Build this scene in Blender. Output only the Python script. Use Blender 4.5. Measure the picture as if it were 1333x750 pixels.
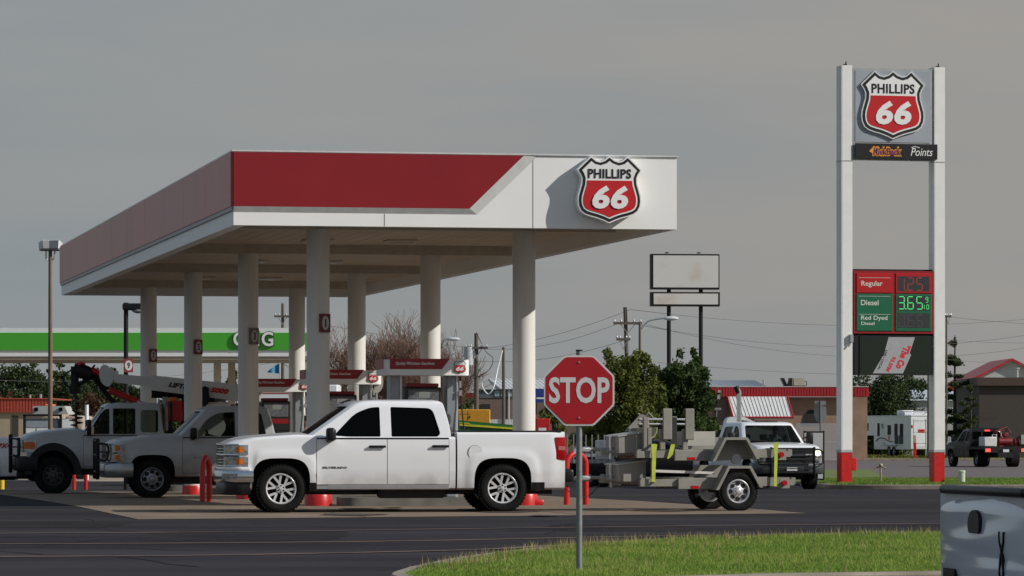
import bpy, bmesh, math, random
import numpy as np
from mathutils import Vector, Matrix
from mathutils.noise import noise as mnoise
R = math.radians
PI = math.pi
random.seed(7)
for o in list(bpy.data.objects):
    bpy.data.objects.remove(o)
SC = bpy.context.scene
COL = SC.collection

# ------------------------------------------------------------ camera
F = 5200.0           # focal length in photo pixels (photo 1333 x 750)
HOR = 562.0          # horizon row in the photo
CX = 666.5
CAMZ = 1.33
cam_d = bpy.data.cameras.new('camera')
cam = bpy.data.objects.new('camera', cam_d)
COL.objects.link(cam)
cam.location = (0, 0, CAMZ)
cam.rotation_euler = (PI / 2, 0, 0)
cam_d.sensor_width = 36
cam_d.lens = 36 * F / 1333.0
cam_d.shift_y = (HOR - 375) / 1333.0
cam_d.clip_start = 0.5
cam_d.clip_end = 6000
SC.camera = cam

# ------------------------------------------------------------ light
SUN_EL = R(31)
sdir = Vector((0.957, -0.29, 0)).normalized() * math.cos(SUN_EL)
sdir.z = math.sin(SUN_EL)
sun_d = bpy.data.lights.new('sun', 'SUN')
sun_d.energy = 4.3
sun_d.angle = R(0.5)
sun_d.color = (1.0, 0.95, 0.88)
sun = bpy.data.objects.new('sun', sun_d)
COL.objects.link(sun)
sun.rotation_euler = sdir.to_track_quat('Z', 'Y').to_euler()
sun.location = (60, -20, 60)

world = bpy.data.worlds.new('World')
SC.world = world
world.use_nodes = True
nt = world.node_tree
nt.nodes.clear()
out = nt.nodes.new('ShaderNodeOutputWorld')
bg = nt.nodes.new('ShaderNodeBackground')
bg.inputs['Strength'].default_value = 0.104
sky = nt.nodes.new('ShaderNodeTexSky')
sky.sky_type = 'NISHITA'
sky.sun_disc = False
sky.sun_elevation = SUN_EL
sky.sun_rotation = math.atan2(sdir.x, sdir.y)
sky.dust_density = 5.0
sky.air_density = 1.0
tc = nt.nodes.new('ShaderNodeTexCoord')
mp = nt.nodes.new('ShaderNodeMapping')
mp.inputs['Scale'].default_value = (4.0, 4.0, 26)
mp.inputs['Location'].default_value = (0.35, 0, 0.1)
nz = nt.nodes.new('ShaderNodeTexNoise')
nz.inputs['Scale'].default_value = 1.6
nz.inputs['Detail'].default_value = 6
nz.inputs['Roughness'].default_value = 0.5
cr = nt.nodes.new('ShaderNodeValToRGB')          # high thin overcast: slightly bluer gaps, warmer veil
cr.color_ramp.elements[0].position = 0.36
cr.color_ramp.elements[0].color = (2.90, 3.02, 3.10, 1)
cr.color_ramp.elements[1].position = 0.66
cr.color_ramp.elements[1].color = (3.32, 3.23, 3.12, 1)
mx = nt.nodes.new('ShaderNodeMix')
mx.data_type = 'RGBA'
mx.inputs[0].default_value = 0.93
nt.links.new(tc.outputs['Generated'], mp.inputs['Vector'])
nt.links.new(mp.outputs['Vector'], nz.inputs['Vector'])
nt.links.new(nz.outputs['Fac'], cr.inputs['Fac'])
nt.links.new(sky.outputs['Color'], mx.inputs[6])
nt.links.new(cr.outputs['Color'], mx.inputs[7])
# clearer, bluer sky overhead; veil slightly bluer away from the sun
sx = nt.nodes.new('ShaderNodeSeparateXYZ')
nt.links.new(tc.outputs['Generated'], sx.inputs[0])
mr = nt.nodes.new('ShaderNodeMapRange')
mr.inputs['From Min'].default_value = 0.10
mr.inputs['From Max'].default_value = 0.65
nt.links.new(sx.outputs['Z'], mr.inputs['Value'])
m2 = nt.nodes.new('ShaderNodeMix')
m2.data_type = 'RGBA'
m2.inputs[7].default_value = (1.75, 2.45, 3.45, 1)
nt.links.new(mr.outputs[0], m2.inputs[0])
mr2 = nt.nodes.new('ShaderNodeMapRange')
mr2.inputs['From Min'].default_value = -0.16
mr2.inputs['From Max'].default_value = 0.12
nt.links.new(sx.outputs['X'], mr2.inputs['Value'])
m3 = nt.nodes.new('ShaderNodeMix')
m3.data_type = 'RGBA'
m3.blend_type = 'MULTIPLY'
m3.inputs[0].default_value = 1.0
m4 = nt.nodes.new('ShaderNodeMix')
m4.data_type = 'RGBA'
m4.inputs[6].default_value = (0.86, 0.95, 1.01, 1)
m4.inputs[7].default_value = (1.03, 1.0, 0.965, 1)
nt.links.new(mr2.outputs[0], m4.inputs[0])
nt.links.new(mx.outputs[2], m3.inputs[6])
nt.links.new(m4.outputs[2], m3.inputs[7])
nt.links.new(m3.outputs[2], m2.inputs[6])
nt.links.new(m2.outputs[2], bg.inputs['Color'])
nt.links.new(bg.outputs[0], out.inputs[0])

SC.view_settings.view_transform = 'Standard'
SC.view_settings.look = 'None'
SC.view_settings.gamma = 1
SC.view_settings.exposure = 0.0
SC.view_settings.use_curve_mapping = False

# ------------------------------------------------------------ geometry helpers
GN = [(-60, 0.0), (70, 0.0), (78, -.03), (84, -.07), (93, -.12), (100, -.18), (108, -.27),
      (118, -.37), (125, -.41), (140, -.45), (200, -.5), (3500, -.5)]


def gz(y):
    for (a, za), (b, zb) in zip(GN, GN[1:]):
        if y <= b:
            return za + (zb - za) * max(0, (y - a)) / (b - a)
    return -.5


def P(px, py, Y):
    return Vector(((px - CX) / F * Y, Y, CAMZ + (HOR - py) / F * Y))


def XP(px, Y):
    return (px - CX) / F * Y


def ZP(py, Y):
    return CAMZ + (HOR - py) / F * Y


def base(px, Y):
    return (XP(px, Y), Y, gz(Y))


MATS = {}


def mat(name, col, rough=0.6, metal=0.0, var=0.08, scale=6.0, bump=0.0, bscale=40.0, coat=0.0,
        emit=None, es=0.0, col2=None, stretch=(1, 1, 1), spec=0.5, lo=0.3, hi=0.7, detail=4):
    if name in MATS:
        return MATS[name]
    m = bpy.data.materials.new(name)
    m.use_nodes = True
    t = m.node_tree
    b = t.nodes['Principled BSDF']
    b.inputs['Roughness'].default_value = rough
    b.inputs['Metallic'].default_value = metal
    b.inputs['Specular IOR Level'].default_value = spec
    if coat:
        b.inputs['Coat Weight'].default_value = coat
        b.inputs['Coat Roughness'].default_value = 0.08
    tcn = t.nodes.new('ShaderNodeTexCoord')
    mpn = t.nodes.new('ShaderNodeMapping')
    mpn.inputs['Scale'].default_value = stretch
    t.links.new(tcn.outputs['Object'], mpn.inputs['Vector'])
    n = t.nodes.new('ShaderNodeTexNoise')
    n.inputs['Scale'].default_value = scale
    n.inputs['Detail'].default_value = detail
    t.links.new(mpn.outputs['Vector'], n.inputs['Vector'])
    r = t.nodes.new('ShaderNodeValToRGB')
    r.color_ramp.elements[0].position = lo
    r.color_ramp.elements[1].position = hi
    c = tuple(col)
    if col2 is None:
        a = tuple(max(0, x * (1 - var)) for x in c)
        d = tuple(min(1, x * (1 + var)) for x in c)
    else:
        a, d = c, tuple(col2)
    r.color_ramp.elements[0].color = a + (1,)
    r.color_ramp.elements[1].color = d + (1,)
    t.links.new(n.outputs['Fac'], r.inputs['Fac'])
    t.links.new(r.outputs['Color'], b.inputs['Base Color'])
    if bump:
        n2 = t.nodes.new('ShaderNodeTexNoise')
        n2.inputs['Scale'].default_value = bscale
        n2.inputs['Detail'].default_value = 3
        t.links.new(mpn.outputs['Vector'], n2.inputs['Vector'])
        bp = t.nodes.new('ShaderNodeBump')
        bp.inputs['Strength'].default_value = bump
        bp.inputs['Distance'].default_value = 0.02
        t.links.new(n2.outputs['Fac'], bp.inputs['Height'])
        t.links.new(bp.outputs['Normal'], b.inputs['Normal'])
    if emit:
        b.inputs['Emission Color'].default_value = tuple(emit) + (1,)
        b.inputs['Emission Strength'].default_value = es
    MATS[name] = m
    return m


def grime(m, zlo=.35, zhi=.80, col=(.20, .16, .12), amt=.75):
    """road dirt thrown up along the lower body, broken up by noise"""
    t = m.node_tree
    b = t.nodes['Principled BSDF']
    src = [l.from_socket for l in t.links if l.to_socket == b.inputs['Base Color']][0]
    tcn = t.nodes.new('ShaderNodeTexCoord')
    sp = t.nodes.new('ShaderNodeSeparateXYZ')
    t.links.new(tcn.outputs['Object'], sp.inputs[0])
    n = t.nodes.new('ShaderNodeTexNoise')
    n.inputs['Scale'].default_value = 3.5
    n.inputs['Detail'].default_value = 8
    t.links.new(tcn.outputs['Object'], n.inputs['Vector'])
    a = t.nodes.new('ShaderNodeMath'); a.operation = 'MULTIPLY_ADD'
    a.inputs[1].default_value = .55; a.inputs[2].default_value = -.27
    t.links.new(n.outputs['Fac'], a.inputs[0])
    s2 = t.nodes.new('ShaderNodeMath'); s2.operation = 'ADD'
    t.links.new(sp.outputs['Z'], s2.inputs[0]); t.links.new(a.outputs[0], s2.inputs[1])
    mr_ = t.nodes.new('ShaderNodeMapRange')
    mr_.inputs['From Min'].default_value = zhi; mr_.inputs['From Max'].default_value = zlo
    mr_.inputs['To Max'].default_value = amt
    t.links.new(s2.outputs[0], mr_.inputs['Value'])
    mxn = t.nodes.new('ShaderNodeMix'); mxn.data_type = 'RGBA'
    mxn.inputs[7].default_value = tuple(col) + (1,)
    t.links.new(mr_.outputs[0], mxn.inputs[0]); t.links.new(src, mxn.inputs[6])
    t.links.new(mxn.outputs[2], b.inputs['Base Color'])


def glass_mat(name, tint=0.25, col=(0.02, 0.025, 0.025)):
    if name in MATS:
        return MATS[name]
    m = bpy.data.materials.new(name)
    m.use_nodes = True
    t = m.node_tree
    b = t.nodes['Principled BSDF']
    b.inputs['Base Color'].default_value = tuple(col) + (1,)
    b.inputs['Roughness'].default_value = 0.03
    tr = t.nodes.new('ShaderNodeBsdfTransparent')
    tr.inputs['Color'].default_value = (tint, tint * 1.05, tint, 1)
    fr = t.nodes.new('ShaderNodeFresnel')
    fr.inputs['IOR'].default_value = 1.5
    mt = t.nodes.new('ShaderNodeMath')
    mt.operation = 'MULTIPLY_ADD'
    mt.inputs[1].default_value = 1.0
    mt.inputs[2].default_value = 0.06
    ms = t.nodes.new('ShaderNodeMixShader')
    t.links.new(fr.outputs[0], mt.inputs[0])
    t.links.new(mt.outputs[0], ms.inputs[0])
    t.links.new(tr.outputs[0], ms.inputs[1])
    t.links.new(b.outputs[0], ms.inputs[2])
    t.links.new(ms.outputs[0], t.nodes['Material Output'].inputs[0])
    MATS[name] = m
    return m


def tag(o, label=None, cat=None, group=None, kind=None):
    if label:
        o['label'] = label
    if cat:
        o['category'] = cat
    if group:
        o['group'] = group
    if kind:
        o['kind'] = kind
    return o


def thing(name, label, cat, loc=(0, 0, 0), rz=0.0, group=None):
    o = bpy.data.objects.new(name, None)
    o.empty_display_size = 0.3
    COL.objects.link(o)
    o.location = loc
    o.rotation_euler = (0, 0, rz)
    return tag(o, label, cat, group)


def copy_tree(o, parent=None):
    c = o.copy()
    COL.objects.link(c)
    if parent is not None:
        c.parent = parent
    for ch in [x for x in bpy.data.objects if x.parent == o]:
        copy_tree(ch, c)
    return c


def text_geo(s, shear=0.0, bold=0.0, extrude=0.0, spacing=1.0):
    cu = bpy.data.curves.new('txt', 'FONT')
    cu.body = s
    cu.size = 1
    cu.shear = shear
    cu.offset = bold
    cu.extrude = extrude
    cu.space_character = spacing
    cu.resolution_u = 3
    ob = bpy.data.objects.new('txt', cu)
    COL.objects.link(ob)
    dg = bpy.context.evaluated_depsgraph_get()
    me = bpy.data.meshes.new_from_object(ob.evaluated_get(dg))
    vs = [v.co.copy() for v in me.vertices]
    fs = [tuple(p.vertices) for p in me.polygons]
    bpy.data.objects.remove(ob)
    bpy.data.meshes.remove(me)
    bpy.data.curves.remove(cu)
    return vs, fs


class MB:
    def __init__(s):
        s.v = []
        s.f = []
        s.m = []

    def add(s, vs, fs, mi=0, M=None):
        k = len(s.v)
        for p in vs:
            p = Vector(p)
            if M is not None:
                p = M @ p
            s.v.append(tuple(p))
        for q in fs:
            s.f.append(tuple(i + k for i in q))
            s.m.append(mi)
        return s

    def box(s, x0, x1, y0, y1, z0, z1, mi=0, M=None, bev=0.0, seg=1):
        if x0 > x1: x0, x1 = x1, x0
        if y0 > y1: y0, y1 = y1, y0
        if z0 > z1: z0, z1 = z1, z0
        if bev <= 0:
            vs = [(x, y, z) for x in (x0, x1) for y in (y0, y1) for z in (z0, z1)]
            fs = [(0, 1, 3, 2), (4, 6, 7, 5), (0, 4, 5, 1), (2, 3, 7, 6), (0, 2, 6, 4), (1, 5, 7, 3)]
            return s.add(vs, fs, mi, M)
        bm = bmesh.new()
        bmesh.ops.create_cube(bm, size=1)
        for v in bm.verts:
            v.co = Vector(((x0 + x1) / 2 + v.co.x * (x1 - x0), (y0 + y1) / 2 + v.co.y * (y1 - y0),
                           (z0 + z1) / 2 + v.co.z * (z1 - z0)))
        bev = min(bev, 0.49 * min(x1 - x0, y1 - y0, z1 - z0))
        bmesh.ops.bevel(bm, geom=list(bm.edges), offset=bev, segments=seg, profile=0.5, affect='EDGES')
        s.bm(bm, mi, M)
        return s

    def bm(s, bm, mi=0, M=None):
        bm.verts.ensure_lookup_table()
        bm.verts.index_update()
        s.add([v.co.copy() for v in bm.verts], [tuple(v.index for v in f.verts) for f in bm.faces], mi, M)
        bm.free()
        return s

    def tube(s, pts, r, n=10, mi=0, M=None, caps=True, closed=False):
        pts = [Vector(p) for p in pts]
        L = len(pts)
        rs = r if isinstance(r, (list, tuple)) else [r] * L
        vs, fs = [], []
        up = None
        for i, p in enumerate(pts):
            if closed:
                d = pts[(i + 1) % L] - pts[i - 1]
            else:
                d = pts[min(i + 1, L - 1)] - pts[max(i - 1, 0)]
            d.normalize()
            if up is None:
                up = Vector((0, 0, 1)) if abs(d.z) < 0.9 else Vector((1, 0, 0))
            a = d.cross(up)
            a.normalize()
            b = a.cross(d)
            up = b
            for k in range(n):
                t = 2 * PI * k / n
                vs.append(p + (a * math.cos(t) + b * math.sin(t)) * rs[i])
        rng = L if closed else L - 1
        for i in range(rng):
            j = (i + 1) % L
            for k in range(n):
                k2 = (k + 1) % n
                fs.append((i * n + k, i * n + k2, j * n + k2, j * n + k))
        if caps and not closed:
            fs.append(tuple(range(n - 1, -1, -1)))
            fs.append(tuple((L - 1) * n + k for k in range(n)))
        return s.add(vs, fs, mi, M)

    def cyl(s, p0, p1, r, n=16, mi=0, M=None):
        return s.tube([p0, p1], r, n, mi, M)

    def prism(s, poly, y0, y1, mi=0, M=None, axis='y'):
        n = len(poly)
        vs = []
        for y in (y0, y1):
            for a, b in poly:
                if axis == 'y':
                    vs.append((a, y, b))
                elif axis == 'x':
                    vs.append((y, a, b))
                else:
                    vs.append((a, b, y))
        fs = [tuple(range(n)), tuple(range(2 * n - 1, n - 1, -1))]
        for i in range(n):
            j = (i + 1) % n
            fs.append((i, i + n, j + n, j))
        return s.add(vs, fs, mi, M)

    def lathe(s, prof, n=32, mi=0, M=None, axis='z', closed=False):
        vs, fs = [], []
        L = len(prof)
        for r, z in prof:
            for k in range(n):
                t = 2 * PI * k / n
                c, q = r * math.cos(t), r * math.sin(t)
                vs.append((c, q, z) if axis == 'z' else ((c, z, q) if axis == 'y' else (z, c, q)))
        for i in range(L if closed else L - 1):
            j = (i + 1) % L
            for k in range(n):
                k2 = (k + 1) % n
                fs.append((i * n + k, i * n + k2, j * n + k2, j * n + k))
        if not closed:
            if prof[0][0] > 1e-5:
                fs.append(tuple(range(n - 1, -1, -1)))
            if prof[-1][0] > 1e-5:
                fs.append(tuple((L - 1) * n + k for k in range(n)))
        return s.add(vs, fs, mi, M)

    def sphere(s, c, r, n=12, mi=0, M=None, sc=(1, 1, 1)):
        prof = [(max(1e-6, r * math.sin(PI * i / n)), -r * math.cos(PI * i / n)) for i in range(n + 1)]
        T = Matrix.Translation(Vector(c)) @ Matrix.Diagonal((sc[0], sc[1], sc[2], 1))
        return s.lathe(prof, n * 2, mi, (M @ T) if M is not None else T)

    def text(s, st, cx, cz, w, h, y, shear=0.0, bold=0.0, ext=0.0, mi=0, M=None, spacing=1.0, rot=0.0):
        """lettering in the x-z plane facing -y, fitted to w x h, centred at cx, cz"""
        vs, fs = text_geo(st, shear, bold, ext, spacing)
        if not vs:
            return s
        x0 = min(v.x for v in vs); x1 = max(v.x for v in vs)
        y0 = min(v.y for v in vs); y1 = max(v.y for v in vs)
        sx = w / (x1 - x0)
        sy = h / (y1 - y0)
        o = []
        for v in vs:
            a = (v.x - (x0 + x1) / 2) * sx
            b = (v.y - (y0 + y1) / 2) * sy
            a, b = a * math.cos(rot) - b * math.sin(rot), a * math.sin(rot) + b * math.cos(rot)
            o.append((cx + a, y - v.z, cz + b))
        return s.add(o, fs, mi, M)

    def build(s, name, mats, parent=None, smooth=None, weld=False):
        me = bpy.data.meshes.new(name)
        me.from_pydata(s.v, [], s.f)
        if not isinstance(mats, (list, tuple)):
            mats = [mats]
        for m in mats:
            me.materials.append(m)
        me.polygons.foreach_set('material_index', s.m)
        bm = bmesh.new()
        bm.from_mesh(me)
        if weld:
            bmesh.ops.remove_doubles(bm, verts=bm.verts, dist=1e-4)
        bmesh.ops.recalc_face_normals(bm, faces=bm.faces)
        bm.to_mesh(me)
        bm.free()
        if smooth:
            for p in me.polygons:
                p.use_smooth = True
            me.set_sharp_from_angle(angle=R(smooth))
        me.update()
        o = bpy.data.objects.new(name, me)
        COL.objects.link(o)
        if parent is not None:
            o.parent = parent
        return o


def raw_obj(name, me, m, parent=None):
    me.materials.append(m)
    o = bpy.data.objects.new(name, me)
    COL.objects.link(o)
    if parent is not None:
        o.parent = parent
    return o


def round_poly(pts, r, seg=4):
    out_ = []
    n = len(pts)
    rs = r if isinstance(r, (list, tuple)) else [r] * n
    for i in range(n):
        p = Vector(pts[i]).to_2d() if len(pts[i]) > 2 else Vector(pts[i])
        a = Vector(pts[i - 1]) - p
        b = Vector(pts[(i + 1) % n]) - p
        q = min(rs[i], a.length * .45, b.length * .45)
        a.normalize(); b.normalize()
        p0 = p + a * q
        p1 = p + b * q
        for k in range(seg + 1):
            t = k / seg
            out_.append(tuple((1 - t) ** 2 * p0 + 2 * t * (1 - t) * p + t * t * p1))
    return out_


def bool_cut(mb, mats, cutters, name, parent, smooth=30):
    """subtract every cutter (an MB, material index taken from its faces) from mb"""
    o = mb.build('tmp_body', mats, None)
    tmp = []
    for i, c in enumerate(cutters):
        k = c.build('tmp_cut', mats, None)
        tmp.append(k)
        md = o.modifiers.new('b%d' % i, 'BOOLEAN')
        md.operation = 'DIFFERENCE'
        md.solver = 'EXACT'
        md.object = k
        try:
            md.material_mode = 'INDEX'
        except Exception:
            pass
    dg = bpy.context.evaluated_depsgraph_get()
    dg.update()
    me = bpy.data.meshes.new_from_object(o.evaluated_get(dg))
    me.name = name
    for k in tmp + [o]:
        mm = k.data
        bpy.data.objects.remove(k)
        bpy.data.meshes.remove(mm)
    for p in me.polygons:
        p.use_smooth = True
    me.set_sharp_from_angle(angle=R(smooth))
    r = bpy.data.objects.new(name, me)
    COL.objects.link(r)
    if parent is not None:
        r.parent = parent
    return r


def drape(name, poly, dz, m, kind='structure', thick=0.0):
    bm = bmesh.new()
    bm.faces.new([bm.verts.new((x, y, 0)) for x, y in poly])
    for y, _ in GN[1:-1]:
        bmesh.ops.bisect_plane(bm, geom=bm.verts[:] + bm.edges[:] + bm.faces[:], plane_co=(0, y, 0), plane_no=(0, 1, 0))
    for v in bm.verts:
        v.co.z = gz(v.co.y) + dz
    bmesh.ops.recalc_face_normals(bm, faces=bm.faces)
    if sum(f.normal.z for f in bm.faces) < 0:
        bmesh.ops.reverse_faces(bm, faces=bm.faces)
    if thick:
        ex = bmesh.ops.extrude_face_region(bm, geom=bm.faces[:])
        for v in [g for g in ex['geom'] if isinstance(g, bmesh.types.BMVert)]:
            v.co.z -= thick
        bmesh.ops.recalc_face_normals(bm, faces=bm.faces)
    me = bpy.data.meshes.new(name)
    bm.to_mesh(me)
    bm.free()
    o = raw_obj(name, me, m)
    if kind:
        o['kind'] = kind
    return o


def strip_poly(line, w):
    """polygon of a ribbon of width w along a ground polyline"""
    a, b = [], []
    n = len(line)
    for i, p in enumerate(line):
        d = Vector(line[min(i + 1, n - 1)]) - Vector(line[max(i - 1, 0)])
        d.normalize()
        q = Vector((-d.y, d.x)) * w / 2
        a.append((p[0] + q.x, p[1] + q.y))
        b.append((p[0] - q.x, p[1] - q.y))
    return a + b[::-1]


def smooth_line(pts, k=6):
    out_ = []
    n = len(pts)
    for i in range(n - 1):
        p0 = Vector(pts[max(i - 1, 0)]); p1 = Vector(pts[i]); p2 = Vector(pts[i + 1]); p3 = Vector(pts[min(i + 2, n - 1)])
        for j in range(k):
            t = j / k
            out_.append(tuple(0.5 * ((2 * p1) + (p2 - p0) * t + (2 * p0 - 5 * p1 + 4 * p2 - p3) * t * t + (3 * p1 - p0 - 3 * p2 + p3) * t ** 3)))
    out_.append(tuple(pts[-1]))
    return out_
# ------------------------------------------------------------ shared materials
M_white = mat('white_paint_steel', (0.74, 0.74, 0.72), 0.45, var=.03, scale=3, bump=.05, bscale=8)
M_fwhite = mat('white_fascia', (0.80, 0.80, 0.78), 0.35, var=.02, scale=1.2)
M_fred = mat('red_fascia', (0.235, 0.009, 0.014), 0.35, var=.05, scale=1.0)
M_soffit = mat('bounce_beige_soffit', (0.56, 0.47, 0.36), 0.6, var=.07, scale=1.5)  # white soffit; the warm bounce from the ground is put into its beige
M_column = mat('column_paint', (0.70, 0.69, 0.66), 0.5, col2=(0.62, 0.61, 0.57), scale=2.2, stretch=(2, 2, .35), bump=.05, bscale=6)
M_redpaint = mat('red_enamel', (0.50, 0.015, 0.015), 0.35, var=.15, scale=9)
M_black = mat('black_plastic', (0.010, 0.010, 0.011), 0.5, var=.2, spec=.25)
M_blackmetal = mat('black_metal', (0.012, 0.012, 0.013), 0.5, var=.2, spec=.25)
M_steel = mat('galvanised_steel', (0.45, 0.46, 0.47), 0.4, metal=.7, var=.12, scale=14)
M_chrome = mat('chrome', (0.75, 0.76, 0.78), 0.12, metal=1.0, var=.03)
M_sred = mat('sign_red', (0.50, 0.014, 0.018), 0.35, var=.05)
M_swhite = mat('sign_white', (0.78, 0.78, 0.77), 0.4, var=.02)
M_sblack = mat('sign_black', (0.01, 0.01, 0.012), 0.4, var=.1)
M_silver = mat('sign_silver', (0.31, 0.34, 0.38), 0.35, var=.12, scale=.8)
M_concrete = mat('concrete', (0.235, 0.18, 0.13), 0.9, spec=.15, col2=(0.165, 0.125, 0.095), scale=.8, bump=.25, bscale=30, detail=8)
M_kerb = mat('kerb_concrete', (0.30, 0.26, 0.21), 0.85, col2=(0.17, 0.14, 0.11), scale=2.5, bump=.3, bscale=30, detail=8)
M_asphalt = mat('asphalt', (0.046, 0.043, 0.047), 0.95, col2=(0.020, 0.018, 0.021), scale=.45, bump=.35, bscale=60, stretch=(.25, 1, 1), detail=10, spec=.08)
M_road = mat('old_road', (0.13, 0.105, 0.10), 0.85, col2=(0.10, 0.082, 0.078), scale=.3, bump=.2, bscale=30, stretch=(.2, 1, 1), detail=8)
M_paintline = mat('worn_tan_line', (0.24, 0.15, 0.095), 0.85, col2=(0.07, 0.052, 0.045), scale=1.6, stretch=(.6, 1, 1), detail=8)
M_dirt = mat('dry_ground', (0.17, 0.15, 0.06), 0.95, col2=(0.07, 0.10, 0.025), scale=.12, bump=.3, bscale=3, detail=9)
M_lawn = mat('lawn_soil', (0.14, 0.17, 0.035), 0.95, col2=(0.075, 0.12, 0.02), scale=1.1, bump=.5, bscale=25, detail=9)

# ------------------------------------------------------------ ground
gm = MB()
xs = [-2500, -300, -60, 0, 60, 300, 2500]
ys = [a for a, _ in GN]
vs = [(x, y, gz(y)) for y in ys for x in xs]
nx = len(xs)
fs = [(j * nx + i, j * nx + i + 1, (j + 1) * nx + i + 1, (j + 1) * nx + i) for j in range(len(ys) - 1) for i in range(nx - 1)]
gm.add(vs, fs)
g = gm.build('ground', M_dirt)
g['kind'] = 'structure'
drape('asphalt_lot', [(-70, -20), (45, -20), (45, 121), (45, 143), (-70, 143)], .006, M_asphalt)
drape('road', [(-6, 143.5), (130, 143.5), (130, 250), (-6, 250)], .006, M_road)
drape('road_apron', [(-70, 143), (-6, 143), (-6, 255), (-70, 255)], .006,
      mat('pale_apron', (0.30, 0.25, 0.19), 0.9, col2=(0.2, 0.17, 0.13), scale=.25, detail=8))
U = Vector((math.cos(R(11.1)), math.sin(R(11.1))))
W = Vector((-math.sin(R(11.1)), math.cos(R(11.1))))


def Gp(px, py):
    Y = 80.0
    for _ in range(30):
        Y = (CAMZ - gz(Y)) * F / (py - HOR)
    return Vector((XP(px, Y), Y))


A = Vector((-5.62, 60.1)); B = Vector((4.76, 64.6))
pad = [A, B, B + W * 40 + U * 0.8, A + W * 42]
drape('concrete_pad', [tuple(p) for p in pad], .012, M_concrete)
# saw-cut joints in the pad
M_joint = mat('joint_filler', (0.07, 0.06, 0.05), 0.9)
for k in range(1, 9):
    a = A + W * (4.6 * k); b = a + U * (10.3 + .05 * k)
    o = drape('pad_joint', strip_poly([tuple(a + U * .02), tuple(b - U * .3)], .03), .017, M_joint)
for k in range(1, 3):
    a = A + U * (3.6 * k) + W * (k * .9); b = a + W * 38
    drape('pad_joint', strip_poly([tuple(a), tuple(b)], .03), .016, M_joint)
# three worn tan lines across the lot
for k, (pts, wd) in enumerate([([(-300, 727), (0, 726), (250, 724.5), (500, 720), (640, 716), (720, 711)], .20),
                 ([(-300, 711), (0, 709.5), (300, 708), (560, 705), (800, 700), (1000, 697), (1400, 693)], .17),
                 ([(-300, 697), (0, 695.5), (300, 693.5), (560, 690), (800, 687), (1000, 684.5), (1400, 681)], .18)]):
    line = [tuple(Gp(a, b)) for a, b in pts]
    o = drape('pavement_line', strip_poly(smooth_line(line, 5), wd), .014, M_paintline)

# irregular cracks sealed with tar, stains and tyre tracks
rgc = random.Random(21)
M_crack = mat('crack_seal', (0.012, 0.011, 0.012), .7, spec=.2)
M_stain = mat('oil_stain', (0.07, 0.055, 0.045), .7, col2=(.11, .09, .07), scale=3, spec=.2)
M_patch = mat('asphalt_patch', (0.030, 0.027, 0.029), .95, col2=(.018, .017, .019), scale=.8, spec=.08)
for k in range(16):
    x0, y0 = rgc.uniform(-8, 6), rgc.uniform(43, 60)
    a = rgc.choice([0.1, 2.9, 1.2, -.3]) + rgc.uniform(-.3, .3)
    line = [(x0, y0)]
    for j in range(rgc.randint(5, 11)):
        a += rgc.uniform(-.5, .5)
        line.append((line[-1][0] + math.cos(a) * .45, line[-1][1] + math.sin(a) * 1.0))
    o = drape('pavement_crack', strip_poly(line, rgc.uniform(.03, .07)), .0105, M_crack)
for k, (cx, cy, rx, ry) in enumerate([(-3.4, 51, 1.3, 2.6), (1.5, 55, 1.0, 2.2), (-6.6, 57, 1.1, 2.0)]):
    o = drape('asphalt_patch', [(cx + rx * math.copysign(abs(math.cos(t)) ** .5, math.cos(t)), cy + ry * math.copysign(abs(math.sin(t)) ** .5, math.sin(t))) for t in [2 * PI * i / 20 for i in range(20)]], .0085, M_patch)
for k in range(12):
    c = A + U * rgc.uniform(.8, 9.4) + W * rgc.uniform(.8, 9)
    r_ = rgc.uniform(.15, .55)
    o = drape('oil_stain', [(c.x + r_ * (1 + .3 * math.sin(3 * t + k)) * math.cos(t), c.y + 1.6 * r_ * (1 + .3 * math.cos(2 * t + k)) * math.sin(t)) for t in [2 * PI * i / 18 for i in range(18)]], .0215 + .0004 * k, M_stain)

# ------------------------------------------------------------ front grass island with kerb
far_e = [(-.93, 35.5), (-.49, 38.5), (.27, 41.6), (.79, 43.3), (1.66, 44.8), (2.96, 46.2), (5.1, 48.0), (6.9, 48.7), (12, 49.5)]
near_e = [(12, 37.5), (6, 35.2), (3.6, 34.25), (2.2, 33.7), (1.2, 32.9), (0.4, 32.4), (-.4, 32.3), (-.85, 32.8), (-1.04, 33.8)]
ring = smooth_line(far_e, 5)[:-1] + [(12, 49.5)] + smooth_line(near_e + [far_e[0]], 5)[:-1]
kerb_ring = ring
KH = .13


def inset(ring, d):
    n = len(ring)
    ar = sum(ring[i][0] * ring[(i + 1) % n][1] - ring[(i + 1) % n][0] * ring[i][1] for i in range(n))
    s_ = 1 if ar > 0 else -1
    o = []
    for i in range(n):
        a = Vector(ring[i]) - Vector(ring[i - 1]); b = Vector(ring[(i + 1) % n]) - Vector(ring[i])
        if a.length < 1e-6: a = b
        if b.length < 1e-6: b = a
        na = Vector((-a.y, a.x)).normalized() * s_; nb = Vector((-b.y, b.x)).normalized() * s_
        m = (na + nb)
        if m.length < 1e-6: m = na
        m.normalize()
        q = d / max(.35, m.dot(na))
        o.append((ring[i][0] + m.x * q, ring[i][1] + m.y * q))
    return o


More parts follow.
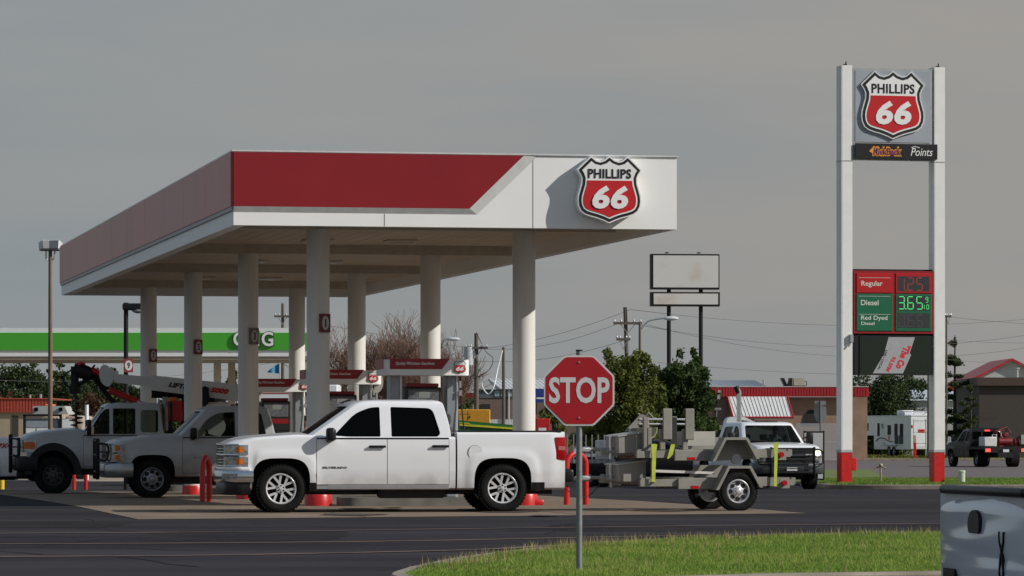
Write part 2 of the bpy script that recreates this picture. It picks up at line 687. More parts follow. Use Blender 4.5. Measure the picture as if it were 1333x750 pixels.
def kerb_band(name, ring, h, w, m):
    r0 = ring; r1 = inset(ring, .025); r2 = inset(ring, w)
    n = len(ring)
    mb = MB()
    vs = []
    for (rr, hh) in ((r0, -.02), (r0, h - .025), (r1, h), (r2, h), (r2, -.02)):
        vs += [(x, y, gz(y) + hh) for x, y in rr]
    fs = []
    for k in range(4):
        for i in range(n):
            j = (i + 1) % n
            fs.append((k * n + i, k * n + j, (k + 1) * n + j, (k + 1) * n + i))
    mb.add(vs, fs)
    o = mb.build(name, m, smooth=40)
    o['kind'] = 'structure'
    return o


kerb_band('kerb', ring, KH, .17, M_kerb)
lawn = drape('lawn', inset(ring, .165), KH - .02, M_lawn)


def in_poly(X, Y, poly):
    c = np.zeros(len(X), bool)
    n = len(poly)
    j = n - 1
    for i in range(n):
        xi, yi = poly[i]; xj, yj = poly[j]
        if yi != yj:
            k = ((yi > Y) != (yj > Y)) & (X < (xj - xi) * (Y - yi) / (yj - yi) + xi)
            c ^= k
        j = i
    return c


def blades(name, X, Y, Z, h, w, mats, rng, droop=.35, kind='stuff', label=None):
    n = len(X)
    ang = rng.uniform(0, 2 * PI, n)
    lean = rng.uniform(0, droop, n) * h
    la = rng.uniform(0, 2 * PI, n)
    dx = np.cos(ang) * w / 2; dy = np.sin(ang) * w / 2
    v = np.zeros((n, 5, 3))
    v[:, 0] = np.stack([X - dx, Y - dy, Z], 1)
    v[:, 1] = np.stack([X + dx, Y + dy, Z], 1)
    mxx = X + np.cos(la) * lean * .35; myy = Y + np.sin(la) * lean * .35
    v[:, 2] = np.stack([mxx + dx * .7, myy + dy * .7, Z + h * .6], 1)
    v[:, 3] = np.stack([mxx - dx * .7, myy - dy * .7, Z + h * .6], 1)
    v[:, 4] = np.stack([X + np.cos(la) * lean, Y + np.sin(la) * lean, Z + h], 1)
    me = bpy.data.meshes.new(name)
    me.vertices.add(n * 5)
    me.vertices.foreach_set('co', v.reshape(-1))
    b = np.arange(n)[:, None] * 5
    idx = np.concatenate([b + np.array([[0, 1, 2, 3]]), b + np.array([[3, 2, 4]])], 1).reshape(-1)
    me.loops.add(n * 7)
    me.loops.foreach_set('vertex_index', idx)
    me.polygons.add(n * 2)
    me.polygons.foreach_set('loop_start', np.stack([np.arange(n) * 7, np.arange(n) * 7 + 4], 1).reshape(-1))
    me.update(calc_edges=True)
    o = raw_obj(name, me, mats)
    tag(o, label, 'grass' if label else None, kind=kind)
    return o


def leaf_mat(name, c1, c2, scale=1.5, trans=.3, lo=.35, hi=.65):
    if name in MATS:
        return MATS[name]
    m = mat(name, c1, .7, col2=c2, scale=scale, lo=lo, hi=hi, spec=.2)
    t = m.node_tree
    b = t.nodes['Principled BSDF']
    tl = t.nodes.new('ShaderNodeBsdfTranslucent')
    ms = t.nodes.new('ShaderNodeMixShader')
    ms.inputs[0].default_value = trans
    cn = [l.from_socket for l in t.links if l.to_socket == b.inputs['Base Color']][0]
    t.links.new(cn, tl.inputs['Color'])
    t.links.new(b.outputs[0], ms.inputs[1])
    t.links.new(tl.outputs[0], ms.inputs[2])
    t.links.new(ms.outputs[0], t.nodes['Material Output'].inputs[0])
    return m


rng = np.random.default_rng(5)
N = 230000
X = rng.uniform(-1.2, 8.0, N); Y = rng.uniform(32.3, 49.5, N)
ok = in_poly(X, Y, inset(ring, .14))
X = X[ok]; Y = Y[ok]
cl = np.array([mnoise((x * 1.3, y * 1.3, 0)) for x, y in zip(X, Y)])
h = rng.uniform(.026, .052, len(X)) * (1 + .7 * cl)
M_grass = leaf_mat('grass_blades', (0.14, 0.26, 0.035), (0.31, 0.37, 0.085), scale=.5, trans=.4, lo=.3, hi=.7)
blades('grass', X, Y, np.full(len(X), KH - .02), h, .009, M_grass, rng, droop=.9,
       label='short green grass growing on the kerbed island in the foreground')
# straw-coloured seed stalks, mostly along the far edge
ex = smooth_line(far_e, 30)
pts = []
for _ in range(1500):
    p = ex[int(rng.integers(0, len(ex) - 40))]
    pts.append((p[0] + rng.normal(.15, .22), p[1] - abs(rng.normal(0, .5)) - .2))
for _ in range(900):
    pts.append((rng.uniform(-.8, 6), rng.uniform(33.5, 47)))
pts = np.array(pts)
ok = in_poly(pts[:, 0], pts[:, 1], inset(ring, .1))
pts = pts[ok]
blades('seed_stalks', pts[:, 0], pts[:, 1], np.full(len(pts), KH - .02), rng.uniform(.06, .13, len(pts)), .007,
       leaf_mat('straw', (0.30, 0.24, 0.10), (0.38, 0.32, 0.16), scale=3), rng, droop=.5,
       label='thin straw coloured seed stalks along the island edge')

# ------------------------------------------------------------ island of the tall price sign
isl = [(9.35, 117.5), (9.9, 116.6), (11, 116.3), (60, 117.5), (60, 138), (12, 139), (9.9, 136), (9.35, 130)]
isl = round_poly(isl, .6, 3)
kerb_band('sign_island_kerb', isl, .14, .16, M_kerb)
drape('sign_island_lawn', inset(isl, .155), .12, M_lawn)
N = 60000
X = rng.uniform(9.4, 24, N); Y = rng.uniform(116.5, 139, N)
ok = in_poly(X, Y, inset(isl, .15)); X = X[ok]; Y = Y[ok]
Z = np.array([gz(y) for y in Y]) + .12
M_grass2 = leaf_mat('grass_blades_far', (0.10, 0.19, 0.03), (0.22, 0.28, 0.06), scale=.4, trans=.35)
blades('island_grass', X, Y, Z, rng.uniform(.05, .10, len(X)), .03, M_grass2, rng, droop=.8,
       label='mown green grass around the feet of the tall price sign')
# field of grass beyond the road
drape('field', [(9, 250.5), (160, 250.5), (160, 560), (9, 560)], .05,
      mat('field_grass', (0.17, 0.17, 0.035), 0.95, col2=(0.10, 0.13, 0.025), scale=.12, bump=.4, bscale=6, detail=9))
N = 26000
X = rng.uniform(10, 52, N); Y = 251 + rng.uniform(0, 1, N) ** 1.6 * 90
blades('field_grass', X, Y, np.full(N, -.46), rng.uniform(.06, .16, N), .05,
       leaf_mat('field_blades', (0.19, 0.20, 0.04), (0.28, 0.25, 0.08), scale=.1), rng, droop=.8,
       label='yellow green field grass beyond the road')
kerb_band('road_kerb', [(9, 249.6), (120, 249.6), (120, 250.3), (9, 250.3)], .14, .2, M_kerb)
# lawn verge left of the sign island, behind the facing pickup
drape('verge', [(9.3, 141), (13.6, 141), (17, 190), (12, 190)], .02, M_lawn)

# ------------------------------------------------------------ route-shield shape used on the signs
_half = [(0, 1.02), (-.07, .965), (-.15, .938), (-.22, .955), (-.297, 1.017), (-.5, .822), (-.455, .755), (-.43, .69), (-.435, .60),
         (-.465, .50), (-.49, .41), (-.497, .33), (-.485, .25), (-.45, .18), (-.39, .135), (-.30, .105), (-.20, .08), (-.10, .045), (0, 0)]
SHIELD = _half + [(-x, y) for x, y in _half[-2:0:-1]]


def shield_poly(w, d=0.0):
    p = [(x * w, y * w) for x, y in SHIELD]
    return inset(p, d) if d else p


def shield(parent, M0, w, depth, name='shield_sign', side=None, texts=True, side_out=.02):
    """layered shield in the local x-z plane facing -y, bottom tip at the origin of M0"""
    mb = MB()
    T = lambda pl: [(x, z) for x, z in pl]
    mb.prism(T(shield_poly(w, -side_out * w)), -depth, 0, 3, M0)
    e = .006
    mb.prism(T(shield_poly(w, 0)), -depth - e, -depth + .01, 0, M0)
    mb.prism(T(shield_poly(w, .042 * w)), -depth - 2 * e, -depth, 1, M0)
    inn = shield_poly(w, .066 * w)
    cut = .655 * w
    red = []
    n = len(inn)
    for i in range(n):
        a = inn[i]; b = inn[(i + 1) % n]
        if a[1] <= cut:
            red.append(a)
        if (a[1] <= cut) != (b[1] <= cut):
            t = (cut - a[1]) / (b[1] - a[1])
            red.append((a[0] + t * (b[0] - a[0]), cut))
    mb.prism(red, -depth - 3 * e, -depth, 2, M0)
    if texts:
        mb.text('PHILLIPS', 0, .765 * w, .70 * w, .15 * w, -depth - 3 * e, bold=.02, mi=0, M=M0, spacing=1.06, ext=.004)
        mb.text('66', 0.005 * w, .39 * w, .58 * w, .37 * w, -depth - 4.5 * e, shear=.16, bold=.04, mi=1, M=M0, ext=.01, spacing=1.06)
    return mb.build(name, [M_sblack, M_swhite, M_sred, side or M_fwhite], parent)


# ------------------------------------------------------------ fuel station canopy (local x across, y away from the camera)
C0 = Vector((-4.745, 68.06))
cano = thing('station_canopy', 'long white filling station canopy with red fascia band on round columns', 'canopy', (C0.x, C0.y, 0), R(11.1))
CW, CD, ZB, ZT = 7.76, 35.8, 4.85, 6.107


def gl(x, y):
    return gz(C0.y + x * U.y + y * W.y)


mb = MB()                                        # white fascia boxes on four sides, real thickness
t = .22
mb.box(0, CW, 0, t, ZB, ZT)
mb.box(0, CW, CD - t, CD, ZB, ZT)
mb.box(0, t, t, CD - t, ZB, ZT)
mb.box(CW - t, CW, t, CD - t, ZB, ZT)
mb.box(t, CW - t, t, CD - t, 5.75, 5.80)
mb.build('fascia', M_fwhite, cano)
# red front panel, bevelled along the bottom and the slanting end
mb = MB()
pr = .05
red = [(-.003, 5.17), (4.08, 5.17), (5.03, ZT - .015), (-.003, ZT - .015)]
outl = [(-.003, 5.075), (4.22, 5.075), (5.29, ZT - .015), (-.003, ZT - .015)]
vs = [(x, -pr, z) for x, z in red] + [(x, -.002, z) for x, z in outl]
mb.add(vs, [(0, 1, 2, 3)], 0)
mb.add(vs, [(4, 5, 1, 0), (5, 6, 2, 1)], 1)
mb.add(vs, [(6, 7, 3, 2), (7, 4, 0, 3)], 0)
mb.build('front_band', [M_fred, mat('shade_grey_bevel', (.55, .55, .53), .4)], cano)  # bevel greyed to carry the shade on a white slope
mb = MB()                                        # red side band with panel seams
nP = 10
for i in range(nP):
    y0 = .0 + CD * i / nP + (.012 if i else .0); y1 = CD * (i + 1) / nP
    mb.box(-.05, -.002, y0, y1, 5.17, ZT - .015, 0)
mb.box(-.035, -.002, .0, CD, 5.10, 5.17, 1)
M_fredside = mat('sheen_pale_red_fascia', (0.46, 0.07, 0.07), 0.34, var=.12, scale=.4, stretch=(1, 1, .15))  # same red band, paled and pinked to carry the sky's grazing sheen
mb.build('side_band', [M_fredside, mat('shade_grey_channel', (.30, .31, .33), .4)], cano)  # grey strip carries the shade line under the red band
mb = MB()
for x in (2.6,):
    mb.box(x, x + .012, -.004, 0, ZB + .01, 5.07)
mb.box(5.2, 5.212, -.004, 0, ZB, ZT)
mb.build('panel_seam', mat('seam', (.25, .25, .25), .7), cano)
mb = MB()
mb.box(-.03, CW + .03, -.03, CD + .03, ZT, ZT + .025)
mb.build('coping', mat('coping_metal', (.7, .7, .7), .35, metal=.3), cano)
mb = MB()                                        # soffit of narrow metal pans
npan = 26
for i in range(npan):
    x0 = t + (CW - 2 * t) * i / npan
    mb.box(x0, x0 + (CW - 2 * t) / npan - .012, t, CD - t, 5.12, 5.15)
mb.box(t, CW - t, t, CD - t, 5.135, 5.17)
mb.build('soffit', M_soffit, cano)
ROWS = [2.93 + 9.77 * k for k in range(4)]
CU = (1.884, 5.63)
M_beam = mat('beam_paint', (.50, .46, .39), .6, var=.08)
for w in ROWS:
    mb = MB()
    mb.box(t + .25, CW - t - .25, w - .17, w + .17, 4.93, 5.12)
    mb.build('cross_beam', M_beam, cano)
for k in range(8):
    for u in (2.95, 4.6):
        w = ROWS[0] + 9.77 * (k * .5) - 2.45 + .0
        mb = MB()
        mb.box(u - .3, u + .3, w - .3, w + .3, 5.075, 5.125, 0, bev=.015)
        mb.box(u - .24, u + .24, w - .24, w + .24, 5.062, 5.08, 1)
        mb.build('soffit_light', [mat('fixture_rim', (.62, .58, .5), .4), mat('fixture_lens', (.45, .44, .40), .25)], cano)
for w in ROWS:
    for u in CU:
        g0 = gl(u, w)
        mb = MB()
        mb.tube([(u, w, g0 - .1), (u, w, 4.94)], .205, 40)
        c = mb.build('column', M_column, cano, smooth=40)
        mb = MB()
        mb.lathe([(.245, g0 - .05), (.245, g0 + .19), (.232, g0 + .215), (.20, g0 + .22)], 36, M=Matrix.Translation((u, w, 0)))
        if u > 3:
            mb.box(u + .05, u + .34, w - .18, w + .2, g0, g0 + .12, bev=.04, seg=2)
        mb.build('base_ring', M_redpaint, c, smooth=35)
# numbered flag signs on the left columns
for k, num in enumerate('1357'):
    u, w = CU[0], ROWS[k]
    ang = R(-58)
    zc = 3.42
    yy = {0: 421, 1: 438, 2: 452, 3: 463}[k]
    Yw = C0.y + u * U.y + w * W.y
    zc = ZP(yy, Yw)
    M0 = Matrix.Translation((u, w, zc)) @ Matrix.Rotation(R(24), 4, 'Z')
    mb = MB()
    mb.box(-.105, .105, -.245, -.195, -.165, .165, 0, M0)
    el = [(.072 * math.cos(a), .125 * math.sin(a)) for a in [2 * PI * i / 24 for i in range(24)]]
    mb.prism(el, -.25, -.24, 1, M0)
    mb.text(num, 0, 0, .06 if num != '1' else .028, .15, -.252, bold=.03, mi=2, M=M0, ext=.002)
    mb.build('number_sign', [mat('shade_dark_sign_red', (.14, .014, .016), .5) if num != '3' else mat('grey_sign', (.16, .12, .11), .5), mat('shade_dark_sign_white', (.45, .45, .44), .5), M_sblack], cano)  # red and white darkened to carry the shade under the canopy
shield(cano, Matrix.Translation((6.50, -.03, 4.955)), 1.09, .24)
for dx in (-.25, .25):
    mb = MB()
    mb.box(6.5 + dx - .03, 6.5 + dx + .03, -.04, .0, 5.3, 5.8)
    mb.build('sign_bracket', M_steel, cano)

# ------------------------------------------------------------ pump islands and dispensers


def to_world(u, w):
    p = C0 + U * u + W * w
    return p


M_isl = mat('island_concrete', (.17, .16, .14), .9, col2=(.10, .095, .085), scale=3, bump=.2)
M_dgrey = mat('dispenser_grey', (.30, .33, .36), .35, metal=.3, var=.08)
M_disp = mat('dispenser_black', (.02, .02, .022), .3, var=.2)
M_panel = mat('dispenser_panel', (.16, .17, .18), .3, col2=(.06, .06, .07), scale=20)


def make_dispenser():
    d = thing('fuel_dispenser', 'front fuel dispenser with red and white valance behind the white crew cab pickup', 'fuel pump',
              group='fuel dispensers between the canopy columns')
    mb = MB()
    V0, V1, z0, z1, dp = -.76, .79, 2.34, 2.62, .52
    poly = round_poly([(V0, -dp), (V1, -dp), (V1, dp), (V0, dp)], .14, 4)
    mb.prism(poly, z0, z1, 0, axis='z')
    mb.build('valance', M_fwhite, d, smooth=40)
    mb = MB()
    for s in (1, -1):
        Mr = Matrix.Identity(4) if s > 0 else Matrix.Rotation(PI, 4, 'Z')
        a, b = (V0 + .10, .40) if s > 0 else (-V1 + .1, .42)
        mb.prism([(a, z1 - .17), (b - .12, z1 - .17), (b + .02, z1 + .015), (a, z1 + .015)], -dp - .008, -dp + .01, 0, Mr)
        mb.text('Quality PROclean Gasolines', a + .45, z1 - .075, .70, .065, -dp - .012, bold=.02, mi=1, M=Mr, ext=.001)
    mb.box(V0 - .008, V0 + .05, -dp + .12, dp - .12, z1 - .17, z1 + .015, 0)
    mb.build('valance_band', [mat('valance_red', (.30, .012, .018), .4), M_swhite], d)
    shield(d, Matrix.Translation((.60, -dp - .004, 2.375)), .22, .008, name='valance_emblem', texts=False)
    mb = MB()
    mb.text('66', .60, 2.46, .14, .075, -dp - .032, shear=.25, bold=.03, ext=.001)
    mb.text('PHILLIPS', .60, 2.545, .15, .03, -dp - .032, bold=.02, ext=.001)
    mb.build('valance_lettering', M_swhite, d)
    for x0 in (-.60, .42):
        mb = MB()
        mb.box(x0 - .0, x0 + .17, -.2, .2, .16, 2.35, 0, bev=.015)
        mb.box(x0 + .172, x0 + .21, -.19, .19, .16, 2.35, 1)
        mb.build('post', [M_dgrey, mat('post_trim', (.62, .66, .68), .3, metal=.4)], d)
    mb = MB()
    mb.box(-.33, .30, -.27, .27, .17, 1.85, 0, bev=.03)
    mb.box(-.34, .31, -.28, .28, 1.45, 2.13, 0, bev=.02)
    mb.build('cabinet', M_disp, d)
    mb = MB()
    mb.box(-.30, .27, -.25, .25, 2.13, 2.20, 0, bev=.015)
    mb.build('topper', M_fred, d)
    mb = MB()
    for s in (-1, 1):
        mb = MB()
        mb.box(-.29, .26, s * .281, s * .29, 1.78, 2.09, 0)
        mb.box(-.10, .10, s * .291, s * .293, 1.94, 2.05, 1)
        mb.build('display', [M_panel, mat('lcd', (.22, .24, .22), .25)], d)
        mb = MB()
        mb.box(-.29, .26, s * .281, s * .288, 1.62, 1.73, 0)
        mb.build('red_strip', M_fred, d)
    for k, y in enumerate((-.24, .24)):
        mb = MB()
        pts = smooth_line([(.66, y, 2.33), (.68, y, 1.9), (.72, y - .05, 1.4), (.78, y - .05, .85), (.70, y, .5), (.5, y, .65), (.40, y, 1.2)], 5)
        mb.tube(pts, .014, 7)
        mb.build('hose', M_black, d, smooth=50)
    mb = MB()
    mb.cyl((.66, -.24, 1.98), (.66, -.24, 2.08), .03, 10)
    mb.cyl((.66, -.24, 2.12), (.66, -.24, 2.24), .022, 10)
    mb.build('hose_swivel', M_chrome, d, smooth=50)
    mb = MB()
    mb.box(.36, .42, -.12, -.06, 1.05, 1.3, 0, bev=.015)
    mb.tube([(.40, -.10, 1.25), (.45, -.2, 1.22), (.48, -.28, 1.12)], .014, 8)
    mb.build('nozzle', M_black, d)
    return d


isl_labels = ['front', 'second', 'third', 'fourth']
disp0 = make_dispenser()
dlab = ['front fuel dispenser with red and white valance behind the white crew cab pickup',
        'second fuel dispenser, its valance partly hidden by the front left column',
        'third fuel dispenser, its valance between the crane boom and front column',
        'farthest fuel dispenser, in the back row of columns behind the crane truck']
for k, w in enumerate(ROWS):
    p = to_world(3.757, w)
    d = disp0 if k == 0 else copy_tree(disp0)
    d.location = (p.x, p.y, gz(p.y))
    d.rotation_euler = (0, 0, R(11.1))
    d['label'] = dlab[k]
    mb = MB()
    prof = round_poly([(-1.5, -.55), (1.45, -.55), (1.45, .55), (-1.5, .55)], .3, 5)
    mb.prism(prof, -.05, .165, 0, axis='z')
    i = mb.build('pump_island', M_isl, None, smooth=40)
    i.location = d.location
    i.rotation_euler = d.rotation_euler
    tag(i, 'low concrete pump island under the %s fuel dispenser' % ['front', 'second', 'third', 'farthest'][k], 'pump island',
        'concrete pump islands')


# ------------------------------------------------------------ red hoop bollards
def hoop(px, Y, label, wid=.2, h=.86, rz=R(11.1), depth_w=.5):
    r_ = .055
    pts = [(0, -depth_w / 2, -.1), (0, -depth_w / 2, h - depth_w / 2)]
    for k in range(1, 9):
        a = PI * k / 8
        pts.append((0, -depth_w / 2 * math.cos(a), h - depth_w / 2 + depth_w / 2 * math.sin(a)))
    pts.append((0, depth_w / 2, -.1))
    mb = MB()
    mb.tube(pts, r_, 14)
    o = mb.build('hoop_bollard', M_redpaint, None, smooth=60)
    o.location = base(px, Y)
    o.rotation_euler = (0, 0, rz)
    tag(o, label, 'bollard', 'red hoop bollards at the ends of the pump islands')
    return o


hoop(268, 76.5, 'red hoop bollard in front of the grey shaded pickup door', rz=R(-13), depth_w=.42)
hoop(750, 72.5, 'red hoop bollard at the trailer hitch beside the stop sign', rz=R(-56), depth_w=.42, h=.95)
hoop(104, 112, 'small red hoop bollard seen beneath the crane truck', rz=R(-50), depth_w=.4)

# ------------------------------------------------------------ stop sign
st = thing('stop_sign', 'red octagonal stop sign on a grey post in the foreground grass', 'stop sign', (XP(754, 34.6), 34.6, KH - .02))
s_ = F / 34.6
zc = ZP(508.5, 34.6) - (KH - .02)
ztop = ZP(457, 34.6) - (KH - .02)
mb = MB()
mb.tube([(0, .012, -.1), (0, .012, ztop)], .0265, 16)
mb.build('post', mat('post_galv', (.22, .235, .235), .5, metal=.5, var=.15, scale=20), st, smooth=50)
mb = MB()
mb.tube([(0, .012, ztop - .0), (0, .012, ztop + .012)], .03, 16)
mb.build('post_cap', M_blackmetal, st, smooth=50)
Rr = .305 / math.cos(PI / 8)
octp = lambda q: round_poly([(q * math.cos(PI / 8 + k * PI / 4), zc + q * math.sin(PI / 8 + k * PI / 4)) for k in range(8)], .02, 3)
mb = MB()
mb.prism(octp(Rr), -.020, -.0165, 1)
mb.prism(octp(Rr - .017), -.0225, -.0185, 0)
mb.build('sign_plate', [mat('stop_red', (.46, .013, .02), .38, var=.07, scale=3), mat('stop_white', (.70, .70, .69), .4, var=.03)], st)
mb = MB()
mb.text('STOP', .0, zc + .003, .525, .228, -.024, bold=.028, ext=.0008, spacing=1.02)
mb.build('lettering', MATS['stop_white'], st)
mb = MB()
for dz in (.245, -.235):
    mb.cyl((0, -.03, zc + dz), (0, -.02, zc + dz), .007, 8)
mb.build('bolt', M_chrome, st)
# ------------------------------------------------------------ pickup builder (x forward, y left, z up, origin mid wheelbase on the ground)
M_glass = glass_mat('tinted_glass', .03)
M_glass_clear = glass_mat('clear_glass', .45)
M_tyre = mat('tyre_rubber', (0.010, 0.010, 0.010), .85, var=.2, scale=20, spec=.15)
M_well = mat('wheel_well', (0.006, 0.006, 0.006), .9)
M_chassis = mat('chassis', (0.02, 0.019, 0.018), .8, var=.3)
M_alloy = mat('alloy_rim', (0.66, 0.66, 0.67), .32, metal=.35, var=.05)
M_steelrim = mat('steel_rim', (0.30, 0.31, 0.33), .45, metal=.5, var=.15)
M_lamp = mat('lamp_lens', (0.60, 0.62, 0.64), .08, metal=.6, col2=(.25, .26, .28), scale=14)
M_amber = mat('amber_lens', (0.65, 0.15, 0.01), .15, var=.15, scale=20)
M_redlens = mat('red_lens', (0.40, 0.006, 0.01), .12, var=.25, scale=12)
M_trimblack = mat('trim_black', (0.010, 0.010, 0.011), .4, var=.2, spec=.3)
M_gap = mat('door_gap', (0.05, 0.05, 0.05), .8)
M_seat = mat('seat_cloth', (0.03, 0.03, 0.032), .8)
M_chrome2 = mat('bumper_chrome', (0.60, 0.62, 0.66), .16, metal=1.0, var=.05)


def lerp_keys(keys, x):
    if x <= keys[0][0]: return keys[0][1:]
    for a, b in zip(keys, keys[1:]):
        if x <= b[0]:
            t = (x - a[0]) / (b[0] - a[0])
            return tuple(u + (v - u) * t for u, v in zip(a[1:], b[1:]))
    return keys[-1][1:]


def sstep(a, b, x):
    t = max(0, min(1, (x - a) / (b - a)))
    return t * t * (3 - 2 * t)


class Pickup:
    def __init__(s, **k):
        s.wb = 3.645; s.xmax = 2.76; s.xmin = -2.86; s.hw = 1.0
        s.top = [(-2.9, 1.25), (.7, 1.25), (1.0, 1.27), (1.58, 1.285), (2.3, 1.235), (2.62, 1.185), (2.74, 1.13)]
        s.zb = .38; s.cabx = -1.04; s.rail = 1.33; s.belt = 1.22
        s.roof = 1.86; s.wr = .40; s.tyw = .27; s.bow = .10; s.cornr = .16
        s.arch = (.475, .50); s.flare = (.60, .62, .022)
        s.gx = (1.56, .74, -.90, -1.02)      # windshield base, top, rear top, rear base
        s.ghw = (-.045, -.23)                # greenhouse half width offset at belt and roof
        s.wins = []; s.doors = []; s.handles = []
        s.paint = None; s.glass = M_glass; s.bed = True; s.archz = None
        for a, b in k.items(): setattr(s, a, b)
        s.ax = (s.wb / 2, -s.wb / 2)

    def nose(s, x, y):
        f = abs(y) / s.hw
        b = s.bow * f * f + s.cornr * max(0, (f - .78) / .22) ** 2.2
        return x - b * sstep(s.xmax - .7, s.xmax - .02, x)

    def ws(s, x, z):
        """half width of the body side at x, z"""
        y = s.hw
        if z < .62: y -= .035 * ((.62 - z) / .25) ** 1.6
        if z > .95: y -= .035 * ((z - .95) / .35) ** 1.5
        y -= .012 * sstep(.66, .60, z)
        if s.flare:
            a, b, q = s.flare
            for xc in s.ax:
                r = ((abs(x - xc) / a) ** 5 + (max(0, z - s.wr) / b) ** 5) ** .2
                y += q * sstep(1.06, .90, r)
        y -= .03 * sstep(s.xmin + .25, s.xmin, x)
        return y

    def section(s, x, zt, crown, open_top=False):
        pts = []
        nz = 17
        zb = s.zb
        pts.append((0, zb)); pts.append((s.hw * .55, zb)); pts.append((s.ws(x, zb + .03) - .05, zb))
        ztt = zt - .055
        for i in range(nz):
            z = zb + .03 + (ztt - zb - .03) * i / (nz - 1)
            pts.append((s.ws(x, z), z))
        w = s.ws(x, ztt)
        for k in range(1, 5):
            a = PI / 2 * k / 5
            pts.append((w - .07 * (1 - math.cos(a)), ztt + .055 * math.sin(a)))
        for f in (.9, .75, .5, .25, 0):
            pts.append(((w - .07) * f, zt + crown * (1 - f * f)))
        return pts

    def loft(s, x0, x1, topf, crownf, step=.05, ends=(0, 0)):
        n = max(2, int((x1 - x0) / step))
        xs = [x0 + (x1 - x0) * i / n for i in range(n + 1)]
        rings = []
        for x in xs:
            zt = topf(x)
            sec = s.section(x, zt, crownf(x))
            full = [(s.nose(x, y), y, z) for y, z in sec] + [(s.nose(x, -y), -y, z) for y, z in sec[-2:0:-1]]
            rings.append(full)
        m = len(rings[0])
        vs = [p for r in rings for p in r]
        fs = []
        for i in range(len(rings) - 1):
            for k in range(m):
                k2 = (k + 1) % m
                fs.append((i * m + k, i * m + k2, (i + 1) * m + k2, (i + 1) * m + k))
        # end caps as strips across, so that every face is planar enough
        h = len(rings[0]) // 2
        for base_, flip in ((0, 0), ((len(rings) - 1) * m, 1)):
            for k in range(h):
                a, b = base_ + k, base_ + (k + 1)
                c, d = base_ + (m - k - 1) % m if k < m else 0, base_ + (m - k) % m
                q = (a, b, c, d)
                q = tuple(dict.fromkeys(q))
                if len(q) > 2:
                    fs.append(q)
        mb = MB()
        mb.add(vs, fs)
        return mb

    def arch_cutters(s, mi=1, depth=.33):
        res = []
        az = s.archz or s.wr
        for xc in s.ax:
            a, b = s.arch
            pl = [(xc - a - .02, -.2)]
            for k in range(0, 21):
                t = PI - PI * k / 20
                c, q = math.cos(t), math.sin(t)
                e = 2 / 3.5
                pl.append((xc + a * math.copysign(abs(c) ** e, c), az + b * abs(q) ** e))
            pl.append((xc + a + .02, -.2))
            for sg in (1, -1):
                m = MB()
                m.prism(pl, sg * (s.hw - depth), sg * (s.hw + .3), mi)
                res.append(m)
        return res

    def green(s, d=0.0, lo=-.10):
        """greenhouse loft, shrunk by d"""
        mb = MB()
        gx0, gx1, rx1, rx0 = s.gx
        z0 = s.belt + lo
        zr = s.roof - .075 - d * .3
        levels = []
        nl = 8
        for i in range(nl + 1):
            z = z0 + (zr - z0) * i / nl
            t = (z - s.belt) / (s.roof - .075 - s.belt)
            xf = gx0 + (gx1 - gx0) * t - d * 1.3
            xr = rx0 + (rx1 - rx0) * max(0, t) ** 1.6 + d
            hw = s.hw + s.ghw[0] + (s.ghw[1] - s.ghw[0]) * max(t, -.1) ** 1.0 - d if t > 0 else s.hw + s.ghw[0] - d
            levels.append((z, xf, xr, hw))
        z, xf, xr, hw = levels[-1]
        cr = s.roof - d - zr
        sl = (gx1 - gx0) / (s.roof - .075 - s.belt)
        for f, g in ((.38, .030), (.68, .085), (.88, .19), (.97, .34), (1.0, .55)):
            levels.append((zr + cr * f, xf + sl * cr * f * .6 - g * 1.3, xr + g * .8, hw - g))
        rings = []
        for z, xf, xr, hw in levels:
            ring = []
            nf = 15
            yy = [math.sin(PI / 2 * (2 * k / (nf - 1) - 1)) for k in range(nf)]
            for f in yy:                                 # front, from right to left
                ring.append((xf - .13 * abs(f) ** 2.4 - .05 * max(0, abs(f) - .9) / .1, f * hw, z))
            for k in range(1, 10):                       # left side going back
                ring.append((xf - .18 + (xr + .06 - xf + .18) * k / 10, hw, z))
            for f in yy[::-1]:
                ring.append((xr + .06 * abs(f) ** 6, f * hw, z))
            for k in range(1, 10):
                ring.append((xr + .06 + (xf - .18 - xr - .06) * k / 10, -hw, z))
            rings.append(ring)
        m = len(rings[0])
        vs = [p for r in rings for p in r]
        fs = []
        for i in range(len(rings) - 1):
            for k in range(m):
                k2 = (k + 1) % m
                fs.append((i * m + k, i * m + k2, (i + 1) * m + k2, (i + 1) * m + k))
        fs.append(tuple(range(m)))
        # top cap: strips between front half and rear half
        o = (len(rings) - 1) * m
        fs.append(tuple(o + k for k in range(m - 1, -1, -1)))
        mb.add(vs, fs)
        return mb

    def path(s, y0, xend, off=0.0, n=14):
        """outline in plan from y0 on the nose round the corner back to xend on the side (left half)"""
        pts = []
        for i in range(n + 1):
            y = y0 + (s.hw - y0) * i / n
            pts.append(Vector((s.nose(s.xmax, y), y)))
        xc = pts[-1].x
        k = 4
        for i in range(1, k + 1):
            x = xc + (xend - xc) * i / k
            if x < xc:
                pts.append(Vector((x, s.hw)))
        res = []
        for i, p in enumerate(pts):
            d = pts[min(i + 1, len(pts) - 1)] - pts[max(0, i - 1)]
            d.normalize()
            res.append(Vector((p.x + d.y * off, p.y - d.x * off)))
        return res

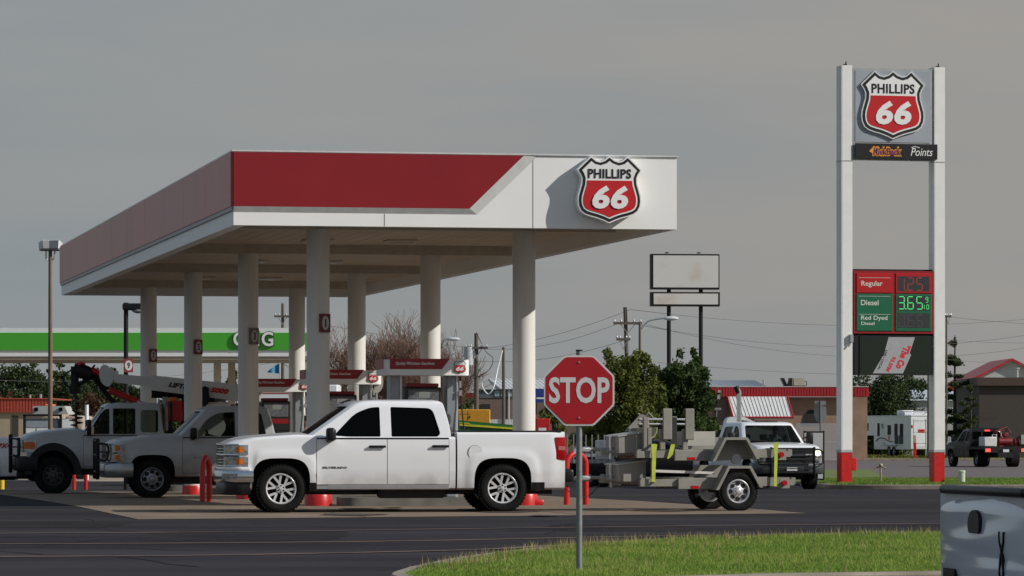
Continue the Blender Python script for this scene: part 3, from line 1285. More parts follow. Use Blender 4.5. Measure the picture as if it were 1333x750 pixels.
    def wrap(s, mb, y0, xend, z0, z1, off, th, mi=0, sides=(1, -1), xs=0.0, round_=0.0, full=False, tz=0.0):
        """band wrapped round the nose: from y0 round the corner to xend; full: across the whole front"""
        for sg in sides if not full else (1,):
            if full:
                a = s.path(0, xend, off); b = s.path(0, xend, off - th)
                a = [Vector((p.x, -p.y)) for p in a[:0:-1]] + a
                b = [Vector((p.x, -p.y)) for p in b[:0:-1]] + b
            else:
                a = s.path(y0, xend, off); b = s.path(y0, xend, off - th)
            prof = [(0, 0), (round_, 1)] if False else None
            rows = []
            r = min(round_, (z1 - z0) / 2)
            if r > 0:
                zz = [(z0, r), (z0 + r * .3, r * .35), (z0 + r, 0), (z1 - r, 0), (z1 - r * .3, r * .35), (z1, r)]
            else:
                zz = [(z0, 0), (z1, 0)]
            for z, ins in zz:
                rows.append([((p.x + (q.x - p.x) * ins / th + xs + tz * (z - z0)), (p.y + (q.y - p.y) * ins / th) * sg, z) for p, q in zip(a, b)])
            for z in (z1, z0):
                rows.append([(q.x + xs + tz * (z - z0), q.y * sg, z) for q in b])
            n = len(a)
            vs = [p for rr in rows for p in rr]
            fs = []
            for i in range(len(rows)):
                j = (i + 1) % len(rows)
                for k in range(n - 1):
                    fs.append((i * n + k, i * n + k + 1, j * n + k + 1, j * n + k))
            fs.append(tuple(i * n for i in range(len(rows))))
            fs.append(tuple(i * n + n - 1 for i in range(len(rows))))
            mb.add(vs, fs, mi)
        return mb

    def patch(s, poly, side, off, mi=0, mb=None, grn=False, nx=14, nz=8, under=.012):
        """thin panel following the body side, rectangular x0,x1,z0,z1 with rounded lower corners"""
        x0, x1, z0, z1 = poly
        mb = mb or MB()
        vs, fs = [], []
        for lay in (off, -under):
            for i in range(nx + 1):
                for k in range(nz + 1):
                    x = x0 + (x1 - x0) * i / nx
                    z = z0 + (z1 - z0) * k / nz
                    rr = .05
                    dx = min(x - x0, x1 - x)
                    vs.append((x, side * (s.ws(x, z) + lay), z))
        m = (nx + 1) * (nz + 1)
        q = lambda i, k, l: l * m + i * (nz + 1) + k
        for i in range(nx):
            for k in range(nz):
                fs.append((q(i, k, 0), q(i + 1, k, 0), q(i + 1, k + 1, 0), q(i, k + 1, 0)))
        for i in range(nx):
            fs.append((q(i, 0, 0), q(i + 1, 0, 0), q(i + 1, 0, 1), q(i, 0, 1)))
            fs.append((q(i, nz, 0), q(i + 1, nz, 0), q(i + 1, nz, 1), q(i, nz, 1)))
        for k in range(nz):
            fs.append((q(0, k, 0), q(0, k + 1, 0), q(0, k + 1, 1), q(0, k, 1)))
            fs.append((q(nx, k, 0), q(nx, k + 1, 0), q(nx, k + 1, 1), q(nx, k, 1)))
        mb.add(vs, fs, mi)
        return mb


def wheel(parent, x, y, r, w, rim='twin', rr=.66, sg=1, rimmat=None):
    """tyre with a rim sub-part; sg = +1 outer face towards +y"""
    T = Matrix.Translation((x, y, r)) @ (Matrix.Identity(4) if sg > 0 else Matrix.Rotation(PI, 4, 'Z'))
    ri = r * rr
    h = w / 2
    mb = MB()
    prof = [(ri, -h * .8), (ri + .03, -h * .98), (r * .86, -h * 1.02), (r - .025, -h * .92), (r - .004, -h * .7), (r, -h * .35), (r, h * .35), (r - .004, h * .7),
            (r - .025, h * .92), (r * .86, h * 1.02), (ri + .03, h * .98), (ri, h * .8), (ri - .01, h * .5), (ri - .01, -h * .5)]
    mb.lathe(prof, 48, 0, T, axis='y', closed=True)
    # shoulder tread blocks
    for k in range(44):
        a = 2 * PI * k / 44
        M = T @ Matrix.Rotation(a, 4, 'Y')
        for s2 in (-1, 1):
            mb.box(r - .012, r + .004, s2 * h * .55, s2 * h * .93, -.016, .016, 0, M)
    ty = mb.build('wheel', [M_tyre], parent, smooth=35)
    mb = MB()
    f = h * .78
    mb.lathe([(ri + .002, -h * .8), (ri + .006, f), (ri - .012, f + .012), (ri - .028, f - .004), (ri - .036, f - .07), (ri - .04, -h * .8)], 40, 0, T, axis='y', closed=True)
    if rim == 'twin':
        mb.lathe([(1e-5, f - .09), (ri - .03, f - .09)], 32, 1, T, axis='y')
        mb.lathe([(ri * .30, f - .03), (ri * .28, f - .005), (ri * .10, f + .0), (1e-5, f + .0)], 24, 0, T, axis='y')
        mb.lathe([(ri * .30, f - .09), (ri * .30, f - .03)], 24, 0, T, axis='y')
        for k in range(6):
            for d in (-.17, .17):
                a = 2 * PI * k / 6 + .26
                M = T @ Matrix.Rotation(a, 4, 'Y')
                r0, r1 = ri * .22, ri - .015
                z0, z1 = d * .042 / .17, d * .060 / .17
                hw0, hw1 = .017, .020
                vs = [(r0, f - .02, z0 - hw0), (r0, f - .02, z0 + hw0), (r1, f - .005, z1 + hw1), (r1, f - .005, z1 - hw1),
                      (r0, f - .07, z0 - hw0), (r0, f - .07, z0 + hw0), (r1, f - .06, z1 + hw1), (r1, f - .06, z1 - hw1)]
                mb.add(vs, [(0, 1, 2, 3), (7, 6, 5, 4), (0, 4, 5, 1), (1, 5, 6, 2), (2, 6, 7, 3), (3, 7, 4, 0)], 0, M)
        for k in range(6):
            a = 2 * PI * (k + .5) / 6
            mb.cyl((ri * .2 * math.cos(a), f - .01, ri * .2 * math.sin(a)), (ri * .2 * math.cos(a), f + .004, ri * .2 * math.sin(a)), .013, 8, 1, T)
        mb.lathe([(1e-5, f + .012), (ri * .085, f + .010), (ri * .095, f)], 16, 0, T, axis='y')
    else:
        mb.lathe([(ri - .035, f - .06), (ri * .80, f - .035), (ri * .45, f - .02), (ri * .26, f - .005), (ri * .22, f + .02), (ri * .17, f + .025), (1e-5, f + .025)], 36, 0, T, axis='y')
        n = 8
        for k in range(n):
            a = 2 * PI * k / n
            c = ri * .63
            d = .036 if rim == 'steel' else .045
            hp = []
            for j in range(12):
                b = 2 * PI * j / 12
                hp.append((c + d * .9 * math.cos(b), d * 1.15 * math.sin(b)))
            M = T @ Matrix.Rotation(a, 4, 'Y')
            mb.prism(hp, f - .034, f - .018, 1, M)
        for k in range(8):
            a = 2 * PI * (k + .5) / 8
            q = ri * .34
            mb.cyl((q * math.cos(a), f - .0, q * math.sin(a)), (q * math.cos(a), f + .018, q * math.sin(a)), .011, 8, 0, T)
    mb.build('rim', [rimmat or M_alloy, M_well], ty, smooth=35)
    return ty


def make_cab(p, root, interior=True, driver=None):
    g = p.green()
    inner = p.green(.05)
    cut = [inner]
    for sg in (1,):
        for poly in p.wins:
            m = MB(); m.prism(poly, -2, 2); cut.append(m)
    m = MB()                                               # windscreen opening
    zt = p.roof - .115; zb_ = p.belt + .045
    hb = p.hw + p.ghw[0] - .11; ht = p.hw + p.ghw[1] - .07
    m.prism(round_poly([(-hb, zb_), (hb, zb_), (ht, zt), (-ht, zt)], .05, 3), p.gx[1] - .12, p.gx[0] + .5, axis='x')
    cut.append(m)
    m = MB()
    m.prism(round_poly([(-hb + .02, zb_ + .08), (hb - .02, zb_ + .08), (ht - .02, zt - .03), (-ht + .02, zt - .03)], .06, 3), p.gx[3] - .5, p.gx[3] + .22, axis='x')
    cut.append(m)
    c = bool_cut(g, [p.paint], cut, 'cab', root, smooth=38)
    p.green(.022, lo=-.05).build('glass', p.glass, root, smooth=40)
    if interior:
        mb = MB()
        for y in (-.42, .42):
            for xs in ([.05, -.85] if len(p.wins) > 1 and p.gx[3] < -.9 else [.05]):
                xx = p.gx[1] - .75 + (xs - .05)
                mb.box(xx - .13, xx + .02, y - .24, y + .24, .8, 1.42, 0, bev=.06, seg=2)
                mb.box(xx - .12, xx - .02, y - .12, y + .12, 1.44, 1.62, 0, bev=.04, seg=2)
        mb.box(p.gx[0] - .75, p.gx[0] - .2, -p.hw + .2, p.hw - .2, p.belt - .2, p.belt + .02, 0, bev=.05)
        mb.build('seats', M_seat, root)
        mb = MB()
        ring = [(0 + .06 * math.cos(a) * .5, .19 * math.cos(a), .19 * math.sin(a)) for a in [2 * PI * k / 20 for k in range(20)]]
        mb.tube([(p.gx[0] - .85 + .35 * z, .42 + y, p.belt + z * .9) for x, y, z in ring], .014, 6, closed=True)
        mb.build('steering_wheel', M_black, root)
    return c


def mirror(p, root, x, z, tow=False, h=.22, w=.2):
    for sg in (1, -1):
        mb = MB()
        y0 = p.hw - .03
        if tow:
            mb.box(x - .06, x + .05, sg * (y0 + .12), sg * (y0 + .33), z - .05, z + .32, 0, bev=.04, seg=2)
            mb.tube([(x, sg * y0, z + .02), (x, sg * (y0 + .16), z + .05)], .02, 8)
            mb.tube([(x, sg * y0, z + .14), (x, sg * (y0 + .16), z + .18)], .02, 8)
        else:
            mb.box(x - .07, x + .08, sg * (y0 + .03), sg * (y0 + .03 + w), z - h * .35, z + h * .65, 0, bev=.05, seg=3)
            mb.box(x - .04, x + .07, sg * (y0 - .05), sg * (y0 + .1), z - h * .4, z - h * .1, 0, bev=.02)
        o = mb.build('mirror', M_trimblack, root, smooth=50)
        mb = MB()
        if tow:
            mb.box(x - .065, x - .06, sg * (y0 + .14), sg * (y0 + .31), z - .02, z + .29)
        else:
            mb.box(x - .074, x - .069, sg * (y0 + .05), sg * (y0 + .01 + w), z - h * .25, z + h * .5)
        mb.build('mirror_glass', M_chrome, o)


def doors(p, root):
    for sg in (1, -1):
        for (x0, x1, z0, z1) in p.doors:
            mb = MB()
            p.patch((x0 - .007, x1 + .007, z0 - .009, z1), sg, .0012, 1, mb)
            p.patch((x0, x1, z0, z1), sg, .007, 0, mb)
            d = mb.build('door', [p.paint, M_gap], root, smooth=40)
            for hx, hz in p.handles:
                if x0 < hx < x1:
                    mb = MB()
                    y = sg * p.ws(hx, hz)
                    mb.box(hx - .15, hx + .13, y + sg * .03, y + sg * .055, hz - .018, hz + .022, 0, bev=.012, seg=2)
                    mb.box(hx - .13, hx - .09, y, y + sg * .04, hz - .015, hz + .015)
                    mb.box(hx + .08, hx + .12, y, y + sg * .04, hz - .015, hz + .015)
                    h = mb.build('handle', M_trimblack, d, smooth=40)
                    mb = MB()
                    mb.sphere((hx - .02, y, hz), .06, 8, sc=(1.3, .12, .7))
                    # shallow cup behind the handle
        # belt moulding
        mb = MB()
        a = min(d[0] for d in p.doors); b = max(d[1] for d in p.doors)
        p.patch((a, b, p.belt - .012, p.belt + .012), sg, .012, 0, mb, nz=1)
        mb.build('belt_moulding', M_trimblack, root)


def chassis(p, root):
    mb = MB()
    mb.box(p.xmin + .15, p.xmax - .5, -.55, .55, .30, p.zb + .1, 0)
    mb.box(-.9, .2, .45, .82, .24, .42, 0, bev=.04)
    for x in p.ax:
        mb.cyl((x, -p.hw + .2, p.wr), (x, p.hw - .2, p.wr), .06, 10)
        mb.sphere((x, .1, p.wr - .02), .15, 8)
    mb.cyl((-p.wb / 2 - .9, -.6, .36), (-.6, -.6, .34), .05, 10)
    mb.build('chassis', M_chassis, root)


def bed_loft(p, root, x0, x1, m, name='bed'):
    bl = p.loft(x0, x1, lambda x: p.rail, lambda x: .0)
    cut = p.arch_cutters()[2:]
    c = MB()
    c.box(x0 + .06, x1 - .06, -p.hw + .10, p.hw - .10, p.wr + p.arch[1] + .06, 2.0, 0)
    return bool_cut(bl, [m, M_well], cut + [c], name, root, smooth=32)


def front_loft(p, root, name='body'):
    bl = p.loft(p.cabx, p.xmax, lambda x: lerp_keys(p.top, x)[0], lambda x: .035 * sstep(.6, 1.6, x) * (1 - .6 * sstep(p.xmax - .4, p.xmax, x)))
    return bool_cut(bl, [p.paint, M_well], p.arch_cutters()[:2], name, root, smooth=32)


# ============================================================ 1. white crew cab pickup in front
M_paintw = mat('white_car_paint', (0.76, 0.765, 0.78), .22, var=.02, scale=2, coat=.6)
YAW = R(180 + 8.8)


def wpoly(pts, r):
    return round_poly(pts, r, 4)


def heading(rz):
    return Vector((math.cos(rz), math.sin(rz)))


def place(root, Ynear, px_front, px_rear, p, rz):
    """put the vehicle so that the near side wheels meet the ground at the photo columns"""
    d = heading(rz)
    mid = (px_front + px_rear) / 2
    X = XP(mid, Ynear)
    n = Vector((-d.y, d.x))
    if n.y < 0: n = -n
    c = Vector((X, Ynear)) + n * (p.hw - .1)
    root.location = (c.x, c.y, gz(c.y))
    root.rotation_euler = (0, 0, rz)


grime(M_paintw, .30, .66, amt=.55)
t1 = thing('pickup_truck', 'glossy white four door pickup towing the stacked trailers in front of the canopy', 'pickup truck', group='pickups around the fuel pumps')
p1 = Pickup(paint=M_paintw, hw=1.0)
p1.wins = [wpoly([(.98, 1.245), (.60, 1.63), (.35, 1.725), (.19, 1.735), (.19, 1.245)], [.03, .12, .1, .03, .03]),
           wpoly([(.01, 1.245), (.01, 1.735), (-.68, 1.715), (-.80, 1.30), (-.75, 1.245)], [.03, .03, .1, .06, .03])]
p1.doors = [(.09, 1.24, .47, 1.21), (-.93, .08, .47, 1.21)]
p1.handles = [(.26, 1.085), (-.78, 1.09)]
front_loft(p1, t1)
cab1 = make_cab(p1, t1)
doors(p1, t1)
mirror(p1, t1, 1.02, 1.25)
chassis(p1, t1)
bed_loft(p1, t1, p1.xmin, p1.cabx - .03, p1.paint)
mb = MB()                                   # black rail caps
for sg in (1, -1):
    mb.box(p1.xmin + .05, p1.cabx - .05, sg * (p1.hw - .10), sg * (p1.hw - .055), p1.rail - .01, p1.rail + .018, 0, bev=.01)
mb.build('rail_cap', M_trimblack, t1)
for x in p1.ax:
    for sg in (1, -1):
        wheel(t1, x, sg * (p1.hw - .145), p1.wr, p1.tyw, 'twin', .635, sg)
# nose: grille, lamps, bumper
mb = MB()
p1.wrap(mb, 0, 0, .80, 1.13, .012, .03, 0, full=True) if False else None
pg = Pickup(hw=.66, xmax=p1.xmax, bow=.045, cornr=.0)
pg.wrap(mb, 0, 9, .76, 1.13, .02, .05, 0, full=True)
mb.build('grille', M_trimblack, t1)
mb = MB()
for z, h in ((.765, .02), (.935, .035), (1.105, .03)):
    p1.wrap(mb, 0, 2.50, z, z + h, .035, .03, 0, full=True, round_=.008)
for z in (.82, .87, 1.0, 1.05):
    pg.wrap(mb, 0, 9, z, z + .012, .03, .02, 0, full=True)
mb.build('grille_bars', M_chrome, t1, smooth=40)
for sg in (1, -1):
    mb = MB()
    p1.wrap(mb, .64, 2.36, .75, .925, .018, .04, 0, sides=(sg,))
    p1.wrap(mb, .64, 2.36, .955, 1.115, .018, .04, 0, sides=(sg,))
    hl = mb.build('headlight', M_lamp, t1, smooth=40)
    for z0, z1 in ((.80, .89), (.99, 1.08)):
        mb = MB()
        p1.wrap(mb, .975, 2.445, z0, z1, .026, .02, 0, sides=(sg,))
        mb.build('amber_reflector', M_amber, hl, smooth=40)
mb = MB()
p1.wrap(mb, 0, 2.28, .50, .70, .075, .16, 0, full=True, round_=.045)
mb.build('front_bumper', M_chrome2, t1, smooth=50)
mb = MB()
p1.wrap(mb, 0, 2.34, .695, .755, .05, .12, 0, full=True, round_=.01)
mb.build('bumper_cover', p1.paint, t1, smooth=50)
mb = MB()
p1.wrap(mb, 0, 2.33, .30, .52, .03, .18, 0, full=True, round_=.03)
mb.build('air_dam', M_trimblack, t1, smooth=50)
for sg in (1, -1):
    mb = MB()
    p1.wrap(mb, .80, 2.60, .56, .65, .083, .02, 0, sides=(sg,))
    mb.build('fog_lamp', M_lamp, t1)
# rocker strip, sills
for sg in (1, -1):
    mb = MB()
    p1.patch((-.93, 1.24, .395, .455), sg, .012, 0, mb, nz=2)
    mb.build('rocker_strip', mat('rocker_grey', (.42, .43, .45), .3, metal=.4), t1, smooth=40)
    for xa, xb in ((1.05, 1.36), (-2.52, -2.30)):
        mb = MB()
        p1.patch((xa, xb, .36, .50), sg, .004, 0, mb, nz=2)
        mb.build('arch_liner', M_trimblack, t1)
# fuel door (driver side) and taillights
mb = MB()
circ = [(-1.36 + .115 * math.cos(a), .985 + .125 * math.sin(a)) for a in [2 * PI * k / 24 for k in range(24)]]
y = p1.ws(-1.36, .985)
mb.prism(circ, y - .02, y + .002, 1)
mb.prism([(x * .96 - 1.36 * .04, z * .96 + .985 * .04) for x, z in circ], y - .02, y + .006, 0)
mb.build('fuel_door', [p1.paint, M_gap], t1)
for sg in (1, -1):
    mb = MB()
    y = sg * (p1.hw - .045)
    mb.box(p1.xmin - .02, p1.xmin + .17, y - .10 * sg, y + .035 * sg, .86, 1.24, 0, bev=.02, seg=2)
    tl = mb.build('taillight', M_redlens, t1, smooth=40)
    mb = MB()
    mb.box(p1.xmin + .0, p1.xmin + .12, y + .02 * sg, y + .04 * sg, 1.02, 1.09, 0, bev=.008)
    mb.build('reversing_lens', mat('clear_lens', (.50, .16, .16), .15), tl)
mb = MB()
mb.box(p1.xmin - .16, p1.xmin + .12, -.95, .95, .50, .72, 0, bev=.05, seg=3)
mb.build('rear_bumper', M_trimblack, t1, smooth=50)
mb = MB()
mb.box(p1.xmin - .30, p1.xmin, -.04, .04, .42, .50)
mb.box(p1.xmin - .34, p1.xmin - .2, -.06, .06, .40, .44)
mb.sphere((p1.xmin - .29, 0, .50), .03, 8)
mb.build('hitch', M_chassis, t1)
mb = MB()
mb.box(p1.xmin - .012, p1.xmin - .004, -.82, .82, .78, 1.30, 0, bev=.003)
tg = mb.build('tailgate', p1.paint, t1)
mb = MB()
mb.box(p1.xmin - .03, p1.xmin - .012, -.12, .12, 1.12, 1.2)
mb.build('handle', M_trimblack, tg)


def side_text(root, p, s_, x, z, w, h, m, sides=(1, -1), off=.009, italic=0, bold=.05, name='lettering'):
    for sg in sides:
        y = sg * (p.ws(x, z) + off)
        M = Matrix.Translation((x, y, z))
        if sg > 0:
            M = M @ Matrix.Rotation(PI, 4, 'Z')
        mb = MB()
        mb.text(s_, 0, 0, w, h, 0, shear=italic, bold=bold, ext=.003, M=M, spacing=1.15)
        mb.build(name, m, root)


side_text(t1, p1, 'SILVERADO', .95, .745, .40, .034, M_trimblack, bold=.03)
mb = MB()                                   # antenna pods on the roof front
mb.prism([(.78, 1.80), (.60, 1.865), (.56, 1.86), (.60, 1.80)], -.10, .0, 0)
mb.build('roof_fin', M_trimblack, t1)
place(t1, 65.3, 366, 654, p1, YAW)

# ============================================================ 2. older white pickup in the shade of the canopy
M_paint2 = mat('shade_dimmed_white_paint', (0.44, 0.455, 0.47), .35, col2=(0.37, 0.38, 0.38), scale=1.6, coat=.3)  # white paint lowered to grey, carrying the canopy shade
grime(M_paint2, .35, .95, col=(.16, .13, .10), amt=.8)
t2 = thing('pickup_truck', 'white extended cab pickup with black grille guard, second row in the canopy shade', 'pickup truck', group='pickups around the fuel pumps')
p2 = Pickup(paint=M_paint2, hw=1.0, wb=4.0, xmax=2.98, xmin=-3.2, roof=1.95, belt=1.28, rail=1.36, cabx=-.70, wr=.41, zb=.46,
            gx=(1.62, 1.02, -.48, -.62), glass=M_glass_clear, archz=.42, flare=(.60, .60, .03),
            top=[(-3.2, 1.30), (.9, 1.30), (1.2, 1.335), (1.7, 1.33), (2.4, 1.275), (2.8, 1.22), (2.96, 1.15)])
p2.wins = [wpoly([(1.12, 1.31), (.86, 1.66), (.62, 1.80), (.26, 1.82), (.26, 1.31)], [.03, .12, .1, .03, .03]),
           wpoly([(.02, 1.33), (.02, 1.80), (-.30, 1.79), (-.40, 1.33)], .05)]
p2.doors = [(.14, 1.36, .54, 1.27), (-.52, .13, .54, 1.27)]
p2.handles = [(.32, 1.15)]
front_loft(p2, t2)
make_cab(p2, t2)
doors(p2, t2)
mirror(p2, t2, 1.14, 1.33, h=.24, w=.2)
chassis(p2, t2)
bed_loft(p2, t2, p2.xmin, p2.cabx - .03, p2.paint)
for x in p2.ax:
    for sg in (1, -1):
        wheel(t2, x, sg * (p2.hw - .14), p2.wr, .27, 'steel8', .60, sg, M_steelrim)
mb = MB()
pg = Pickup(hw=.70, xmax=p2.xmax, bow=.045, cornr=.0)
pg.wrap(mb, 0, 9, .80, 1.16, .02, .05, 0, full=True)
mb.build('grille', M_trimblack, t2)
for sg in (1, -1):
    mb = MB()
    p2.wrap(mb, .68, 2.58, .78, .94, .018, .04, 0, sides=(sg,))
    p2.wrap(mb, .68, 2.58, .97, 1.14, .018, .04, 0, sides=(sg,))
    hl = mb.build('headlight', M_lamp, t2, smooth=40)
    for z0, z1 in ((.80, .92), (1.0, 1.12)):
        mb = MB()
        p2.wrap(mb, .975, 2.67, z0, z1, .026, .02, 0, sides=(sg,))
        mb.build('amber_reflector', M_amber, hl, smooth=40)
mb = MB()
p2.wrap(mb, 0, 2.40, .44, .75, .08, .2, 0, full=True, round_=.05)
mb.build('front_bumper', mat('dull_chrome', (.35, .36, .37), .3, metal=.9, var=.1), t2, smooth=50)


def grille_guard(p, root, x, z0=.5, z1=1.24, hwid=.62, wing=.98):
    mb = MB()
    for y in (-hwid, hwid):
        mb.box(x, x + .09, y - .03, y + .03, z0 - .12, z1, 0, bev=.02)
    for z in (z0 + .04, (z0 + z1) / 2 + .02, z1 - .05):
        mb.tube([(x + .05, -hwid, z), (x + .05, hwid, z)], .026, 10)
    for sg in (1, -1):
        loop = [(x + .04, sg * hwid, z0 + .28), (x - .02, sg * (wing - .12), z0 + .28), (x - .14, sg * wing, z0 + .31), (x - .16, sg * wing, z1 - .16),
                (x - .02, sg * (wing - .12), z1 - .1), (x + .04, sg * hwid, z1 - .1)]
        mb.tube(smooth_line(loop, 4), .022, 8)
        mb.tube(smooth_line([(x + .04, sg * hwid, .5 * (z0 + z1) + .09), (x - .02, sg * (wing - .12), .5 * (z0 + z1) + .09), (x - .14, sg * wing, .5 * (z0 + z1) + .09)], 4), .014, 8)
    return mb.build('grille_guard', M_blackmetal, root, smooth=45)


grille_guard(p2, t2, p2.xmax + .10, z0=.52, z1=1.26, wing=.92)
side_text(t2, p2, 'SILVERADO', .95, .86, .40, .04, mat('badge_grey', (.25, .25, .26), .3, metal=.5))
for sg in (1, -1):
    mb = MB()
    y = sg * (p2.hw - .045)
    mb.box(p2.xmin - .02, p2.xmin + .13, y - .10 * sg, y + .03 * sg, .88, 1.26, 0, bev=.02, seg=2)
    mb.build('taillight', M_redlens, t2, smooth=40)
mb = MB()
mb.box(p2.xmin - .15, p2.xmin + .1, -.95, .95, .52, .74, 0, bev=.04, seg=2)
mb.build('rear_bumper', MATS['dull_chrome'], t2, smooth=50)
place(t2, 84, 200, 200 + 4.0 * 61, p2, R(180 + 8.5))

# ============================================================ people (skin modifier, one continuous body)
def person_mesh(joints, edges, radii, root=0, sub=1):
    me = bpy.data.meshes.new('person')
    me.from_pydata([tuple(j) for j in joints], edges, [])
    o = bpy.data.objects.new('tmp_person', me)
    COL.objects.link(o)
    md = o.modifiers.new('skin', 'SKIN')
    for i, r in enumerate(radii):
        sv = me.skin_vertices[0].data[i]
        sv.radius = (r[0], r[1]) if isinstance(r, tuple) else (r, r)
        sv.use_root = (i == root)
    ss = o.modifiers.new('sub', 'SUBSURF')
    ss.levels = sub; ss.render_levels = sub
    dg = bpy.context.evaluated_depsgraph_get(); dg.update()
    m2 = bpy.data.meshes.new_from_object(o.evaluated_get(dg))
    bpy.data.objects.remove(o); bpy.data.meshes.remove(me)
    for p in m2.polygons: p.use_smooth = True
    return m2


M_skin = mat('skin', (.36, .20, .14), .5, var=.06)


def standing_person(loc, rz, label, shirt, trousers):
    """figure facing local -y, arms hanging a little bent"""
    J = [(0, 0, .93), (0, 0, 1.10), (0, .01, 1.28), (0, .01, 1.44), (0, 0, 1.53), (0, -.01, 1.60), (0, -.01, 1.68), (0, -.01, 1.76)]
    Rr_ = [(.15, .11), (.14, .10), (.165, .11), (.15, .09), .055, .075, .088, .06]
    E = [(i, i + 1) for i in range(7)]
    for sx in (-1, 1):
        k = len(J)
        J += [(sx * .18, .01, 1.42), (sx * .235, .02, 1.15), (sx * .23, -.08, .92), (sx * .22, -.13, .84)]
        Rr_ += [.06, .045, .034, .03]
        E += [(3, k), (k, k + 1), (k + 1, k + 2), (k + 2, k + 3)]
        for f in range(4):
            q = len(J)
            J += [(sx * (.20 + .018 * f), -.15 - .006 * f, .79), (sx * (.20 + .018 * f), -.15, .75 + .008 * abs(f - 1))]
            Rr_ += [.010, .008]
            E += [(k + 3, q), (q, q + 1)]
        q = len(J)
        J += [(sx * .185, -.17, .82)]; Rr_ += [.010]; E += [(k + 3, q)]
        k = len(J)
        J += [(sx * .10, 0, .86), (sx * .12, -.01, .50), (sx * .125, .03, .11), (sx * .13, -.0, .045), (sx * .14, -.15, .035)]
        Rr_ += [.10, .07, .05, (.05, .045), (.045, .03)]
        E += [(0, k), (k, k + 1), (k + 1, k + 2), (k + 2, k + 3), (k + 3, k + 4)]
    me = person_mesh(J, E, Rr_)
    for m in (M_skin, shirt, trousers, mat('shoe_leather', (.03, .02, .015), .6)):
        me.materials.append(m)
    for p in me.polygons:
        c = p.center
        if c.z < .085: p.material_index = 3
        elif c.z < .96 and abs(c.x) < .205 and c.y > -.12: p.material_index = 2
        elif c.z < 1.49 and not (abs(c.x) > .19 and c.z < 1.17): p.material_index = 1
        else: p.material_index = 0
    o = bpy.data.objects.new('person', me); COL.objects.link(o)
    o.location = loc; o.rotation_euler = (0, 0, rz)
    tag(o, label, 'person')
    mb = MB()
    mb.sphere((0, .012, 1.735), .098, 10, sc=(.92, 1.05, .85))
    mb.build('hair', mat('dark_hair', (.015, .011, .009), .7), o, smooth=80)
    mb = MB()
    mb.sphere((0, -.105, 1.665), .016, 6, sc=(.8, 1.2, 1.6))
    for sx in (-1, 1):
        mb.sphere((sx * .092, 0, 1.675), .022, 6, sc=(.5, 1, 1.3))
    mb.build('nose_and_ears', M_skin, o, smooth=80)
    mb = MB()
    for sx in (-1, 1):
        mb.sphere((sx * .033, -.088, 1.69), .011, 6)
    mb.build('eyes', M_black, o, smooth=80)
    mb = MB()
    mb.box(-.025, .025, -.092, -.086, 1.622, 1.63)
    mb.build('mouth', mat('lip', (.22, .07, .06), .5), o)
    return o


def seated_person(parent_root, x, y, z, label, shirt):
    """driver: local x forward like the vehicle, hands on the wheel"""
    J = [(0, 0, .0), (-.04, 0, .18), (-.06, 0, .36), (-.05, 0, .50), (-.02, 0, .58), (0, 0, .64), (0, 0, .71), (0, 0, .79)]
    Rr_ = [(.15, .12), (.14, .11), (.16, .11), (.14, .09), .055, .075, .088, .06]
    E = [(i, i + 1) for i in range(7)]
    for sy in (-1, 1):
        k = len(J)
        J += [(-.04, sy * .18, .47), (.12, sy * .26, .27), (.36, sy * .16, .33), (.43, sy * .14, .36)]
        Rr_ += [.06, .045, .034, .03]
        E += [(3, k), (k, k + 1), (k + 1, k + 2), (k + 2, k + 3)]
        for f in range(4):
            q = len(J)
            J += [(.47, sy * .13, .33 + .018 * f), (.47, sy * .10, .33 + .018 * f)]
            Rr_ += [.009, .008]; E += [(k + 3, q), (q, q + 1)]
        k = len(J)
        J += [(.08, sy * .10, .0), (.48, sy * .14, .06), (.62, sy * .14, -.34)]
        Rr_ += [.10, .075, .05]
        E += [(0, k), (k, k + 1), (k + 1, k + 2)]
    me = person_mesh(J, E, Rr_)
    for m in (M_skin, shirt, mat('denim', (.05, .07, .12), .8)):
        me.materials.append(m)
    for p in me.polygons:
        c = p.center
        if c.z < .10: p.material_index = 2
        elif c.z < .55 and c.x < .18: p.material_index = 1
    o = bpy.data.objects.new('person', me); COL.objects.link(o)
    M = Matrix.Translation(parent_root.location) @ Matrix.Rotation(parent_root.rotation_euler.z, 4, 'Z')
    o.location = M @ Vector((x, y, z))
    o.rotation_euler = (0, 0, parent_root.rotation_euler.z)
    tag(o, label, 'person')
    mb = MB()
    mb.sphere((-.012, 0, .765), .098, 10, sc=(1.05, .92, .85))
    mb.build('hair', mat('dark_hair', (.015, .011, .009), .7), o, smooth=80)
    mb = MB()
    mb.sphere((.10, 0, .695), .016, 6, sc=(1.2, .8, 1.6))
    mb.build('nose', M_skin, o, smooth=80)
    return o


seated_person(t2, .38, .42, .98, 'driver in a green shirt sitting in the shaded extended cab pickup', mat('green_shirt', (.03, .12, .05), .8))
pp = P(398, 540, 92)
standing_person((pp.x, pp.y, gz(pp.y)), R(60), 'dark haired person in a tan shirt standing between the pumps', mat('tan_shirt', (.34, .25, .17), .8),
                mat('dark_jeans', (.03, .035, .05), .8))
# ============================================================ stacked trailers
M_tr = mat('trailer_beige_grey', (0.25, 0.245, 0.215), .5, col2=(.20, .19, .165), scale=3, bump=.1, detail=8)
M_strap = mat('yellow_green_strap', (0.42, 0.50, 0.05), .7, var=.15, scale=8)
TA = R(15.5)
hx = t1.location.x - heading(YAW).x * (2.86 + .31) * 1
hy = t1.location.y - heading(YAW).y * (2.86 + .31)
TS = .475                       # height of the upper trailer over the lower one


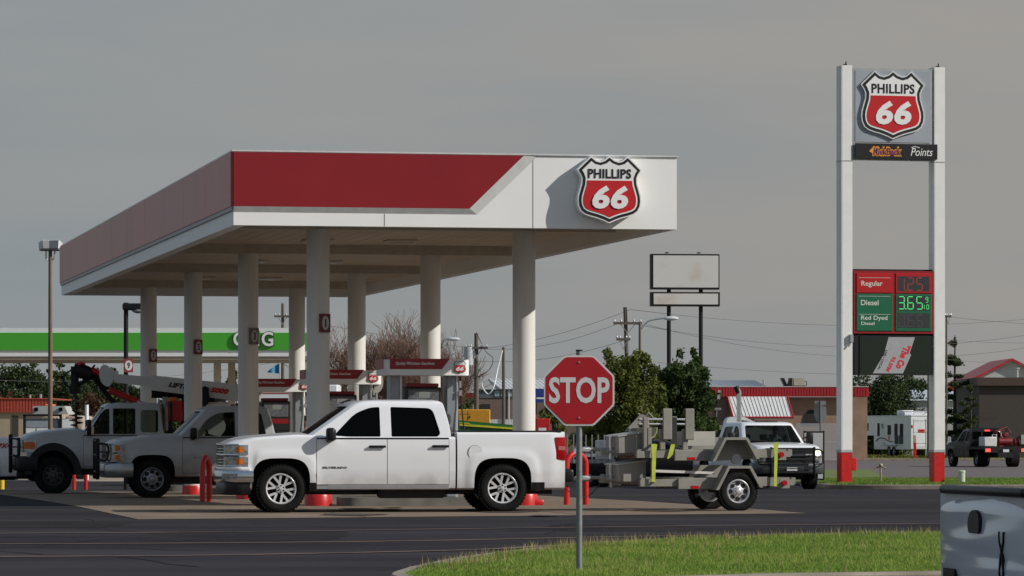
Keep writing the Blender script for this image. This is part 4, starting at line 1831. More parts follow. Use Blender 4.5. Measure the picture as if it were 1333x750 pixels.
def trailer(root, dz, wheels, shift=0.0, posts=False):
    Z = lambda z: z + dz
    s0 = shift
    mb = MB()
    mb.box(.45, 1.55, -.05, .05, Z(.47), Z(.57), 0, bev=.01)            # tongue
    mb.tube([(.15, 0, Z(.56)), (1.0, 0, Z(.56))], .03, 10)
    for sg in (1, -1):                                                # A frame to the side rails
        mb.tube([(.55, sg * .06, Z(.52)), (1.55, sg * .5, Z(.47))], .05, 4)
    o = mb.build('tongue', M_tr, root, smooth=30)
    mb = MB()
    mb.cyl((.62, -.09, Z(.40)), (.62, -.09, Z(.78)), .03, 10)
    mb.build('jack', M_steel, o, smooth=40)
    mb = MB()
    mb.box(.02, .30, -.05, .05, Z(.50), Z(.60), 0, bev=.03)
    mb.box(.02, .12, -.07, .07, Z(.47), Z(.55), 0, bev=.02)
    mb.build('coupler', M_steel, o, smooth=40)
    for sg in (1, -1):
        mb = MB()
        y = sg * .56
        mb.prism([(.98 + s0, Z(.42)), (3.6 + s0, Z(.42)), (3.6 + s0, Z(.56)), (2.0 + s0, Z(.56)), (.98 + s0, Z(.53))], y - .04, y + .04)
        mb.box(1.62 + s0, 2.30 + s0, y + .042 * sg, y + .10 * sg, Z(.37), Z(.55), 0, bev=.008)
        mb.box(2.9 + s0, 3.68 + s0, y - .035, y + .035, Z(.43), Z(.53), 0)
        mb.build('side_rail', M_tr, root)
        mb = MB()                                                     # angular fender in thick plate
        a = [(2.20 + s0, Z(.36)), (2.42 + s0, Z(.76)), (2.82 + s0, Z(.76)), (3.03 + s0, Z(.40))]
        b = [(2.255 + s0, Z(.36)), (2.445 + s0, Z(.718)), (2.795 + s0, Z(.718)), (2.975 + s0, Z(.40))]
        y0, y1 = sg * .60, sg * .90
        n = 4
        vs = [(x, y, z) for y in (y0, y1) for x, z in a] + [(x, y, z) for y in (y0, y1) for x, z in b]
        fs = []
        for k in range(3):
            fs += [(k, k + 1, n + k + 1, n + k), (2 * n + k, 3 * n + k, 3 * n + k + 1, 2 * n + k + 1),
                   (k, 2 * n + k, 2 * n + k + 1, k + 1), (n + k, n + k + 1, 3 * n + k + 1, 3 * n + k)]
        fs += [(0, n, 3 * n, 2 * n), (3, 2 * n + 3, 3 * n + 3, n + 3)]
        mb.add(vs, fs)
        # inner wall of the fender
        mb.prism([(2.20 + s0, Z(.36)), (2.42 + s0, Z(.755)), (2.82 + s0, Z(.755)), (3.03 + s0, Z(.40))], sg * .595, sg * .61)
        mb.build('fender', M_tr, root)
        mb = MB()
        mb.box(1.84 + s0, 1.98 + s0, sg * .662, sg * .668, Z(.385), Z(.43))
        mb.build('reflector', M_redlens, root)
        mb = MB()
        mb.cyl((3.50 + s0, sg * .60, Z(.47)), (3.50 + s0, sg * .66, Z(.47)), .045, 14)
        lm = mb.build('side_lamp', [M_redlens], root, smooth=40)
        mb = MB()
        mb.box(3.42 + s0, 3.60 + s0, sg * .57, sg * .605, Z(.38), Z(.54))
        mb.build('lamp_bracket', M_tr, lm)
    mb = MB()
    for x in (1.05, 1.7, 2.4, 3.05, 3.7):
        mb.box(x + s0 - .035, x + s0 + .035, -.52, .52, Z(.45), Z(.56))
    mb.build('cross_member', M_tr, root)
    mb = MB()                                                         # tool box at the front
    mb.prism([(.68, Z(.50)), (1.15, Z(.50)), (1.15, Z(.84)), (.68, Z(.77))], -.36, .40)
    bx = mb.build('tool_box', M_tr, root)
    mb = MB()
    mb.prism([(.66, Z(.772)), (1.17, Z(.842)), (1.17, Z(.862)), (.66, Z(.792))], -.38, .42)
    mb.build('lid', mat('trailer_lid', (.42, .42, .39), .4, var=.05), bx)
    mb = MB()
    for sg in (1, -1):
        mb = MB()
        mb.box(1.19 + s0, 1.25 + s0, sg * .52 - .03, sg * .52 + .03, Z(.55), Z(.92))
        mb.build('stake', M_tr, root)
    if wheels:
        for sg in (1, -1):
            wheel(root, 2.61, sg * .75, .335, .22, 'steel', .60, sg, mat('silver_wheel', (.55, .56, .58), .35, metal=.5, var=.05))
        mb = MB()
        mb.cyl((2.61, -.65, .335), (2.61, .65, .335), .04, 10)
        mb.build('axle', M_chassis, root)
    return root


tl = thing('equipment_trailer', 'beige grey single axle trailer on the ground hitched behind the white pickup', 'trailer', (hx, hy, gz(hy)), TA, 'two stacked identical trailers')
trailer(tl, 0, True)
tu = thing('equipment_trailer', 'wheelless beige grey trailer strapped on top of the other, carrying upright plates', 'trailer', (hx, hy, gz(hy) + TS), TA, 'two stacked identical trailers')
trailer(tu, 0, False, shift=-.06)
# uprights and drum cradle on the upper trailer
c = 0
for (x0, x1, z0, z1, y) in [(1.37, 1.53, .72, 1.24, -.58), (1.76, 1.92, .72, 1.24, -.58)]:
    mb = MB()
    mb.box(x0, x1, y - .03, y + .0, z0, z1, 0, bev=.012)
    mb.build('upright_plate', M_tr, tu)
for (x, z0, z1, y) in [(1.10, .55, 1.10, -.5), (1.62, .55, 1.11, -.42), (1.36, .6, 1.1, .3), (1.38, .55, .9, -.52), (1.78, .55, .9, -.52)]:
    mb = MB()
    mb.box(x - .045, x + .045, y - .04, y + .04, z0, z1, 0, bev=.008)
    mb.build('post', M_tr, tu)
mb = MB()
mb.tube([(1.05, -.3, 1.06), (1.95, -.3, 1.06)], .018, 8)
mb.tube([(1.05, -.3, .98), (1.95, -.3, .98)], .018, 8)
mb.build('crossbar', M_steel, tu)
mb = MB()                                       # curved half drum troughs
for xo, r_ in ((1.23, .13),):
    prof = [(xo + r_ * math.cos(a), .93 + r_ * 1.5 * math.sin(a)) for a in [PI + PI * k / 12 for k in range(13)]]
    inn = [(xo + (r_ - .015) * math.cos(a), .93 + (r_ - .015) * 1.5 * math.sin(a)) for a in [2 * PI - PI * k / 12 for k in range(13)]]
    mb.prism(prof + inn, -.35, .3)
mb.build('drum_cradle', mat('cradle_tan', (.36, .33, .24), .5, var=.1), tu, smooth=40)
mb = MB()
mb.prism([(.80, .86), (1.0, .86), (1.16, 1.13), (1.08, 1.15)], -.30, -.27)
mb.tube([(1.04, -.28, 1.16), (1.10, -.28, 1.10), (1.16, -.28, 1.10), (1.22, -.28, 1.17), (1.30, -.28, 1.09), (1.36, -.28, 1.08)], .012, 6)
mb.build('side_brace', M_tr, tu)
mb = MB()
mb.prism([(1.86, .62), (2.36, .62), (2.36, .86), (1.86, .86)], -.38, .38)
mb.build('deck_box', mat('deck_box_grey', (.40, .39, .35), .5, var=.06), tu)
mb = MB()
mb.prism([(1.2, .655), (2.28, .62), (2.28, .66), (1.2, .70)], -.60, -.52)
mb.build('lower_deck_bar', mat('pale_bar', (.55, .54, .50), .5), tl)
mb = MB()
mb.cyl((2.66, -.62, .40), (2.66, -.52, .40), .085, 20)
mb.cyl((2.66, -.64, .40), (2.66, -.62, .40), .04, 12)
mb.build('winch_hub', M_steel, tu, smooth=40)
# load straps, each a thing
for k, (x, z0, z1, wd, lab) in enumerate([(1.20, .50, 1.12, .07, 'yellow green strap hanging down near the trailer toolboxes'),
                          (3.34, .42, 1.14, .06, 'yellow green strap round the rear ends of both trailers')]):
    mb = MB()
    yy = -.665
    mb.prism([(x - wd / 2 - .02, z1), (x + wd / 2 + .02, z1), (x + wd / 2, z1 - .1), (x + wd / 2 - .02, z0), (x - wd / 2 - .01, z0), (x - wd / 2, z1 - .2)], yy, yy + .006)
    mb.box(x - wd / 2, x + wd / 2, yy, -.4, z1, z1 + .006)
    mb.box(x - wd / 2, x + wd / 2, yy, -.4, z0 - .006, z0)
    o = mb.build('load_strap', M_strap)
    o.location = (hx, hy, gz(hy)); o.rotation_euler = (0, 0, TA)
    tag(o, lab, 'strap', 'straps tying the two trailers')
mb = MB()
mb.prism([(1.50, 1.12), (1.57, 1.12), (1.53, .95), (1.46, .88), (1.43, .88)], -.645, -.64)
o = mb.build('load_strap', M_strap)
o.location = (hx, hy, gz(hy)); o.rotation_euler = (0, 0, TA)
tag(o, 'short yellow green strap looped over the upper rail below the plates', 'strap', 'straps tying the two trailers')
# safety chain at the hitch
mb = MB()
pts = smooth_line([(-.25, -.1, .5), (-.12, -.1, .34), (.05, -.1, .25), (.25, -.08, .27), (.45, -.05, .45)], 5)
mb.tube(pts, .008, 6)
mb.build('safety_chain', M_chassis, tl)
# timber block between the trailers
mb = MB()
mb.box(.95, 1.45, -.45, .45, .885, .94)
o = mb.build('timber_block', mat('brown_timber', (.16, .07, .03), .8, var=.3, scale=8, stretch=(1, 6, 1)))
o.location = (hx, hy, gz(hy)); o.rotation_euler = (0, 0, TA)
tag(o, 'brown timber packing between the upper and lower trailer', 'timber')

# ============================================================ 3. truck with crane and auger
M_tblk = M_blackmetal
t3 = thing('crane_truck', 'white heavy pickup with telescopic crane boom and hanging auger in the back row', 'crane truck', group=None)
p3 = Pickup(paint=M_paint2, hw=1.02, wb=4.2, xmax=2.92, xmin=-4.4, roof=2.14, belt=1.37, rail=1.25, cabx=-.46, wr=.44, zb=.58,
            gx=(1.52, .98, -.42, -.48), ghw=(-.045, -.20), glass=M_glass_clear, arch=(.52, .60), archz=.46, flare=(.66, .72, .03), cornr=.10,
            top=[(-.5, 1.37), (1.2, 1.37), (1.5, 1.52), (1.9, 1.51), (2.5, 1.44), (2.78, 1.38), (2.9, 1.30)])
p3.wins = [wpoly([(1.30, 1.40), (1.02, 1.86), (.90, 1.98), (.80, 1.99), (.80, 1.40)], .03),
           wpoly([(.72, 1.40), (.72, 2.0), (.20, 2.0), (.20, 1.40)], .04),
           wpoly([(.08, 1.44), (.08, 1.96), (-.33, 1.96), (-.33, 1.44)], .07)]
p3.doors = [(.17, 1.40, .66, 1.36)]
p3.handles = [(.32, 1.22)]
front_loft(p3, t3)
make_cab(p3, t3, interior=True)
doors(p3, t3)
mirror(p3, t3, 1.28, 1.42, tow=True)
for sg in (1, -1):
    wheel(t3, p3.wb / 2, sg * (p3.hw - .14), p3.wr, .28, 'steel', .55, sg, mat('dark_rim', (.05, .05, .052), .6))
    wheel(t3, -p3.wb / 2, sg * (p3.hw - .14), p3.wr, .28, 'steel', .55, sg, mat('dark_rim', (.05, .05, .052), .6))
    mb = MB()                                   # black fender flares
    xc = p3.wb / 2
    o1 = [(xc + .66 * math.cos(a), .46 + .74 * math.sin(a)) for a in [PI * k / 20 for k in range(21)]]
    i1 = [(xc + .49 * math.cos(a), .46 + .56 * math.sin(a)) for a in [PI - PI * k / 20 for k in range(21)]]
    y = sg * (p3.hw + .0)
    mb.prism(o1 + i1, y - .03, y + .06)
    mb.build('fender_flare', M_trimblack, t3, smooth=40)
    mb = MB()
    p3.wrap(mb, .66, 2.50, .98, 1.26, .02, .05, 0, sides=(sg,))
    hl = mb.build('headlight', M_lamp, t3, smooth=40)
    mb = MB()
    p3.wrap(mb, .985, 2.52, 1.06, 1.22, .028, .02, 0, sides=(sg,))
    mb.build('amber_reflector', M_amber, hl, smooth=40)
mb = MB()
pg = Pickup(hw=.72, xmax=p3.xmax, bow=.03, cornr=.0)
pg.wrap(mb, 0, 9, .85, 1.32, .02, .05, 0, full=True)
mb.build('grille', M_trimblack, t3)
mb = MB()
p3.wrap(mb, 0, 2.46, .55, .88, .12, .25, 0, full=True, round_=.04)
mb.box(2.5, 2.95, -.7, .7, .36, .56, 0, bev=.04)
mb.build('front_bumper', M_tblk, t3, smooth=50)
grille_guard(p3, t3, p3.xmax + .12, z0=.62, z1=1.40, wing=.96)
mb = MB()
mb.box(-4.3, 2.4, -.42, .42, .45, .68)
mb.box(-4.4, -.6, -1.0, 1.0, .70, .80)
mb.build('chassis', M_chassis, t3)
mb = MB()                                      # service boxes along the deck
mb.box(-1.55, -.62, -1.0, 1.0, .80, 1.30, 0, bev=.02)
mb.box(-4.35, -2.7, -1.0, -.55, .80, 1.35, 0, bev=.02)
mb.box(-4.35, -2.7, .55, 1.0, .80, 1.35, 0, bev=.02)
mb.build('deck_box', mat('grey_box', (.30, .30, .30), .5), t3)


def cc(px, py, y=0.0):
    return (2.1 - (px - 72) / 55.0, y, 1.45 + (562 - py) / 55.9)


mb = MB()
mb.tube([cc(216, 560, .3), cc(216, 516, .3)], .07, 12)
mb.tube([cc(208, 556, .3), cc(208, 520, .3)], .03, 8)
mb.build('exhaust_stack', mat('stack_grey', (.30, .29, .28), .45, metal=.4), t3, smooth=40)
mb = MB()                                       # turret
mb.box(cc(300, 0)[0], cc(262, 0)[0], -.3, .3, 1.2, 2.15, 0, bev=.04)
mb.cyl((cc(282, 0)[0], 0, .8), (cc(282, 0)[0], 0, 1.3), .35, 20)
mb.build('crane_turret', mat('crane_white', (.60, .60, .58), .45, var=.05), t3, smooth=30)
# boom, tapering sections
M_cw = MATS['crane_white']


def boomsec(a, b, h0, h1, wd, mb):
    x0, _, z0 = a; x1, _, z1 = b
    mb.add([(x0, -wd, z0 + h0), (x0, wd, z0 + h0), (x0, wd, z0 - h0), (x0, -wd, z0 - h0),
            (x1, -wd, z1 + h1), (x1, wd, z1 + h1), (x1, wd, z1 - h1), (x1, -wd, z1 - h1)],
           [(0, 1, 2, 3), (7, 6, 5, 4), (0, 4, 5, 1), (1, 5, 6, 2), (2, 6, 7, 3), (3, 7, 4, 0)])


mb = MB()
boomsec(cc(150, 491), cc(232, 500), .10, .13, .09, mb)
boomsec(cc(196, 497), cc(342, 514), .175, .205, .13, mb)
bm_ = mb.build('crane_boom', M_cw, t3)
mb = MB()
M_ = Matrix.Translation(cc(262, 504.0, -.13)) @ Matrix.Rotation(R(180), 4, 'Z')
slope = -math.atan2(504 - 497, 66)
# the near side of this truck is its left side: text reads along -x
Mt = Matrix.Translation((cc(262, 506)[0], .134, cc(262, 506)[2])) @ Matrix.Rotation(PI, 4, 'Z')
mb.text('LIFTMOOR', -.20 - .10, .10 - .04, .92, .12, 0, shear=.25, bold=.06, ext=.003, M=Mt, rot=-.115, mi=0)
mb.text('5000', .56 - .12, -.03, .44, .13, 0, shear=.25, bold=.07, ext=.003, M=Mt, rot=-.115, mi=1)
mb.build('lettering', [M_sblack, M_sred], bm_)
mb = MB()                                       # boom head plate
el = [(cc(140, 0)[0] + .16 * math.cos(a), cc(0, 488)[2] + .25 * math.sin(a) + .16 * math.cos(a) * .3) for a in [2 * PI * k / 24 for k in range(24)]]
mb.prism(el, -.13, -.10)
mb.prism(el, .10, .13)
mb.box(cc(156, 0)[0], cc(136, 0)[0], -.10, .10, cc(0, 494)[2], cc(0, 482)[2])
mb.build('boom_head', M_cw, t3)
mb = MB()                                       # winch line bits and red rams
mb.tube([cc(144, 507, .05), cc(180, 522, .05)], .075, 12)
mb.tube([cc(122, 480, .05), cc(134, 489, .05)], .075, 12)
mb.sphere(cc(107, 474), .10, 8, sc=(1.3, 1, .8))
mb.build('red_ram', mat('ram_red', (.45, .012, .015), .3), t3, smooth=50)
mb = MB()
mb.tube([cc(178, 521, .05), cc(192, 527, .05)], .05, 10)
mb.tube([cc(133, 489, .05), cc(138, 492, .05)], .05, 10)
mb.build('ram_rod', M_chrome, t3, smooth=50)
mb = MB()                                       # auger drive head and arm, hydraulic hoses
mb.tube([cc(119, 484), cc(152, 526)], .06, 6)
mb.tube([cc(126, 484, .1), cc(140, 505, .1)], .03, 6)
mb.tube([cc(98, 480), cc(121, 487)], .16, 10)
mb.tube([cc(105, 500), cc(122, 490)], .05, 8)
mb.tube([cc(119, 482), cc(126, 474)], .025, 6)
mb.tube([cc(100, 476), cc(100, 504)], .10, 10)
mb.tube([cc(100, 504), cc(101, 512)], .14, 12)
mb.build('auger_drive', M_tblk, t3, smooth=40)
mb = MB()
mb.tube(smooth_line([cc(106, 477), cc(95, 481), cc(86, 490), cc(88, 500), cc(96, 504)], 5), .022, 6)
mb.tube(smooth_line([cc(106, 474, .1), cc(116, 476, .1), cc(124, 482, .1), cc(131, 496, .1)], 5), .022, 6)
mb.tube(smooth_line([cc(125, 480), cc(132, 492), cc(131, 500), cc(140, 503)], 5), .018, 6)
mb.build('hydraulic_hose', M_black, t3, smooth=50)
mb = MB()                                       # auger with a helical flight
mb.tube([cc(101, 512), cc(102, 556)], .028, 8)
n = 150
x0, _, z0 = cc(101, 514); x1, _, z1 = cc(102, 556)
vs, fs = [], []
for k in range(n + 1):
    t_ = k / n
    a = t_ * 2 * PI * 6.5
    rr_ = (.10 if t_ < .62 else .17) * (1 if t_ < .9 else (1.02 - t_) / .12)
    for r2, dz in ((.02, 0), (rr_, 0), (rr_, -.012), (.02, -.012)):
        vs.append((x0 + (x1 - x0) * t_ + r2 * math.cos(a), r2 * math.sin(a), z0 + (z1 - z0) * t_ + dz))
for k in range(n):
    for j in range(4):
        j2 = (j + 1) % 4
        fs.append((4 * k + j, 4 * k + j2, 4 * k + 4 + j2, 4 * k + 4 + j))
mb.add(vs, fs)
mb.build('auger', mat('rusty_auger', (.06, .035, .025), .6, var=.3, scale=15), t3, smooth=40)
mb = MB()                                       # dark outrigger cylinder, winch, hose reel
mb.tube([cc(199, 511, -.2), cc(252, 512, -.2)], .115, 14)
mb.tube([cc(243, 516, -.3), cc(243, 560, -.3)], .10, 10)
mb.build('black_cylinder', M_tblk, t3, smooth=40)
random.seed(3)
mb = MB()
for k in range(14):
    c = cc(random.uniform(246, 276), random.uniform(508, 532), random.uniform(-.4, .3))
    s2 = random.uniform(.06, .15)
    mb.box(c[0] - s2, c[0] + s2, c[1] - s2, c[1] + s2, c[2] - s2, c[2] + s2, 0, Matrix.Identity(4), bev=.02)
mb.cyl(cc(262, 518, -.5), cc(262, 518, .4), .2, 18)
mb.build('engine_winch', M_tblk, t3)
mb = MB()
mb.tube([cc(272, 520, -.3), cc(305, 514, -.3)], .09, 12)
mb.tube([cc(276, 508, -.3), cc(296, 524, -.3)], .03, 8)
mb.build('lift_ram', M_steel, t3, smooth=40)
mb = MB()
mb.box(cc(238, 0)[0], cc(214, 0)[0], -.3, .35, cc(0, 548)[2], cc(0, 521)[2], 0, bev=.02)
mb.build('red_tank', MATS['ram_red'], t3)
mb = MB()
mb.box(cc(232, 0)[0], cc(221, 0)[0], -.05, .1, cc(0, 524)[2], cc(0, 516)[2], 0, bev=.02)
mb.build('beacon', mat('beacon_orange', (.75, .16, .04), .3), t3)
mb = MB()
for y in (-.9, .9):
    mb.box(-.66, -.60, y - .04, y + .04, .8, 2.15)
mb.box(-.66, -.60, -.9, .9, 2.08, 2.15)
mb.build('headache_rack', M_tblk, t3)
place(t3, 93, 72, 72 + 4.2 * 55, p3, R(180 + 7))

# ============================================================ 4. pickup facing the camera, headlights lit
M_headlit = mat('lit_headlamp', (.8, .8, .75), .2, emit=(1.0, .85, .6), es=5)
t4 = thing('pickup_truck', 'white heavy duty pickup facing the camera with lit headlamps and big brush guard', 'pickup truck', group='pickups around the fuel pumps')
p4 = Pickup(paint=M_paintw, hw=1.02, wb=4.1, xmax=2.95, xmin=-3.3, roof=2.0, belt=1.30, rail=1.38, cabx=-1.1, wr=.42, zb=.50,
            gx=(1.62, .95, -.95, -1.08), glass=glass_mat('cab_glass', .25), archz=.42,
            top=[(-3.3, 1.32), (.9, 1.32), (1.2, 1.36), (1.8, 1.36), (2.5, 1.31), (2.8, 1.27), (2.93, 1.2)])
p4.wins = [wpoly([(1.12, 1.33), (.74, 1.74), (.50, 1.86), (.26, 1.86), (.26, 1.33)], [.03, .12, .1, .03, .03]),
           wpoly([(.08, 1.33), (.08, 1.86), (-.66, 1.84), (-.78, 1.33)], .05)]
p4.doors = [(.16, 1.34, .56, 1.29), (-.95, .14, .56, 1.29)]
p4.handles = [(.32, 1.17), (-.78, 1.17)]
front_loft(p4, t4)
make_cab(p4, t4)
doors(p4, t4)
mirror(p4, t4, 1.15, 1.36, tow=True)
chassis(p4, t4)
bed_loft(p4, t4, p4.xmin, p4.cabx - .03, p4.paint)
for x in p4.ax:
    for sg in (1, -1):
        wheel(t4, x, sg * (p4.hw - .14), p4.wr, .28, 'steel8', .58, sg, M_steelrim)
mb = MB()
pg = Pickup(hw=.74, xmax=p4.xmax, bow=.045, cornr=.0)
pg.wrap(mb, 0, 9, .82, 1.22, .02, .05, 0, full=True)
mb.build('grille', M_trimblack, t4)
mb = MB()
p4.wrap(mb, 0, 2.6, 1.0, 1.05, .03, .03, 0, full=True)
mb.build('grille_bar', mat('bar_silver', (.35, .36, .38), .4), t4)
for sg in (1, -1):
    mb = MB()
    p4.wrap(mb, .74, 2.60, .84, 1.18, .018, .04, 0, sides=(sg,))
    hl = mb.build('headlight', M_lamp, t4, smooth=40)
    mb = MB()
    mb.cyl((p4.nose(p4.xmax, .84) + .01, sg * .84, 1.08), (p4.nose(p4.xmax, .84) + .05, sg * .84, 1.08), .085, 16)
    mb.build('lit_lamp', M_headlit, hl)
mb = MB()
p4.wrap(mb, 0, 2.45, .46, .80, .08, .2, 0, full=True, round_=.05)
mb.build('front_bumper', mat('grey_bumper', (.10, .11, .12), .3, metal=.6), t4, smooth=50)
mb = MB()
mb.box(3.06, 3.08, -.16, .16, .56, .66)
mb.build('licence_plate', mat('plate_white', (.6, .6, .6), .5), t4)
grille_guard(p4, t4, p4.xmax + .14, z0=.48, z1=1.26, wing=.98, hwid=.66)
mb = MB()
for z in [.62 + .075 * k for k in range(8)]:
    mb.tube([(p4.xmax + .19, -.62, z), (p4.xmax + .19, .62, z)], .012, 6)
mb.build('guard_mesh', M_blackmetal, t4)
mb = MB()
mb.tube([(.2, -.1, 2.0), (.2, -.1, 2.03)], .04, 8)
mb.box(.7, .78, -.35, .35, 1.99, 2.02, 0, bev=.008)
mb.build('roof_marker', M_trimblack, t4)
rz4 = R(-90 + 15)
d4 = heading(rz4)
fc = P(1030, 600, 116.0)
t4.location = (fc.x - d4.x * 3.0, fc.y - d4.y * 3.0, gz(fc.y + 2))
t4.rotation_euler = (0, 0, rz4)
seated_person(t4, .30, .42, 1.02, 'driver in a pale shirt behind the wheel of the facing pickup', mat('pale_shirt', (.35, .45, .48), .8))

# ============================================================ 5. pickup at the right edge, tailgate in view
t5 = thing('pickup_truck', 'white pickup tailgate with black handle and top cap at the bottom right corner', 'pickup truck', group='pickups around the fuel pumps')
M_p5 = mat('bluish_white_paint', (0.70, 0.73, 0.76), .18, var=.02, coat=.8)
p5 = Pickup(paint=M_p5, hw=.86, wb=3.1, xmax=2.4, xmin=-2.45, roof=1.60, belt=1.0, rail=1.02, cabx=-.6, wr=.34, zb=.34, glass=M_glass,
            gx=(1.2, .55, -.48, -.58), arch=(.40, .42), flare=(.5, .5, .02),
            top=[(-2.45, 1.0), (.6, 1.0), (.9, 1.03), (1.5, 1.03), (2.1, .97), (2.38, .88)])
p5.wins = [wpoly([(.75, 1.05), (.45, 1.40), (.1, 1.47), (-.02, 1.47), (-.02, 1.05)], .03)]
p5.doors = [(-.10, .95, .42, .99)]
p5.handles = [(.1, .90)]
front_loft(p5, t5)
make_cab(p5, t5)
doors(p5, t5)
mirror(p5, t5, .8, 1.05)
chassis(p5, t5)
bed_loft(p5, t5, p5.xmin, p5.cabx - .03, p5.paint)
for x in p5.ax:
    for sg in (1, -1):
        wheel(t5, x, sg * (p5.hw - .13), p5.wr, .22, 'twin', .62, sg)
xm = p5.xmin
GT = p5.hw - .035
mb = MB()
# tailgate skin: gently bowed panel with a shallow recess band and a crease
ny, nz_ = 24, 20
vs, fs = [], []
for i in range(ny + 1):
    for k in range(nz_ + 1):
        f = -1 + 2 * i / ny
        z = .50 + (.50) * k / nz_
        x = xm - .035 + .035 * abs(f) ** 3 + .04 * sstep(.9, .985, z) ** 2 + .03 * (1 - sstep(.5, .62, z))
        x += .004 * math.sin(z * 31 + f * 2.1) * (1 - f * f) + .005 * math.exp(-((z - .70 - .04 * f) / .02) ** 2)
        vs.append((x, f * GT, z))
m_ = (ny + 1) * (nz_ + 1)
vs += [(xm + .02, v[1], v[2]) for v in vs[:m_]]
for i in range(ny):
    for k in range(nz_):
        a = i * (nz_ + 1) + k
        fs.append((a, a + 1, a + nz_ + 2, a + nz_ + 1))
for i in range(ny):
    for k in (0, nz_):
        a = i * (nz_ + 1) + k
        fs.append((a, a + nz_ + 1, a + nz_ + 1 + m_, a + m_))
for k in range(nz_):
    for i in (0, ny):
        a = i * (nz_ + 1) + k
        fs.append((a, a + 1, a + 1 + m_, a + m_))
mb.add(vs, fs)
tg = mb.build('tailgate', p5.paint, t5, smooth=50)
mb = MB()
mb.box(xm - .035, xm + .05, -GT + .01, GT - .08, .997, 1.045, 0, bev=.02, seg=3)
mb.build('top_cap', M_trimblack, tg, smooth=60)
mb = MB()
hp = round_poly([(-.10, .80), (.10, .80), (.115, .86), (.06, .915), (-.03, .925), (-.10, .90)], .03, 3)
mb.prism(hp, xm - .052, xm - .02, axis='x')
mb.build('handle', M_trimblack, tg, smooth=40)
mb = MB()                                       # crossed dark stripes near the right edge
for sg in (1, -1):
    L = [(-.46 + sg * .04, .82), (-.46 + sg * .035, .77), (-.46 - sg * .012, .70), (-.46 - sg * .035, .62), (-.46 - sg * .028, .575)]
    for a, b in zip(L, L[1:]):
        mb.add([(xm - .0385, a[0] - .005, a[1]), (xm - .0385, a[0] + .005, a[1]), (xm - .0385, b[0] + .005, b[1]), (xm - .0385, b[0] - .005, b[1]),
                (xm - .02, a[0] - .005, a[1]), (xm - .02, a[0] + .005, a[1]), (xm - .02, b[0] + .005, b[1]), (xm - .02, b[0] - .005, b[1])],
               [(0, 1, 2, 3), (0, 1, 5, 4), (2, 3, 7, 6), (1, 2, 6, 5), (0, 3, 7, 4)])
mb.build('cross_decal', M_black, tg)
mb = MB()
mb.box(xm - .038, xm - .02, .42, .64, .545, .60, 0)
mb.build('badge', M_black, tg)
mb = MB()
mb.lathe([(.055, xm - .034), (.055, xm - .02)], 20, 0, Matrix.Translation((0, -.50, .545)), axis='x')
mb.lathe([(.036, xm - .037), (.036, xm - .02)], 20, 1, Matrix.Translation((0, -.50, .545)), axis='x')
mb.build('round_emblem', [M_chrome, M_black], tg)
for sg in (-1,):
    mb = MB()
    mb.box(xm - .012, xm + .14, sg * (p5.hw - .04), sg * (p5.hw - .012), .60, .93, 0, bev=.012, seg=2)
    mb.build('taillight', M_redlens, t5, smooth=40)
mb = MB()
mb.box(xm - .14, xm + .08, -.8, .8, .36, .50, 0, bev=.03, seg=2)
mb.build('rear_bumper', M_chrome2, t5, smooth=40)
rz5 = R(9.2)
near = Vector((XP(1331, 20.0), 20.0))
d5 = heading(rz5); n5 = Vector((-d5.y, d5.x))
c5 = near + n5 * GT - d5 * (xm - .03)
t5.location = (c5.x, c5.y, 0)
t5.rotation_euler = (0, 0, rz5)

# ============================================================ 6. white pickup at the left edge
t6 = thing('pickup_truck', 'sunlit white pickup bed cut by the left edge, with an off road sticker', 'pickup truck', group='pickups around the fuel pumps')
p6 = Pickup(paint=M_paintw, hw=1.0, rail=1.42, belt=1.32, roof=1.95, top=[(-2.9, 1.36), (.7, 1.36), (1.0, 1.38), (1.58, 1.40), (2.3, 1.35), (2.74, 1.22)], cabx=-1.04)
p6.wins = [wpoly([(.98, 1.36), (.60, 1.73), (.35, 1.82), (.19, 1.83), (.19, 1.36)], .03), wpoly([(.01, 1.36), (.01, 1.83), (-.68, 1.81), (-.78, 1.36)], .05)]
p6.doors = [(.09, 1.24, .47, 1.31), (-.93, .08, .47, 1.31)]
front_loft(p6, t6); make_cab(p6, t6, interior=False); doors(p6, t6); chassis(p6, t6)
bed_loft(p6, t6, p6.xmin, p6.cabx - .03, p6.paint)
for x in p6.ax:
    for sg in (1, -1):
        wheel(t6, x, sg * (p6.hw - .14), p6.wr, .27, 'twin', .62, sg)
side_text(t6, p6, 'FX4', -2.50, 1.19, .36, .13, MATS['sign_red'], italic=.3)
mb = MB()
mb.box(p6.xmin - .15, p6.xmin + .1, -.95, .95, .48, .70, 0, bev=.04, seg=2)
mb.build('rear_bumper', M_chrome2, t6, smooth=40)
Y6 = 104
t6.location = (XP(30, Y6) - 2.9, Y6, gz(Y6))
t6.rotation_euler = (0, 0, R(182))

